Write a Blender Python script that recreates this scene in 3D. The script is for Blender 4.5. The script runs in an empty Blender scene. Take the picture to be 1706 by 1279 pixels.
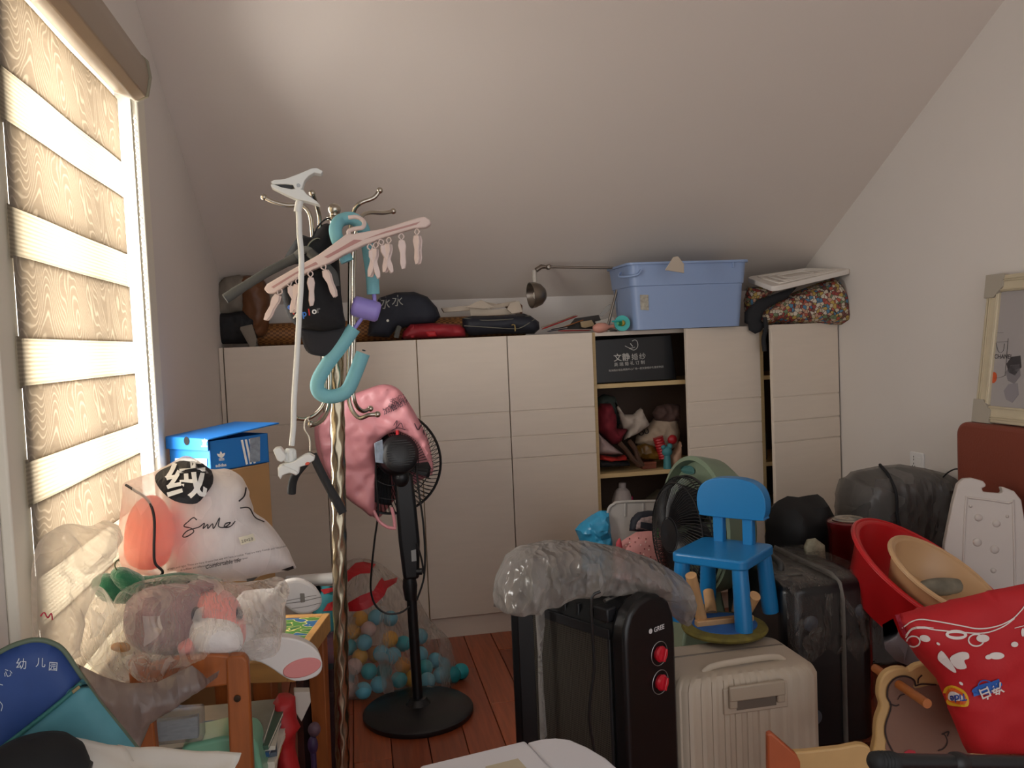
import bpy, bmesh, math, random
import numpy as np
from mathutils import Vector, Matrix, noise, geometry
from mathutils.bvhtree import BVHTree
random.seed(7)
V = Vector
I4 = Matrix.Identity(4)
SC = bpy.context.scene
COL = SC.collection
PI = math.pi

# ------------------------------------------------------------------ camera
FPX, CX, CY, CAMH = 1400.0, 853.0, 639.5, 1.34
AX = ((0.98181, -0.05144, 0.18281), (-0.18663, -0.04104, 0.98157), (-0.04299, -0.99783, -0.04989))
def _setup_axes():
    vz = np.array([587 - CX, 581 - CY]); s = -.043
    z = np.array([vz[0], vz[1], FPX]); z /= np.linalg.norm(z)
    t = -(vz @ vz + FPX * FPX) / (vz @ np.array([1, s]))
    vx = vz + t * np.array([1, s]); x = np.array([vx[0], vx[1], FPX]); x /= np.linalg.norm(x)
    if x[0] < 0: x = -x
    up = np.cross(x, z)
    if up[1] > 0: up = -up
    return np.stack([x, z, up])
RW = _setup_axes()
CAM = V((0, 0, CAMH))
cam = bpy.data.cameras.new('camera'); camo = bpy.data.objects.new('camera', cam); COL.objects.link(camo)
cam.sensor_width = 36; cam.lens = FPX / 1706 * 36; cam.clip_start = .02
_m = Matrix([[RW[i][0], -RW[i][1], -RW[i][2], 0] for i in range(3)] + [[0, 0, 0, 1]])
camo.matrix_world = Matrix.Translation(CAM) @ _m
SC.camera = camo
def ray(px, py):
    d = RW @ np.array([px - CX, py - CY, FPX]); return V(d)
# world point seen at a place of the photograph, at a chosen world depth / height / wall
def at(px, py, Y): d = ray(px, py); return CAM + d * (Y / d.y)
def atz(px, py, z): d = ray(px, py); return CAM + d * ((z - CAMH) / d.z)
def atx(px, py, x): d = ray(px, py); return CAM + d * (x / d.x)
def pxm(Y): return Y / FPX          # metres per pixel at depth Y

# ------------------------------------------------------------------ world, light, exposure
SC.view_settings.view_transform = 'Standard'; SC.view_settings.look = 'None'
SC.view_settings.gamma = 1; SC.view_settings.use_curve_mapping = False
SC.view_settings.exposure = 0.3
wd = bpy.data.worlds.new('daylight'); SC.world = wd; wd.use_nodes = True
bg = wd.node_tree.nodes['Background']; bg.inputs[0].default_value = (.98, .98, 1.0, 1); bg.inputs[1].default_value = 1.25
def area(name, loc, direction, sx, sy, energy, color):
    l = bpy.data.lights.new(name, 'AREA'); l.shape = 'RECTANGLE'; l.size = sx; l.size_y = sy
    l.energy = energy; l.color = color
    o = bpy.data.objects.new(name, l); COL.objects.link(o)
    o.location = loc; o.rotation_euler = V(direction).to_track_quat('-Z', 'Y').to_euler()
    return o
area('window_daylight', (-1.35, 2.0, 1.7), (1, 0, -.12), 2.3, 2.2, 235, (1.0, .975, .93))

# ------------------------------------------------------------------ materials
def lin(h):
    if not isinstance(h, str): return tuple(h)
    h = h.lstrip('#'); c = [int(h[i:i + 2], 16) / 255 for i in (0, 2, 4)]
    return tuple(x / 12.92 if x <= .04045 else ((x + .055) / 1.055) ** 2.4 for x in c)
MATS = {}
def M(name, hexc, rough=.55, metal=0., var=0., vscale=6., bump=0., bscale=60., alpha=1., coat=0., trans=0., sheen=0., stretch=(1, 1, 1), spec=.5, crease=0., cscale=9.):
    if name in MATS: return MATS[name]
    m = bpy.data.materials.new(name); m.use_nodes = True; MATS[name] = m
    nt = m.node_tree; p = nt.nodes['Principled BSDF']; L = nt.links.new
    c = lin(hexc) + (1,)
    p.inputs['Base Color'].default_value = c; p.inputs['Roughness'].default_value = rough; p.inputs['Metallic'].default_value = metal
    p.inputs['Coat Weight'].default_value = coat; p.inputs['Alpha'].default_value = alpha; p.inputs['Specular IOR Level'].default_value = spec
    if sheen: p.inputs['Sheen Weight'].default_value = sheen
    if trans: p.inputs['Transmission Weight'].default_value = trans
    if var or bump or crease:
        tc = nt.nodes.new('ShaderNodeTexCoord'); mp = nt.nodes.new('ShaderNodeMapping'); mp.inputs['Scale'].default_value = stretch
        L(tc.outputs['Object'], mp.inputs[0])
    if var:
        n = nt.nodes.new('ShaderNodeTexNoise'); n.inputs['Scale'].default_value = vscale; n.inputs['Detail'].default_value = 5
        L(mp.outputs[0], n.inputs[0])
        r = nt.nodes.new('ShaderNodeMapRange'); r.inputs[1].default_value = .3; r.inputs[2].default_value = .7
        r.inputs[3].default_value = 1 - var; r.inputs[4].default_value = 1 + var * .6
        L(n.outputs[0], r.inputs[0])
        x = nt.nodes.new('ShaderNodeMix'); x.data_type = 'RGBA'; x.blend_type = 'MULTIPLY'; x.inputs[0].default_value = 1
        x.inputs[6].default_value = c; L(r.outputs[0], x.inputs[7]); L(x.outputs[2], p.inputs['Base Color'])
    prev = None
    if crease:
        n = nt.nodes.new('ShaderNodeTexNoise'); n.noise_type = 'RIDGED_MULTIFRACTAL'; n.inputs['Scale'].default_value = cscale; n.inputs['Detail'].default_value = 4
        n.inputs['Distortion'].default_value = 1.2
        L(mp.outputs[0], n.inputs[0]); b = nt.nodes.new('ShaderNodeBump'); b.inputs['Strength'].default_value = crease; b.inputs['Distance'].default_value = .012
        L(n.outputs[0], b.inputs['Height']); prev = b
    if bump:
        n = nt.nodes.new('ShaderNodeTexNoise'); n.inputs['Scale'].default_value = bscale; n.inputs['Detail'].default_value = 3
        L(mp.outputs[0], n.inputs[0]); b = nt.nodes.new('ShaderNodeBump'); b.inputs['Strength'].default_value = bump; b.inputs['Distance'].default_value = .004
        L(n.outputs[0], b.inputs['Height'])
        if prev: L(prev.outputs[0], b.inputs['Normal'])
        prev = b
    if prev: L(prev.outputs[0], p.inputs['Normal'])
    return m
def film(name, hexc='#f4f4f0', a0=.08, a1=.5, rough=.18, cscale=10., crease=.8, face=.3, tlm=.5):
    """thin crumpled plastic film: see-through, random cells whitened to paint in its glare"""
    if name in MATS: return MATS[name]
    m = bpy.data.materials.new(name); m.use_nodes = True; MATS[name] = m
    nt = m.node_tree; L = nt.links.new; p = nt.nodes['Principled BSDF']; out = nt.nodes['Material Output']
    p.inputs['Base Color'].default_value = lin(hexc) + (1,); p.inputs['Roughness'].default_value = rough
    tc = nt.nodes.new('ShaderNodeTexCoord')
    n = nt.nodes.new('ShaderNodeTexNoise'); n.noise_type = 'RIDGED_MULTIFRACTAL'; n.inputs['Scale'].default_value = cscale
    n.inputs['Detail'].default_value = 5; n.inputs['Distortion'].default_value = 1.5; L(tc.outputs['Object'], n.inputs[0])
    b = nt.nodes.new('ShaderNodeBump'); b.inputs['Strength'].default_value = crease; b.inputs['Distance'].default_value = .014
    L(n.outputs[0], b.inputs['Height']); L(b.outputs[0], p.inputs['Normal'])
    wn = nt.nodes.new('ShaderNodeTexNoise'); wn.inputs['Scale'].default_value = cscale * .5; L(tc.outputs['Object'], wn.inputs[0])
    wa_ = nt.nodes.new('ShaderNodeVectorMath'); wa_.operation = 'MULTIPLY_ADD'; L(wn.outputs['Color'], wa_.inputs[0]); wa_.inputs[1].default_value = (.12, .12, .05); L(tc.outputs['Object'], wa_.inputs[2])
    mp = nt.nodes.new('ShaderNodeMapping'); mp.inputs['Rotation'].default_value = (.5, .6, .4); mp.inputs['Scale'].default_value = (1.6, .8, .6); L(wa_.outputs[0], mp.inputs[0])
    v = nt.nodes.new('ShaderNodeTexVoronoi'); v.inputs['Scale'].default_value = cscale * 1.6; L(mp.outputs[0], v.inputs[0])
    sp_ = nt.nodes.new('ShaderNodeSeparateColor'); L(v.outputs['Color'], sp_.inputs[0])
    pw_ = nt.nodes.new('ShaderNodeMath'); pw_.operation = 'POWER'; L(sp_.outputs[0], pw_.inputs[0]); pw_.inputs[1].default_value = 3.
    r = nt.nodes.new('ShaderNodeMapRange'); r.inputs[3].default_value = a0; r.inputs[4].default_value = a1; L(pw_.outputs[0], r.inputs[0])  # cell opacity paints white glare patches into the film
    b2 = nt.nodes.new('ShaderNodeBump'); b2.inputs['Strength'].default_value = crease; b2.inputs['Distance'].default_value = .02
    L(v.outputs['Distance'], b2.inputs['Height']); L(b.outputs[0], b2.inputs['Normal'])
    v3 = nt.nodes.new('ShaderNodeTexVoronoi'); v3.inputs['Scale'].default_value = cscale * 4.5; L(mp.outputs[0], v3.inputs[0])
    b3 = nt.nodes.new('ShaderNodeBump'); b3.inputs['Strength'].default_value = crease; b3.inputs['Distance'].default_value = .011
    L(v3.outputs['Distance'], b3.inputs['Height']); L(b2.outputs[0], b3.inputs['Normal']); L(b3.outputs[0], p.inputs['Normal']); b.inputs['Strength'].default_value = crease * .6
    p.inputs['Specular IOR Level'].default_value = .9
    lw = nt.nodes.new('ShaderNodeLayerWeight'); lw.inputs[0].default_value = .35; L(b3.outputs[0], lw.inputs['Normal'])
    ad = nt.nodes.new('ShaderNodeMath'); ad.operation = 'MULTIPLY_ADD'; ad.use_clamp = True
    L(lw.outputs['Facing'], ad.inputs[0]); ad.inputs[1].default_value = face; L(r.outputs[0], ad.inputs[2])
    t = nt.nodes.new('ShaderNodeBsdfTransparent'); mx = nt.nodes.new('ShaderNodeMixShader')
    tl = nt.nodes.new('ShaderNodeBsdfTranslucent'); tl.inputs[0].default_value = lin(hexc) + (1,)
    m2 = nt.nodes.new('ShaderNodeMixShader'); m2.inputs[0].default_value = tlm; L(p.outputs[0], m2.inputs[1]); L(tl.outputs[0], m2.inputs[2])
    L(ad.outputs[0], mx.inputs[0]); L(t.outputs[0], mx.inputs[1]); L(m2.outputs[0], mx.inputs[2]); L(mx.outputs[0], out.inputs[0])
    return m
def sheetmat(name, hexc, transl=.5, rough=.7, wave=None, var=.0):
    """cloth or paper that lets light through"""
    if name in MATS: return MATS[name]
    m = bpy.data.materials.new(name); m.use_nodes = True; MATS[name] = m
    nt = m.node_tree; L = nt.links.new; p = nt.nodes['Principled BSDF']; out = nt.nodes['Material Output']
    p.inputs['Roughness'].default_value = rough; p.inputs['Base Color'].default_value = lin(hexc) + (1,)
    tl = nt.nodes.new('ShaderNodeBsdfTranslucent'); tl.inputs[0].default_value = lin(hexc) + (1,)
    mx = nt.nodes.new('ShaderNodeMixShader'); mx.inputs[0].default_value = transl
    L(p.outputs[0], mx.inputs[1]); L(tl.outputs[0], mx.inputs[2]); L(mx.outputs[0], out.inputs[0])
    m['tl'] = tl.name
    return m

# ------------------------------------------------------------------ mesh builder
WM = {}          # object -> world matrix it should end up with
def catmull(pts, n=6, closed=False):
    pts = [V(p) for p in pts]; N = len(pts); out = []
    if N < 3: return pts
    for i in range(N if closed else N - 1):
        p1, p2 = pts[i], pts[(i + 1) % N]
        p0 = pts[i - 1] if (i > 0 or closed) else p1 * 2 - p2
        p3 = pts[(i + 2) % N] if (i + 2 < N or closed) else p2 * 2 - p1
        for k in range(n):
            t = k / n
            out.append(.5 * ((2 * p1) + (p2 - p0) * t + (2 * p0 - 5 * p1 + 4 * p2 - p3) * t * t + (3 * p1 - p0 - 3 * p2 + p3) * t ** 3))
    if not closed: out.append(pts[-1])
    return out
def rrect(w, h, r, seg=5, cx=0, cy=0):
    o = []
    for sx, sy, a in ((1, 1, 0), (-1, 1, 90), (-1, -1, 180), (1, -1, 270)):
        for k in range(seg + 1):
            t = math.radians(a + 90 * k / seg)
            o.append((cx + sx * (w / 2 - r) + r * math.cos(t), cy + sy * (h / 2 - r) + r * math.sin(t)))
    return o
def frame(axis, ref=(0, 0, 1)):
    z = V(axis).normalized(); r = V(ref)
    if abs(z.dot(r)) > .98: r = V((1, 0, 0))
    x = r.cross(z).normalized(); y = z.cross(x)
    return x, y, z
class MB:
    def __init__(s): s.v = []; s.f = []
    def add(s, vs, fs):
        b = len(s.v); s.v += [V(p) for p in vs]; s.f += [tuple(i + b for i in f) for f in fs]; return s
    def box(s, lo, hi):
        x0, y0, z0 = lo; x1, y1, z1 = hi
        return s.add([(x0, y0, z0), (x1, y0, z0), (x1, y1, z0), (x0, y1, z0), (x0, y0, z1), (x1, y0, z1), (x1, y1, z1), (x0, y1, z1)],
                     [(0, 3, 2, 1), (4, 5, 6, 7), (0, 1, 5, 4), (1, 2, 6, 5), (2, 3, 7, 6), (3, 0, 4, 7)])
    def hexa(s, bottom, top):
        return s.add(list(bottom) + list(top), [(0, 3, 2, 1), (4, 5, 6, 7), (0, 1, 5, 4), (1, 2, 6, 5), (2, 3, 7, 6), (3, 0, 4, 7)])
    def tube(s, pts, r, seg=10, caps=True, closed=False, flat=1.0, ref=(0, 0, 1)):
        pts = [V(p) for p in pts]; n = len(pts); R = r if isinstance(r, (list, tuple)) else [r] * n
        if len(R) != n: R = [R[min(int(i * (len(R) - 1) / (n - 1)), len(R) - 2)] * (1 - (i * (len(R) - 1) / (n - 1) - min(int(i * (len(R) - 1) / (n - 1)), len(R) - 2))) + R[min(int(i * (len(R) - 1) / (n - 1)), len(R) - 2) + 1] * (i * (len(R) - 1) / (n - 1) - min(int(i * (len(R) - 1) / (n - 1)), len(R) - 2)) for i in range(n)]
        def tan(i):
            a = pts[(i - 1) % n] if (closed or i > 0) else pts[i]
            b = pts[(i + 1) % n] if (closed or i < n - 1) else pts[i]
            return (b - a).normalized() if (b - a).length > 1e-9 else V((0, 0, 1))
        x, y, z = frame(tan(0), ref); vs = []
        for i in range(n):
            t = tan(i); x = (x - t * x.dot(t)); x = x.normalized() if x.length > 1e-6 else frame(t)[0]; y = t.cross(x)
            for k in range(seg):
                a = 2 * PI * k / seg; vs.append(pts[i] + (x * math.cos(a) + y * math.sin(a) * flat) * R[i])
        fs = []
        for i in range(n if closed else n - 1):
            j = (i + 1) % n
            for k in range(seg): fs.append((i * seg + k, i * seg + (k + 1) % seg, j * seg + (k + 1) % seg, j * seg + k))
        if caps and not closed: fs += [tuple(range(seg))[::-1], tuple((n - 1) * seg + k for k in range(seg))]
        return s.add(vs, fs)
    def cyl(s, p0, p1, r0, r1=None, seg=20): return s.tube([p0, p1], [r0, r0 if r1 is None else r1], seg)
    def lathe(s, prof, org, axis=(0, 0, 1), seg=32, ref=(0, 0, 1), sq=(1, 1), a0=0, a1=2 * PI):
        x, y, z = frame(axis, ref); org = V(org); vs = []; n = len(prof); full = abs(a1 - a0 - 2 * PI) < 1e-6
        m = seg if full else seg + 1
        for r, h in prof:
            for k in range(m):
                a = a0 + (a1 - a0) * k / seg; vs.append(org + x * (r * sq[0] * math.cos(a)) + y * (r * sq[1] * math.sin(a)) + z * h)
        fs = []
        for i in range(n - 1):
            for k in range(seg if full else seg):
                k2 = (k + 1) % m
                fs.append((i * m + k, i * m + k2, (i + 1) * m + k2, (i + 1) * m + k))
        if full:
            if prof[0][0] > 1e-6: fs.append(tuple(range(m))[::-1])
            if prof[-1][0] > 1e-6: fs.append(tuple((n - 1) * m + k for k in range(m)))
        return s.add(vs, fs)
    def sphere(s, c, r, seg=16, rings=10):
        r = (r, r, r) if not isinstance(r, (tuple, list)) else r; c = V(c); vs = [c + V((0, 0, r[2]))]; fs = []
        for i in range(1, rings):
            t = PI * i / rings
            for k in range(seg): a = 2 * PI * k / seg; vs.append(c + V((r[0] * math.sin(t) * math.cos(a), r[1] * math.sin(t) * math.sin(a), r[2] * math.cos(t))))
        vs.append(c - V((0, 0, r[2]))); last = len(vs) - 1
        for k in range(seg): fs.append((0, 1 + k, 1 + (k + 1) % seg))
        for i in range(rings - 2):
            for k in range(seg): a = 1 + i * seg; fs.append((a + k, a + seg + k, a + seg + (k + 1) % seg, a + (k + 1) % seg))
        a = 1 + (rings - 2) * seg
        for k in range(seg): fs.append((a + (k + 1) % seg, a + k, last))
        return s.add(vs, fs)
    def prism(s, poly, vec):
        n = len(poly); poly = [V(p) for p in poly]; vec = V(vec)
        return s.add(poly + [p + vec for p in poly], [tuple(range(n)), tuple(range(2 * n - 1, n - 1, -1))] + [(i, i + n, (i + 1) % n + n, (i + 1) % n) for i in range(n)])
    def frustum(s, poly0, poly1):
        n = len(poly0)
        return s.add(list(poly0) + list(poly1), [tuple(range(n)), tuple(range(2 * n - 1, n - 1, -1))] + [(i, i + n, (i + 1) % n + n, (i + 1) % n) for i in range(n)])
    def grid(s, fn, nu, nv, thick=0.):
        vs = [fn(i / nu, j / nv) for j in range(nv + 1) for i in range(nu + 1)]
        fs = [(j * (nu + 1) + i, j * (nu + 1) + i + 1, (j + 1) * (nu + 1) + i + 1, (j + 1) * (nu + 1) + i) for j in range(nv) for i in range(nu)]
        return s.add(vs, fs)
    def T(s, m): s.v = [m @ p for p in s.v]; return s
def link(o, parent, wm):
    COL.objects.link(o); WM[o] = wm
    if parent is not None: o.parent = parent
    return o
def tag(o, label=None, cat=None, group=None, kind=None):
    if label: o['label'] = label
    if cat: o['category'] = cat
    if group: o['group'] = group
    if kind: o['kind'] = kind
    return o
def build(mb, name, mat, parent=None, label=None, cat=None, group=None, kind=None, smooth=40, bevel=0., sub=0, solid=0., m=None, bseg=2, recenter=True):
    """one mesh object; vertices are in the frame m (default: the parent's frame for roots made with one, else world)"""
    me = bpy.data.meshes.new(name); me.from_pydata(mb.v, [], mb.f); me.update()
    bm = bmesh.new(); bm.from_mesh(me); bmesh.ops.recalc_face_normals(bm, faces=bm.faces); bm.to_mesh(me); bm.free()
    if smooth is not None:
        me.shade_smooth(); me.set_sharp_from_angle(angle=math.radians(smooth))
    wm = m if m is not None else (parent.get('_f') and FR[parent] or I4) if parent is not None else I4
    wm = wm.copy()
    if recenter and len(mb.v):
        lo = V([min(p[i] for p in mb.v) for i in range(3)]); hi = V([max(p[i] for p in mb.v) for i in range(3)])
        c = (lo + hi) / 2
        if parent is None: c.z = lo.z
        me.transform(Matrix.Translation(-c)); wm = wm @ Matrix.Translation(c)
    o = bpy.data.objects.new(name, me); link(o, parent, wm); tag(o, label, cat, group, kind)
    if mat: me.materials.append(mat)
    if solid: md = o.modifiers.new('thick', 'SOLIDIFY'); md.thickness = solid; md.offset = 0
    if bevel: md = o.modifiers.new('bevel', 'BEVEL'); md.width = bevel; md.segments = bseg; md.limit_method = 'ANGLE'; md.angle_limit = math.radians(35)
    if sub: md = o.modifiers.new('sub', 'SUBSURF'); md.levels = sub; md.render_levels = sub
    return o
FR = {}
def thing(name, label, cat, group=None, m=None, parent=None):
    o = bpy.data.objects.new(name, None); o.empty_display_size = .05
    link(o, parent, (m or I4).copy()); tag(o, label, cat, group); FR[o] = (m or I4).copy(); o['_f'] = 1
    return o
def inst(src, parent, wm, name=None):
    o = bpy.data.objects.new(name or src.name.split('.')[0], src.data); link(o, parent, wm)
    for md in src.modifiers:
        if md.type == 'BEVEL':
            n = o.modifiers.new('bevel', 'BEVEL'); n.width = md.width; n.segments = md.segments; n.limit_method = 'ANGLE'; n.angle_limit = md.angle_limit
    return o
def finalize():
    for o in list(WM):
        if o.type == 'EMPTY':
            pts = []
            st = list(o.children_recursive)
            for c in st:
                if c.type == 'MESH':
                    for b in c.bound_box: pts.append(WM[c] @ V(b))
            if pts:
                lo = V([min(p[i] for p in pts) for i in range(3)]); hi = V([max(p[i] for p in pts) for i in range(3)])
                w = WM[o].copy(); w.translation = V(((lo.x + hi.x) / 2, (lo.y + hi.y) / 2, lo.z)); WM[o] = w
    for o, w in WM.items():
        o.matrix_parent_inverse = I4
        o.matrix_basis = (WM[o.parent].inverted() @ w) if o.parent else w
        if '_f' in o: del o['_f']
def rotz(a): return Matrix.Rotation(math.radians(a), 4, 'Z')
def rotx(a): return Matrix.Rotation(math.radians(a), 4, 'X')
def roty(a): return Matrix.Rotation(math.radians(a), 4, 'Y')
def TR(x, y=None, z=None): return Matrix.Translation(V(x) if y is None else V((x, y, z)))

# inflate a flat outline into a bag / cushion / cloth heap with a front and a back
def puff_pts(outline, front, back=None, D=None, res=None, wr=0., ws=8., seed=0, sm=True, n=4, power=.5, crumple=0., ridge=0., rs=14.):
    """outline: world points, all roughly in a plane Y=const. Returns MB"""
    ol = [V(p) for p in outline]
    if sm: ol = catmull(ol, n, True)
    Y0 = sum(p.y for p in ol) / len(ol); back = front if back is None else back
    P2 = [V((p.x, p.z)) for p in ol]
    xs = [p.x for p in P2]; zs = [p.y for p in P2]
    if res is None: res = max(max(xs) - min(xs), max(zs) - min(zs)) / 26
    # resample outline
    O = []
    N = len(P2)
    for i in range(N):
        a, b = P2[i], P2[(i + 1) % N]; k = max(1, int(round((b - a).length / res)))
        if (b - a).length < res * .35 and i % 2: continue
        for j in range(k): O.append(a.lerp(b, j / k))
    n0 = len(O); A = np.array([[p.x, p.y] for p in O]); B = np.roll(A, -1, 0)
    gx = np.arange(min(xs) + res * .5, max(xs), res); gz = np.arange(min(zs) + res * .5, max(zs), res * .87)
    G = np.array([[x + (res * .5 if j % 2 else 0), z] for j, z in enumerate(gz) for x in gx])
    def dist(Q):
        out = np.full(len(Q), 1e9)
        for i in range(len(A)):
            e = B[i] - A[i]; L2 = max(e @ e, 1e-12); t = np.clip(((Q - A[i]) @ e) / L2, 0, 1)
            d = np.linalg.norm(Q - (A[i] + t[:, None] * e), axis=1); out = np.minimum(out, d)
        return out
    def inside(Q):
        c = np.zeros(len(Q), bool)
        for i in range(len(A)):
            (x1, y1), (x2, y2) = A[i], B[i]
            if y1 == y2: continue
            cond = ((y1 > Q[:, 1]) != (y2 > Q[:, 1])) & (Q[:, 0] < (x2 - x1) * (Q[:, 1] - y1) / (y2 - y1) + x1)
            c ^= cond
        return c
    dg = dist(G); keep = inside(G) & (dg > res * .45); G = G[keep]; dg = dg[keep]
    allp = [V((a[0], a[1])) for a in np.vstack([A, G])]
    vo, _, fo, ov, _, _ = geometry.delaunay_2d_cdt(allp, [(i, (i + 1) % n0) for i in range(n0)], [], 1, 1e-7)
    Q = np.array([[p.x, p.y] for p in vo]); dd = dist(Q)
    bnd = dd < 1e-6
    Dm = D if D else max(dd.max(), 1e-6)
    t = np.clip(dd / Dm, 0, 1); h = (1 - (1 - t) ** 2) ** power
    mb = MB(); vs = []; idx_b = {}
    for i, q in enumerate(Q):
        w = 0.
        if wr:
            s = V((q[0] * ws + seed * 7.3, q[1] * ws * 1.0, seed * 1.7))
            w = wr * (noise.fractal(s, 1., 2., 4) * .8 + (.5 - abs(noise.noise(s * 1.7 + V((3, 9, 1))))) * .9) * (min(1, t[i] * 4))
        if crumple and not bnd[i]:
            s = V((q[0] * ws * 3 + seed, q[1] * ws * 3, 5.)); w += crumple * noise.noise(s)
        if ridge and not bnd[i]:
            s = V((q[0] * rs + seed * 3.1, q[1] * rs * .8, seed)); s += V((noise.noise(s * .6), noise.noise(s * .6 + V((7, 1, 2))), 0)) * .7
            dv = noise.voronoi(s)[0]; dv2 = noise.voronoi(s * 2.3 + V((3, 5, 1)))[0]
            w += ridge * ((dv[0] - .45) * 1.1 + (dv2[0] - .45) * .4) * min(1, t[i] * 3)
        vs.append(V((q[0], Y0 - front * h[i] - w, q[1])))
    nv = len(vs); bi = []
    for i, q in enumerate(Q):
        if bnd[i]: bi.append(i)
        else:
            bi.append(len(vs)); vs.append(V((q[0], Y0 + back * h[i], q[1])))
    fs = [tuple(f) for f in fo] + [tuple(bi[k] for k in reversed(f)) for f in fo]
    return mb.add(vs, fs)
def opx(pts, Y): return [at(x, y, Y) for x, y in pts]
def puff(name, px, Y, front, back, mat, parent=None, label=None, cat=None, group=None, kind=None, **k):
    return build(puff_pts(opx(px, Y), front, back, **k), name, mat, parent, label, cat, group, kind, smooth=60)

# printed marks: flat shapes laid on a surface (a thin skin just proud of it)
def world_bvh(objs):
    vs = []; fs = []
    for o in (objs if isinstance(objs, (list, tuple)) else [objs]):
        b = len(vs); w = WM[o]; vs += [w @ v.co for v in o.data.vertices]; fs += [tuple(b + i for i in p.vertices) for p in o.data.polygons]
    return BVHTree.FromPolygons(vs, fs)
def text2d(s, size=1.0, bold=0., spacing=1.):
    c = bpy.data.curves.new('t', 'FONT'); c.body = s; c.size = size; c.offset = bold; c.space_character = spacing; c.align_x = 'LEFT'; c.resolution_u = 3
    o = bpy.data.objects.new('t', c); COL.objects.link(o); dg = bpy.context.evaluated_depsgraph_get()
    me = bpy.data.meshes.new_from_object(o.evaluated_get(dg)); vs = [(v.co.x, v.co.y) for v in me.vertices]; fs = [tuple(p.vertices) for p in me.polygons]
    COL.objects.unlink(o); bpy.data.objects.remove(o); bpy.data.curves.remove(c); bpy.data.meshes.remove(me)
    return vs, fs
def mark(name, shapes, mat, target, parent, off=.0015, maxlen=None, label=None):
    """shapes: list of (verts2d, faces) in photograph coordinates, dropped along the line of sight onto target's surface"""
    bv = world_bvh(target); mb = MB()
    for vs, fs in shapes:
        if maxlen:
            bm = bmesh.new(); bvs = [bm.verts.new((a, b, 0)) for a, b in vs]
            for f in fs:
                try: bm.faces.new([bvs[i] for i in f])
                except ValueError: pass
            bmesh.ops.triangulate(bm, faces=bm.faces)
            for _ in range(4):
                es = [e for e in bm.edges if e.calc_length() > maxlen]
                if not es: break
                bmesh.ops.subdivide_edges(bm, edges=es, cuts=1); bmesh.ops.triangulate(bm, faces=bm.faces)
            bm.verts.ensure_lookup_table(); vs = [(v.co.x, v.co.y) for v in bm.verts]; bm.verts.index_update(); fs = [tuple(v.index for v in f.verts) for f in bm.faces]; bm.free()
        pts = []; last = None
        for a, b in vs:
            d = ray(a, b).normalized(); h = bv.ray_cast(CAM, d)
            if h[0] is None:
                pts.append(None); continue
            nrm = h[1] if h[1].dot(d) < 0 else -h[1]
            pts.append(h[0] + nrm * off * .4 - d * off)
        ok = [i for i, p in enumerate(pts) if p is not None]
        if not ok: continue
        mp = {i: k for k, i in enumerate(ok)}
        mb.add([pts[i] for i in ok], [tuple(mp[i] for i in f) for f in fs if all(i in mp for i in f)])
    if not mb.f: print('mark empty', name); return None
    return build(mb, name, mat, parent, label=label, smooth=None, m=I4)
def tpx(s, x, y, size, ang=0., sx=1., shear=0., bold=0., flip=False, spacing=1.):
    """text whose baseline starts at photograph point (x, y); ang in degrees, counter-clockwise"""
    vs, fs = text2d(s, 1., bold, spacing); c, q = math.cos(math.radians(ang)), math.sin(math.radians(ang)); o = []
    for a, b in vs:
        a2 = (a * sx + b * shear) * size; b2 = b * size
        if flip: a2, b2 = -a2, -b2
        o.append((x + a2 * c - b2 * q * 1, y - (a2 * q + b2 * c)))
    return o, fs
def spx(pts, w, closed=False, n=5):
    """a painted stroke of width w through photograph points"""
    c = catmull([V((x, y, 0)) for x, y in pts], n, closed); L = []; R_ = []
    for i in range(len(c)):
        a = c[max(i - 1, 0)]; b = c[min(i + 1, len(c) - 1)]; t = (b - a).normalized(); nn = V((-t.y, t.x, 0)) * w / 2
        L.append(c[i] + nn); R_.append(c[i] - nn)
    m = len(c); vs = [(p.x, p.y) for p in L + R_]; fs = [(i, i + 1, m + i + 1, m + i) for i in range(m - 1)]
    return vs, fs
def ppx(pts, smooth=0):
    if smooth: pts = [(p.x, p.y) for p in catmull([V((x, y, 0)) for x, y in pts], smooth, True)]
    return list(pts), [tuple(range(len(pts)))]
def ell(cx, cy, rx, ry, ang=0, n=24):
    c, s = math.cos(math.radians(ang)), math.sin(math.radians(ang)); o = []
    for k in range(n):
        a = 2 * PI * k / n; u, v = rx * math.cos(a), ry * math.sin(a); o.append((cx + u * c - v * s, cy + u * s + v * c))
    return o
# upright working planes: local x along the plane, local y to the back, local z up
def plane(p0, yaw=0., lean=0., roll=0.):
    return TR(p0) @ rotz(yaw) @ rotx(lean) @ roty(roll)
def inF(px, py, F):
    Fi = F.inverted(); o = Fi @ CAM; d = Fi.to_3x3() @ ray(px, py); return o - d * (o.y / d.y)
def pF(pts, F): return [inF(a, b, F) for a, b in pts]
def puffF(name, px, F, front, back, mat, parent=None, label=None, cat=None, group=None, kind=None, **k):
    return build(puff_pts(pF(px, F), front, back, **k), name, mat, parent, label, cat, group, kind, smooth=(32 if k.get('ridge') else 60), m=F)
def slabF(name, px, F, th, mat, parent=None, label=None, cat=None, group=None, bevel=.002, sm=0, off=0., **k):
    pts = pF(px, F)
    if sm: pts = catmull(pts, sm, True)
    pts = [p + V((0, off, 0)) for p in pts]
    return build(MB().prism(pts, (0, th, 0)), name, mat, parent, label, cat, group, bevel=bevel, m=F, **k)
def tubeF(name, px, F, r, mat, parent=None, label=None, cat=None, group=None, n=6, seg=10, dy=None, **k):
    pts = pF(px, F)
    if dy: pts = [p + V((0, d, 0)) for p, d in zip(pts, dy)]
    return build(MB().tube(catmull(pts, n), r, seg), name, mat, parent, label, cat, group, m=F, **k)
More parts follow.
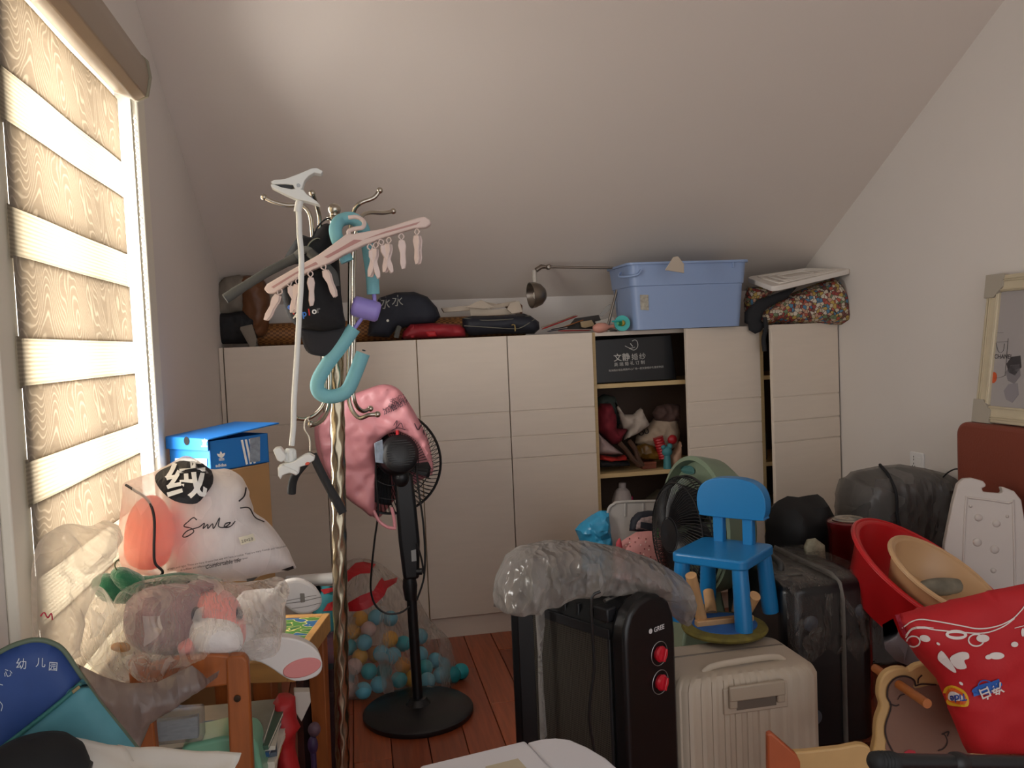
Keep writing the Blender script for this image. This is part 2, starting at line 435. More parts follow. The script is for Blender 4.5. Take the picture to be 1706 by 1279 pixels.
# ================================================================== the room
XL, XR, WY, YB, ZT = -.565, 2.355, 3.787, 4.24, 1.368
YR = -1.3      # the room goes on behind the camera
m_wall = M('wall_paint', '#ddd6cf', .9, var=.02, vscale=1.5, bump=.05, bscale=300)
m_ceil = M('ceiling_paint', '#dacfc5', .92, var=.02, vscale=1.2, bump=.05, bscale=300)
m_trimw = M('cream_trim', '#e6e0cf', .5)
m_cab = M('cabinet_lacquer', '#d9cbbb', .45, var=.025, vscale=5, stretch=(1, 1, 9), bump=.06, bscale=90)
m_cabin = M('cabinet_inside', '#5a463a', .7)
m_edge = M('shelf_birch', '#c9ad7c', .55, var=.08, vscale=20, stretch=(1, 8, 8))
m_white = M('white_plastic', '#e9e8e6', .35)
m_black = M('black_plastic', '#131315', .42)
m_blackm = M('black_matte', '#17171a', .8, var=.1, vscale=30)
# floor with planks
fl = build(MB().box((XL - .3, YR, -.06), (XR + .1, YB + .05, -.012)), 'floor', M('floor_base', '#2a120b', .8), kind='structure', label='reddish brown laminate plank floor')
m_pl = [M('plank_a', '#95482a', .32, var=.28, vscale=7, stretch=(9, .6, 1)), M('plank_b', '#a25230', .32, var=.28, vscale=7, stretch=(9, .6, 1)), M('plank_c', '#874024', .32, var=.28, vscale=7, stretch=(9, .6, 1))]
pw, plen = .125, .9
srcp = None
for i in range(24):
    x0 = XL + i * pw
    y = YR + 1.0 - (i * .37 % plen)
    while y < YB:
        y0, y1 = max(y, YR + .6), min(y + plen, YB)
        if y1 - y0 > .1:
            full = abs(y1 - y0 - plen) < 1e-6
            k = (i * 5 + int(y * 3)) % 3
            if full and ('pl%d' % k) in FR: inst(FR['pl%d' % k], fl, TR(x0 + pw / 2, y0 + plen / 2, -.006))
            else:
                o = build(MB().box((x0 + .0012, y0 + .0012, -.012), (x0 + pw - .0012, y1 - .0012, 0)), 'plank', m_pl[k], fl, bevel=.0015, bseg=1)
                if full: FR['pl%d' % k] = o
        y += plen
# left wall with window hole
wy0, wy1, wz0, wz1 = 1.54, 2.50, .73, 2.06
def zc(x, y):   # sloped ceiling height
    t = (x - XL) / (XR - XL); return (1 - t) * (1.762 + .535 * (3.884 - y)) + t * (1.679 + .593 * (4.039 - y))
YK = 1.55        # where the slope meets the flat ceiling
t = .14
mb = MB()
def wallpart(y0, y1, z0, z1=None):
    tl = lambda y: z1 if z1 is not None else zc(XL, max(y, YK)) + .01
    mb.hexa([(XL - t, y0, z0), (XL, y0, z0), (XL, y1, z0), (XL - t, y1, z0)], [(XL - t, y0, tl(y0)), (XL, y0, tl(y0)), (XL, y1, tl(y1)), (XL - t, y1, tl(y1))])
wallpart(YR, wy0, -.05); wallpart(wy0, wy1, -.05, wz0); wallpart(wy0, wy1, wz1); wallpart(wy1, YB + .02, -.05)
build(mb, 'wall_left', m_wall, kind='structure', smooth=None)
mb = MB()
zt = lambda y: zc(XR, max(y, YK)) + .01
for a, b in ((YR, YK), (YK, YB + .02)):
    mb.hexa([(XR, a, -.05), (XR + .12, a, -.05), (XR + .12, b, -.05), (XR, b, -.05)], [(XR, a, zt(a)), (XR + .12, a, zt(a)), (XR + .12, b, zt(b)), (XR, b, zt(b))])
build(mb, 'wall_right', m_wall, kind='structure', smooth=None)
build(MB().hexa([(XL - .1, YB, -.05), (XR + .1, YB, -.05), (XR + .1, YB + .1, -.05), (XL - .1, YB + .1, -.05)], [(XL - .1, YB, zc(XL, YB) + .02), (XR + .1, YB, zc(XR, YB) + .02), (XR + .1, YB + .1, zc(XR, YB) + .02), (XL - .1, YB + .1, zc(XL, YB) + .02)]), 'wall_back', m_wall, kind='structure', smooth=None)
# ceiling: sloped, with a soft plaster cove along the left wall, then level towards the rear
mb = MB(); NX, NY = 40, 24
ys = [YB + .12 - (YB + .12 - YK) * j / NY for j in range(NY + 1)] + [YK - .05, YK - .3, YR]
vs = []
for j, y in enumerate(ys):
    for i in range(NX + 1):
        x = XL - .02 + (XR + .04 - XL) * (i / NX) ** 1.5
        z = zc(x, max(y, YK - .02)); d = (x - XL) / .16
        if d < 1: z -= .055 * (1 - max(d, 0)) ** 2
        vs.append((x, y, z))
n = NX + 1
mb.add(vs, [(j * n + i, j * n + i + 1, (j + 1) * n + i + 1, (j + 1) * n + i) for j in range(len(ys) - 1) for i in range(NX)])
build(mb, 'ceiling', m_ceil, kind='structure', solid=.0, smooth=60)

# window: frame, mullions, panes, casing, sill
win = thing('window_1', 'bright window behind the striped blind', None); win['kind'] = 'structure'
m_fr = M('window_frame', '#b9b4a8', .5)
xf = XL - t + .03
for nm, lo, hi in (('frame_rail', (xf - .03, wy0, wz0), (xf + .03, wy1, wz0 + .05)), ('frame_rail', (xf - .03, wy0, wz1 - .05), (xf + .03, wy1, wz1)), ('frame_rail', (xf - .03, wy0, 1.52), (xf + .03, wy1, 1.56)),
                  ('frame_stile', (xf - .03, wy0, wz0), (xf + .03, wy0 + .05, wz1)), ('frame_stile', (xf - .03, wy1 - .05, wz0), (xf + .03, wy1, wz1)), ('frame_stile', (xf - .03, 1.97, wz0), (xf + .03, 2.03, wz1))):
    build(MB().box(lo, hi), nm, m_fr, win, bevel=.004)
gm = film('window_glass', '#ffffff', .02, .02, .05, 1, 0)
for a, b in ((wy0 + .05, 1.97), (2.03, wy1 - .05)):
    for c, d in ((wz0 + .05, 1.52), (1.56, wz1 - .05)):
        build(MB().box((xf - .004, a, c), (xf + .004, b, d)), 'pane', gm, win)
cw = .085
for nm, lo, hi in (('casing', (XL, wy0 - cw, wz0 - cw), (XL + .018, wy0, wz1 + cw)), ('casing', (XL, wy1, wz0 - cw), (XL + .018, wy1 + cw, wz1 + cw)), ('casing', (XL, wy0, wz1), (XL + .018, wy1, wz1 + cw)), ('window_sill', (XL - .1, wy0 - .02, wz0 - .03), (XL + .05, wy1 + .02, wz0))):
    build(MB().box(lo, hi), nm, m_trimw, win, bevel=.004)
for a, b in ((wy0, wy0 + .012), (wy1 - .012, wy1)):
    build(MB().box((XL - .1, a, wz0), (XL + .002, b, wz1)), 'jamb', m_trimw, win)

# zebra roller blind
bl = thing('roller_blind', 'cream striped day and night roller blind over the window', 'blind')
xb = XL + .028
by0, by1 = atx(33, 580, xb).y, atx(221, 569, xb).y
m_hr = M('blind_headrail', '#9a8874', .45)
def opaque_mat():
    m = sheetmat('blind_weave', '#d5c6ab', .66, .8); nt = m.node_tree; L = nt.links.new
    tc = nt.nodes.new('ShaderNodeTexCoord'); mp = nt.nodes.new('ShaderNodeMapping'); mp.inputs['Scale'].default_value = (1, 1, .55); L(tc.outputs['Object'], mp.inputs[0])
    n = nt.nodes.new('ShaderNodeTexNoise'); n.inputs['Scale'].default_value = 6; n.inputs['Detail'].default_value = 1.5; L(mp.outputs[0], n.inputs[0])
    mu = nt.nodes.new('ShaderNodeMath'); mu.operation = 'MULTIPLY'; mu.inputs[1].default_value = 260; L(n.outputs[0], mu.inputs[0])
    si = nt.nodes.new('ShaderNodeMath'); si.operation = 'SINE'; L(mu.outputs[0], si.inputs[0])
    r = nt.nodes.new('ShaderNodeMapRange'); r.inputs[1].default_value = .5; r.inputs[2].default_value = 1; L(si.outputs[0], r.inputs[0])
    mx = nt.nodes.new('ShaderNodeMix'); mx.data_type = 'RGBA'; mx.inputs[6].default_value = lin('#b2a798') + (1,); mx.inputs[7].default_value = lin('#c9bfb0') + (1,)
    L(r.outputs[0], mx.inputs[0])
    L(mx.outputs[2], nt.nodes[m['tl']].inputs[0]); L(mx.outputs[2], nt.nodes['Principled BSDF'].inputs['Base Color'])
    return m
def sheer_mat():
    m = sheetmat('blind_sheer', '#f6f0e2', .85, .8); nt = m.node_tree; L = nt.links.new
    tc = nt.nodes.new('ShaderNodeTexCoord'); w = nt.nodes.new('ShaderNodeTexWave'); w.bands_direction = 'Z'; w.inputs['Scale'].default_value = 44; L(tc.outputs['Object'], w.inputs[0])
    mx = nt.nodes.new('ShaderNodeMix'); mx.data_type = 'RGBA'; mx.inputs[6].default_value = lin('#b9b1a2') + (1,); mx.inputs[7].default_value = lin('#cec6b8') + (1,)
    L(w.outputs[0], mx.inputs[0]); L(mx.outputs[2], nt.nodes[m['tl']].inputs[0]); L(mx.outputs[2], nt.nodes['Principled BSDF'].inputs['Base Color'])
    return m
m_op, m_sh = opaque_mat(), sheer_mat()
zs = [atx(217, y, xb).z for y in (190, 281, 338, 425, 480, 568, 624, 709, 763, 850)]
zs += [zs[-1] - .088, zs[-1] - .088 - .135, zs[-1] - .088 - .135 - .06]
for k in range(len(zs) - 1):
    z1, z0 = zs[k], zs[k + 1]; op = k % 2 == 0
    mbk = MB().grid(lambda u, v: V((xb + (0 if op else -.004) + .0015 * math.sin(9 * u), by0 + (by1 - by0) * u, z0 - .002 + (z1 - z0 + .004) * v)), 12, 4)
    build(mbk, 'opaque_band' if op else 'sheer_band', m_op if op else m_sh, bl, solid=.0008)
z1 = zs[0]
mbk = MB().grid(lambda u, v: V((xb - .006, by0 + (by1 - by0) * u, z1 - .004 + .06 * v)), 4, 1); build(mbk, 'sheer_band', m_sh, bl)
zh0 = z1 - .002
prof = [(XL + .005, zh0 + .03), (XL + .06, zh0 + .005), (XL + .07, zh0), (XL + .095, zh0 + .012), (XL + .105, zh0 + .06), (XL + .1, zh0 + .1), (XL + .085, zh0 + .115), (XL + .005, zh0 + .12)]
build(MB().prism([(a, by0 - .05, b) for a, b in prof], (0, by1 - by0 + .055, 0)), 'headrail', m_hr, bl, bevel=.003)
build(MB().prism([(XL + .004 + (a - XL) * 1.02, by1 + .004, b) for a, b in prof], (0, .008, 0)), 'end_cap', M('blind_endcap', '#8d8672', .4), bl, bevel=.002)
build(MB().box((xb - .012, by0, zs[-1] - .028), (xb + .012, by1, zs[-1])), 'bottom_rail', m_trimw, bl, bevel=.005)
# bead chain
mbk = MB()
ca, cb = atx(222, 195, xb + .02), atx(243, 770, xb + .02)
for dx in (0, .012):
    n = 60
    for i in range(n):
        p = V((ca.x, ca.y + .012 + dx, ca.z + (cb.z - ca.z) * i / (n - 1))); mbk.sphere(p, .0028, 6, 4)
    mbk.cyl((ca.x, ca.y + .012 + dx, ca.z + .01), (ca.x, ca.y + .012 + dx, cb.z), .0008, seg=4)
build(mbk, 'bead_chain', m_trimw, bl)
# wall socket on the right wall
so = thing('wall_socket', 'white double wall socket above the wrapped grey luggage', 'socket')
sc_ = atx(1530, 770, XR)
build(MB().prism([(XR - .001, sc_.y + a, sc_.z + b) for a, b in rrect(.086, .086, .006)], (-.008, 0, 0)), 'faceplate', m_white, so, bevel=.002)
build(MB().box((XR - .0105, sc_.y - .03, sc_.z - .008), (XR - .008, sc_.y - .002, sc_.z + .024)), 'rocker', m_white, so, bevel=.001)
mbk = MB()
for a, b in ((.018, .012), (.018, .024), (.012, -.018), (.026, -.018), (.019, -.006)): mbk.box((XR - .0094, sc_.y + a - .002, sc_.z + b - .005), (XR - .0078, sc_.y + a + .002, sc_.z + b + .003))
build(mbk, 'slots', m_black, so)

# ================================================================== wardrobes
GZ = [1.022, .906, .805]
def door_mb(w, z0, z1, th=.02):
    """door in its own frame: hinge edge at x=0 going to -x, front at y=-th"""
    mb = MB(); g = .0025; cuts = [z1] + GZ + [z0]
    mb.box((-w, -th + .004, z0), (0, 0, z1))
    for k in range(len(cuts) - 1): mb.box((-w, -th, cuts[k + 1] + (g if k < 3 else 0)), (0, -th + .004, cuts[k] - (g if k else 0)))
    return mb
WG = 'row of low cream wardrobes under the slope'
def cabinet(x0, x1, label, shelves=(), inner=True):
    w = thing('wardrobe', label, 'wardrobe', WG)
    s = .018; c = w
    build(MB().box((x0, WY, .1), (x0 + s, YB - .02, ZT)), 'side_panel', m_edge, c)
    build(MB().box((x1 - s, WY, .1), (x1, YB - .02, ZT)), 'side_panel', m_edge, c)
    build(MB().box((x0 + s, WY, ZT - s), (x1 - s, YB - .02, ZT)), 'top_panel', m_cab, c)
    build(MB().box((x0 + s, WY, .1), (x1 - s, YB - .02, .118)), 'bottom_panel', m_edge, c)
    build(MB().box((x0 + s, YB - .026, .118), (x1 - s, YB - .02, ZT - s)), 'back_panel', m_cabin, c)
    build(MB().box((x0, WY + .004, 0), (x1, WY + .02, .1)), 'plinth', m_cab, c)
    for z in shelves: build(MB().box((x0 + s, WY + .012, z - .02), (x1 - s, YB - .03, z)), 'shelf', m_edge, c, bevel=.001)
    return w
def hang(w, xh, width, ang, z0=.1, flip=False):
    mb = door_mb(width, z0, ZT)
    if flip: mb.T(Matrix.Diagonal((-1, 1, 1, 1)))
    mat = TR(xh, WY, 0) @ rotz(ang)
    build(mb, 'door', m_cab, w, m=mat, bevel=.0012, bseg=1, smooth=30)
xs_ = [-.543, -.138, .282, .693, 1.097, 1.53, 1.94, 2.345]
build(MB().box((XL + .002, WY - .012, 0), (-.546, WY + .02, ZT)), 'trim_1', m_cab, kind='structure')
w1 = cabinet(xs_[0], xs_[2], 'cream two-door wardrobe in the corner behind the coat rack', (1.0, .6)); hang(w1, xs_[0] + .002, .402, 0, flip=True); hang(w1, xs_[2] - .002, .416, 0)
w2 = cabinet(xs_[2], xs_[4], 'cream two-door wardrobe behind the pedestal fan, both doors shut', (1.0, .6)); hang(w2, xs_[2] + .002, .407, 0, flip=True); hang(w2, xs_[4] - .002, .400, 0)
zsh = [at(1060, 640, WY).z + .008, at(1050, 790, WY).z + .008]
w3 = cabinet(xs_[4], xs_[6], 'cream wardrobe with one door missing, clothes and black box inside', zsh + [.45]); hang(w3, xs_[6] - .012, .415, 11)
w5 = cabinet(xs_[6], xs_[7], 'cream wardrobe with ajar door next to the right wall', [zsh[0] + .0, zsh[1] - .0, .45]); hang(w5, xs_[7] - .002, .412, 13)
# ================================================================== children's table and what stands around it
m_pine = M('orange_pine', '#9a5526', .45, var=.22, vscale=9, stretch=(6, 6, .8), bump=.05)
m_pinel = M('light_pine', '#b98a50', .5, var=.15, vscale=10, stretch=(.8, 6, 6))
def map_mat():
    m = M('board_map', '#3d6a3a', .4); nt = m.node_tree; L = nt.links.new; p = nt.nodes['Principled BSDF']
    tc = nt.nodes.new('ShaderNodeTexCoord'); n = nt.nodes.new('ShaderNodeTexNoise'); n.inputs['Scale'].default_value = 14; n.inputs['Detail'].default_value = 2; L(tc.outputs['Object'], n.inputs[0])
    r = nt.nodes.new('ShaderNodeValToRGB'); r.color_ramp.interpolation = 'CONSTANT'; e = r.color_ramp.elements
    cols = [(0, '#2c5e86'), (.42, '#2c5e86'), (.44, '#d8c87a'), (.455, '#4a7a3a'), (.53, '#5c8238'), (.55, '#d6c47c'), (.565, '#3d6a3a'), (.66, '#9a5a34'), (.68, '#47703a')]
    while len(e) < len(cols): e.new(.5)
    for q, (a, b) in zip(e, cols): q.position = a; q.color = lin(b) + (1,)
    L(n.outputs[0], r.inputs[0]); L(r.outputs[0], p.inputs['Base Color']); return m
TB = TR(-.1, 2.394, 0) @ rotz(-12)
tab = thing('play_table', 'wooden play table with a green and blue map top beside the coat rack', 'table', m=TB)
tw, td, tz = .21, .36, .60
build(MB().box((-tw + .02, -td + .02, tz - .014), (-.02, -.02, tz - .004)), 'map_top', map_mat(), tab)
for lo, hi in (((-.02, -td, tz - .05), (0, 0, tz)), ((-tw, -td, tz - .05), (-tw + .02, 0, tz)), ((-tw + .02, -.02, tz - .05), (-.02, 0, tz)), ((-tw + .02, -td, tz - .05), (-.02, -td + .02, tz))):
    build(MB().box(lo, hi), 'edge_rail', m_pinel, tab, bevel=.002)
for x in (-.032, -tw + .032):
    for y in (-.035, -td + .035):
        if x > -.1 and y < -.1: x = -.085
        build(MB().hexa([(x - .016, y - .016, 0), (x + .016, y - .016, 0), (x + .016, y + .016, 0), (x - .016, y + .016, 0)], [(x - .024, y - .024, tz - .05), (x + .024, y - .024, tz - .05), (x + .024, y + .024, tz - .05), (x - .024, y + .024, tz - .05)]), 'leg', m_pine, tab, bevel=.003)
st = thing('low_stool', 'low pine stool with splayed legs carrying the magazine pile', 'stool')
sx0, sx1, sy0, sy1 = -.46, -.225, 1.84, 2.0
build(MB().box((sx0, sy0, .43), (sx1, sy1, .45)), 'seat', m_pine, st, bevel=.004)
for x, dx in ((sx0 + .03, -.012), (sx1 - .03, .012)):
    for y, dy in ((sy0 + .03, 0), (sy1 - .03, .01)):
        build(MB().hexa([(x + dx - .014, y + dy - .014, 0), (x + dx + .014, y + dy - .014, 0), (x + dx + .014, y + dy + .014, 0), (x + dx - .014, y + dy + .014, 0)], [(x - .02, y - .02, .43), (x + .02, y - .02, .43), (x + .02, y + .02, .43), (x - .02, y + .02, .43)]), 'leg', m_pine, st, bevel=.003)
# magazines and books on the shelf under the table top
cols = ['#7b7a70', '#3f5a4a', '#c8c0b0', '#b02a22', '#28507a', '#d6cfc0', '#4d5660', '#caa52e']
names = ['grey', 'dark green', 'off-white', 'red', 'blue', 'cream', 'slate', 'yellow']
z = .4505; random.seed(3)
order = [7, 2, 3, 5, 6, 4, 2, 1, 0]
posn = ['at the bottom of', 'second from the bottom of', 'third from the bottom of', 'fourth from the bottom of', 'in the middle of', 'fourth from the top of', 'third from the top of', 'second from the top of', 'on top of']
for k, ci in enumerate(order):
    th = .009 if k not in (0, 3) else .013
    a = random.uniform(-7, 7); F = TR(-.338 + random.uniform(-.01, .012), 1.875 + random.uniform(-.01, .01), z) @ rotz(90 + a)
    b = thing('magazine', '%s magazine lying %s the pile behind the orange chair' % (names[ci], posn[k]), 'magazine', 'magazine pile on the low stool', m=F)
    build(MB().box((-.1, -.13, .001), (.098, .128, th - .001)), 'pages', M('paper_pages', '#d9d2c2', .8), b)
    cm = M('cover_' + names[ci].replace(' ', '_'), cols[ci], .4, var=.15, vscale=15)
    build(MB().box((-.1, -.131, th - .001), (.1, .131, th)).box((-.1, -.131, 0), (.1, .131, .001)).box((-.101, -.131, 0), (-.1, .131, th)), 'cover', cm, b)
    z += th + .0003
# small orange chair tucked at the table
CF = TR(at(330, 1250, 1.66).x, 1.66, 0)
ch = thing('child_chair', 'orange pine child chair in front of the play table', 'chair')
p1, p2 = at(392, 1097, 1.66), at(402, 1279, 1.66)
Fch = plane((0, 1.66, 0))
slabF('back_post', [(376, 1100), (381, 1093), (405, 1093), (413, 1102), (417, 1190), (424, 1330), (385, 1330), (380, 1200)], Fch, .028, m_pine, ch, bevel=.004)
slabF('back_post', [(212, 1105), (218, 1098), (240, 1098), (247, 1107), (255, 1200), (268, 1330), (230, 1330), (222, 1200)], Fch, .028, m_pine, ch, bevel=.004)
slabF('top_rail', [(240, 1110), (290, 1098), (328, 1094), (352, 1091), (382, 1094), (380, 1143), (330, 1150), (244, 1160)], Fch, .02, m_pine, ch, bevel=.004, off=.004)
pr, pl_ = at(404, 1320, 1.66), at(250, 1320, 1.66)
for p in (pr, pl_):
    build(MB().box((p.x - .02, 1.66, 0), (p.x + .02, 1.69, p.z + .02)), 'leg', m_pine, ch, bevel=.003)
    build(MB().box((p.x - .018, 1.79, 0), (p.x + .018, 1.82, .30)), 'leg', m_pine, ch, bevel=.003)
build(MB().box((pl_.x - .03, 1.655, .30), (pr.x + .03, 1.828, .32)), 'seat', m_pine, ch, bevel=.004)
mb = MB(); c = at(395.5, 1163, 1.657)
mb.lathe([(.0065, 0), (.0065, .003), (.004, .0032), (.004, .0015), (0, .0015)], c, (0, -1, 0), 16)
build(mb, 'bolt', M('dark_bolt', '#3a2a1c', .4, .6), ch)
# mint box on the chair seat
F = plane((0, 1.71, 0))
mbx = MB().prism(catmull(pF([(300, 1262), (310, 1243), (345, 1234), (372, 1228), (410, 1228), (425, 1236), (432, 1260), (434, 1330), (300, 1340)], F), 4, True), (0, .1, 0))
o = build(mbx, 'storage_tub', M('mint_plastic', '#6fa386', .35), m=F, bevel=.008, bseg=3, label='mint green plastic tub behind the post of the orange chair', cat='tub')
# clear document box + screwdriver
F = plane((0, 1.70, 0), 0)
db = thing('document_case', 'clear plastic case of folded papers under the crumpled grey bag', 'case', m=F)
slabF('case_shell', [(247, 1188), (336, 1183), (338, 1235), (250, 1244)], F, .035, film('clear_case', '#8b8f93', .25, .45, .15, 4, .1), db, bevel=.004)
slabF('papers', [(256, 1206), (310, 1200), (328, 1196), (329, 1233), (256, 1240)], F, .018, M('pale_document', '#9fa4a6', .7, var=.15, vscale=60, stretch=(1, 1, 4)), db, off=.008)
sd = thing('screwdriver', 'blue handled screwdriver lying beside the magazines', 'screwdriver')
a, b, c2 = at(335, 1209, 1.86), at(367, 1206, 1.88), at(385, 1205, 1.9)
build(MB().tube([a, a.lerp(b, .12), a.lerp(b, .8), b], [.006, .0095, .0095, .005], 10), 'handle', M('blue_handle', '#1f5a8e', .35), sd)
build(MB().cyl(b, c2, .003, .003, 8), 'shaft', M('steel', '#8a8a88', .3, .9), sd)
# red and white paper bag on the floor
F = plane((0, 1.97, 0), 5)
pb = thing('paper_bag', 'crumpled red and white paper bag on the floor by the table', 'bag', m=F)
m_redp = M('red_paper', '#a81c1f', .55, var=.12, vscale=8)
slabF('white_panel', [(490, 1161), (517, 1161), (519, 1178), (503, 1212), (492, 1195)], F, .03, M('white_card', '#b9b3a9', .6), pb, off=.03)
puffF('red_panel', [(455, 1170), (463, 1158), (492, 1160), (494, 1195), (501, 1210), (493, 1222), (492, 1245), (500, 1279), (506, 1360), (455, 1360), (462, 1290), (458, 1230), (448, 1210)], F, .03, .06, m_redp, pb, wr=.01, ws=14, sm=False)
# translucent dark storage box and small things by the rack
F = plane((0, 2.43, 0), 0)
sb = thing('storage_box', 'dark translucent purple storage box behind the coat rack pole', 'box', m=F)
m_dk = film('smoky_purple', '#4a2a33', .45, .65, .2, 5, .2)
q = pF([(492, 1100), (557, 1092), (560, 1390), (500, 1395)], F)
build(MB().prism([p for p in q], (0, .22, 0)), 'tub', m_dk, sb, bevel=.006)
build(MB().prism([q[0] + V((-.008, -.006, -.02)), q[1] + V((.008, -.006, -.02)), q[1] + V((.008, -.006, 0.004)), q[0] + V((-.008, -.006, .004))], (0, .232, 0)), 'lid', film('smoky_pink', '#8a5560', .4, .6, .2, 5, .2), sb, bevel=.004)
build(MB().box((q[0].x + .01, .02, .02), (q[1].x - .01, .2, .35)), 'contents', M('dark_contents', '#2c1716', .7, var=.4, vscale=12), sb)
fg = thing('toy_figure', 'small purple toy figure on the floor behind the red paper bag', 'toy')
c = at(524, 1222, 2.28)
build(MB().sphere(c + V((0, 0, .012)), (.017, .015, .02), 14, 10), 'head', M('mauve_toy', '#6b505c', .5, var=.3, vscale=60), fg)
build(MB().sphere(c + V((-.006, 0, -.03)), (.014, .013, .026), 12, 8).cyl((c.x - .006, c.y, 0), (c.x - .006, c.y, c.z - .04), .008, .008, 10), 'body', M('purple_toy', '#3f2b50', .5), fg)
# white tube and rolled play mat
a, b = at(478, 969, 2.75), at(557, 963, 2.72)
rt = build(MB().tube([a, b], .019, 20), 'rolled_poster', M('white_roll', '#cfcdca', .45), label='white rolled poster lying behind the rack pole', cat='poster')
F = plane((0, 2.66, 0))
pm = puffF('folded_play_mat', [(520, 980), (545, 976), (558, 978), (562, 1000), (563, 1060), (540, 1300), (522, 1300), (521, 1020)], F, .03, .05, M('teal_mat', '#2f7f86', .6, var=.3, vscale=18), label='teal and red folded play mat standing behind the table', cat='mat', wr=.006)
for q_ in ([(534, 982), (556, 978), (557, 984), (540, 990)], [(546, 1005), (558, 1000), (560, 1016), (538, 1018)]): mark('red_print', [ppx(q_)], m_redp, pm, pm, maxlen=8)

# ------------------------------------------------------------------ carton + shoe box
m_card = M('cardboard', '#a17c54', .75, var=.1, vscale=6)
Cn = at(352, 787, 2.44)
SBF = TR(Cn) @ rotz(46)
cb = build(MB().box((-.01, -.005, -Cn.z), (.20, .20, -.001)), 'cardboard_carton', m_card, m=TR(Cn) @ rotz(46), bevel=.003, label='plain brown cardboard carton standing under the blue shoe box', cat='carton')
sbx = thing('shoe_box', 'bright blue shoe box with white logos and a half-open lid', 'shoe box', m=SBF)
m_blue = M('adidas_blue', '#1f74c4', .5, var=.03)
hh = at(352, 735, 2.44).z - Cn.z
m_wp = M('white_print', '#f2f2ee', .6)
lt, rtn = .185, .205
mb = MB()
mb.box((0, 0, 0), (.004, lt, hh)).box((rtn - .004, 0, 0), (rtn, lt, hh)).box((0, 0, 0), (rtn, .004, hh)).box((0, lt - .004, 0), (rtn, lt, hh)).box((0, 0, 0), (rtn, lt, .004))
body = build(mb, 'box_body', m_blue, sbx, bevel=.001)
lidm = MB()
lz = hh + .004
lidm.hexa([(-.006, -.004, lz), (rtn + .035, -.012, lz + .02), (rtn + .035, lt + .006, lz + .02), (-.006, lt + .006, lz + .002)], [(-.006, -.004, lz + .004), (rtn + .035, -.012, lz + .024), (rtn + .035, lt + .006, lz + .024), (-.006, lt + .006, lz + .006)])
lidm.box((-.008, -.002, lz - .03), (-.004, lt + .004, lz + .004))
lid = build(lidm, 'lid', m_blue, sbx, bevel=.001)
build(MB().lathe([(.012, 0), (.012, .0012), (0, .0012)], (-.0085, lt * .48, lz - .004), (-1, 0, 0), 20), 'finger_hole', M('hole_black', '#0b0b0d', .9), sbx)
def trefoil(cx, cy, s, ang=0):
    out = []
    c, q = math.cos(math.radians(ang)), math.sin(math.radians(ang))
    def tr(pts): return [(cx + (x * c - y * q) * s, cy + (x * q + y * c) * s) for x, y in pts]
    leaf = [(0, -1), (.22, -.6), (.24, -.2), (.12, .15), (-.12, .15), (-.24, -.2), (-.22, -.6)]
    out.append(ppx(tr(leaf), 3))
    for sg in (1, -1):
        a = math.radians(48) * sg; out.append(ppx(tr([(x * math.cos(a) * .95 - y * math.sin(a) * .95, x * math.sin(a) * .95 + y * math.cos(a) * .95) for x, y in leaf]), 3))
    for k in range(3): out.append(ppx(tr([(-.5, .22 + k * .16), (.5, .22 + k * .16), (.45, .31 + k * .16), (-.45, .31 + k * .16)])))
    return out
mark('logo', trefoil(341, 737, 6.5, 2) + [tpx('adidas', 335.5, 744, 4.2, -1, bold=.02)], m_wp, [lid, body], sbx)
mark('logo', trefoil(368.5, 761, 9.5, -6) + [tpx('adidas', 359, 778, 7.4, 6, bold=.02)], m_wp, [lid, body], sbx)
for k in range(3):
    x = 401 + k * 6.5
    mark('stripe', [ppx([(x, 733 - k * .9), (x + 3.6, 732.4 - k * .9), (x + 12, 773 - k), (x + 8.4, 774 - k)])], m_wp, body, sbx, maxlen=20)
    y = 719 - k * 2.2
    mark('stripe', [ppx([(402 + k * 7, 715.4 - k * .2), (406 + k * 7, 715.2 - k * .2), (424 + k * 7, 728.4 - k * 1.3), (420 + k * 7, 728.8 - k * 1.3)])], m_wp, lid, sbx, maxlen=20, off=.003)
mark('size_label', [ppx([(292, 763), (345, 764), (345, 776), (292, 775)])], m_wp, body, sbx, off=.002)
mark('barcode_label', [ppx([(416, 730), (433, 727), (433, 768), (416, 770)])], M('label_grey', '#8f9aa8', .6, var=.3, vscale=80), body, sbx, off=.0025)

# ------------------------------------------------------------------ quilt bag, cushion inside, pale bag by the window
FQ = plane((-.33, 1.99, .6), 24)
m_non = film('quilt_bag_fabric', '#f4eeec', .42, .55, .65, 8, .25, .3, .6)
qb = thing('quilt_bag', 'white fabric quilt bag printed Smile with black round emblem', 'bag', m=FQ)
qo = [(310, 759), (333, 768), (352, 781), (380, 781), (404, 796), (415, 825), (421, 850), (446, 869), (470, 900), (488, 942), (440, 957), (392, 968), (330, 968), (270, 962), (230, 956), (204, 946), (196, 905), (200, 855), (204, 822), (205, 806), (226, 796), (265, 782), (290, 768)]
bag = puffF('bag_body', qo, FQ, .115, .12, m_non, qb, wr=.016, ws=9, seed=2, D=.10)
m_ink = M('black_ink', '#16151a', .6)
emb = mark('emblem', [ppx([(258, 797), (266, 785), (285, 776), (300, 768), (320, 770), (345, 775), (354, 790), (354, 806), (343, 822), (328, 838), (305, 838), (284, 831), (266, 815)], 3)], m_ink, bag, qb, off=.003, maxlen=14)
mark('emblem_character', [tpx('绒', 277, 826, 62, 4, sx=1.1, bold=.02)], m_wp, bag, qb, off=.006)
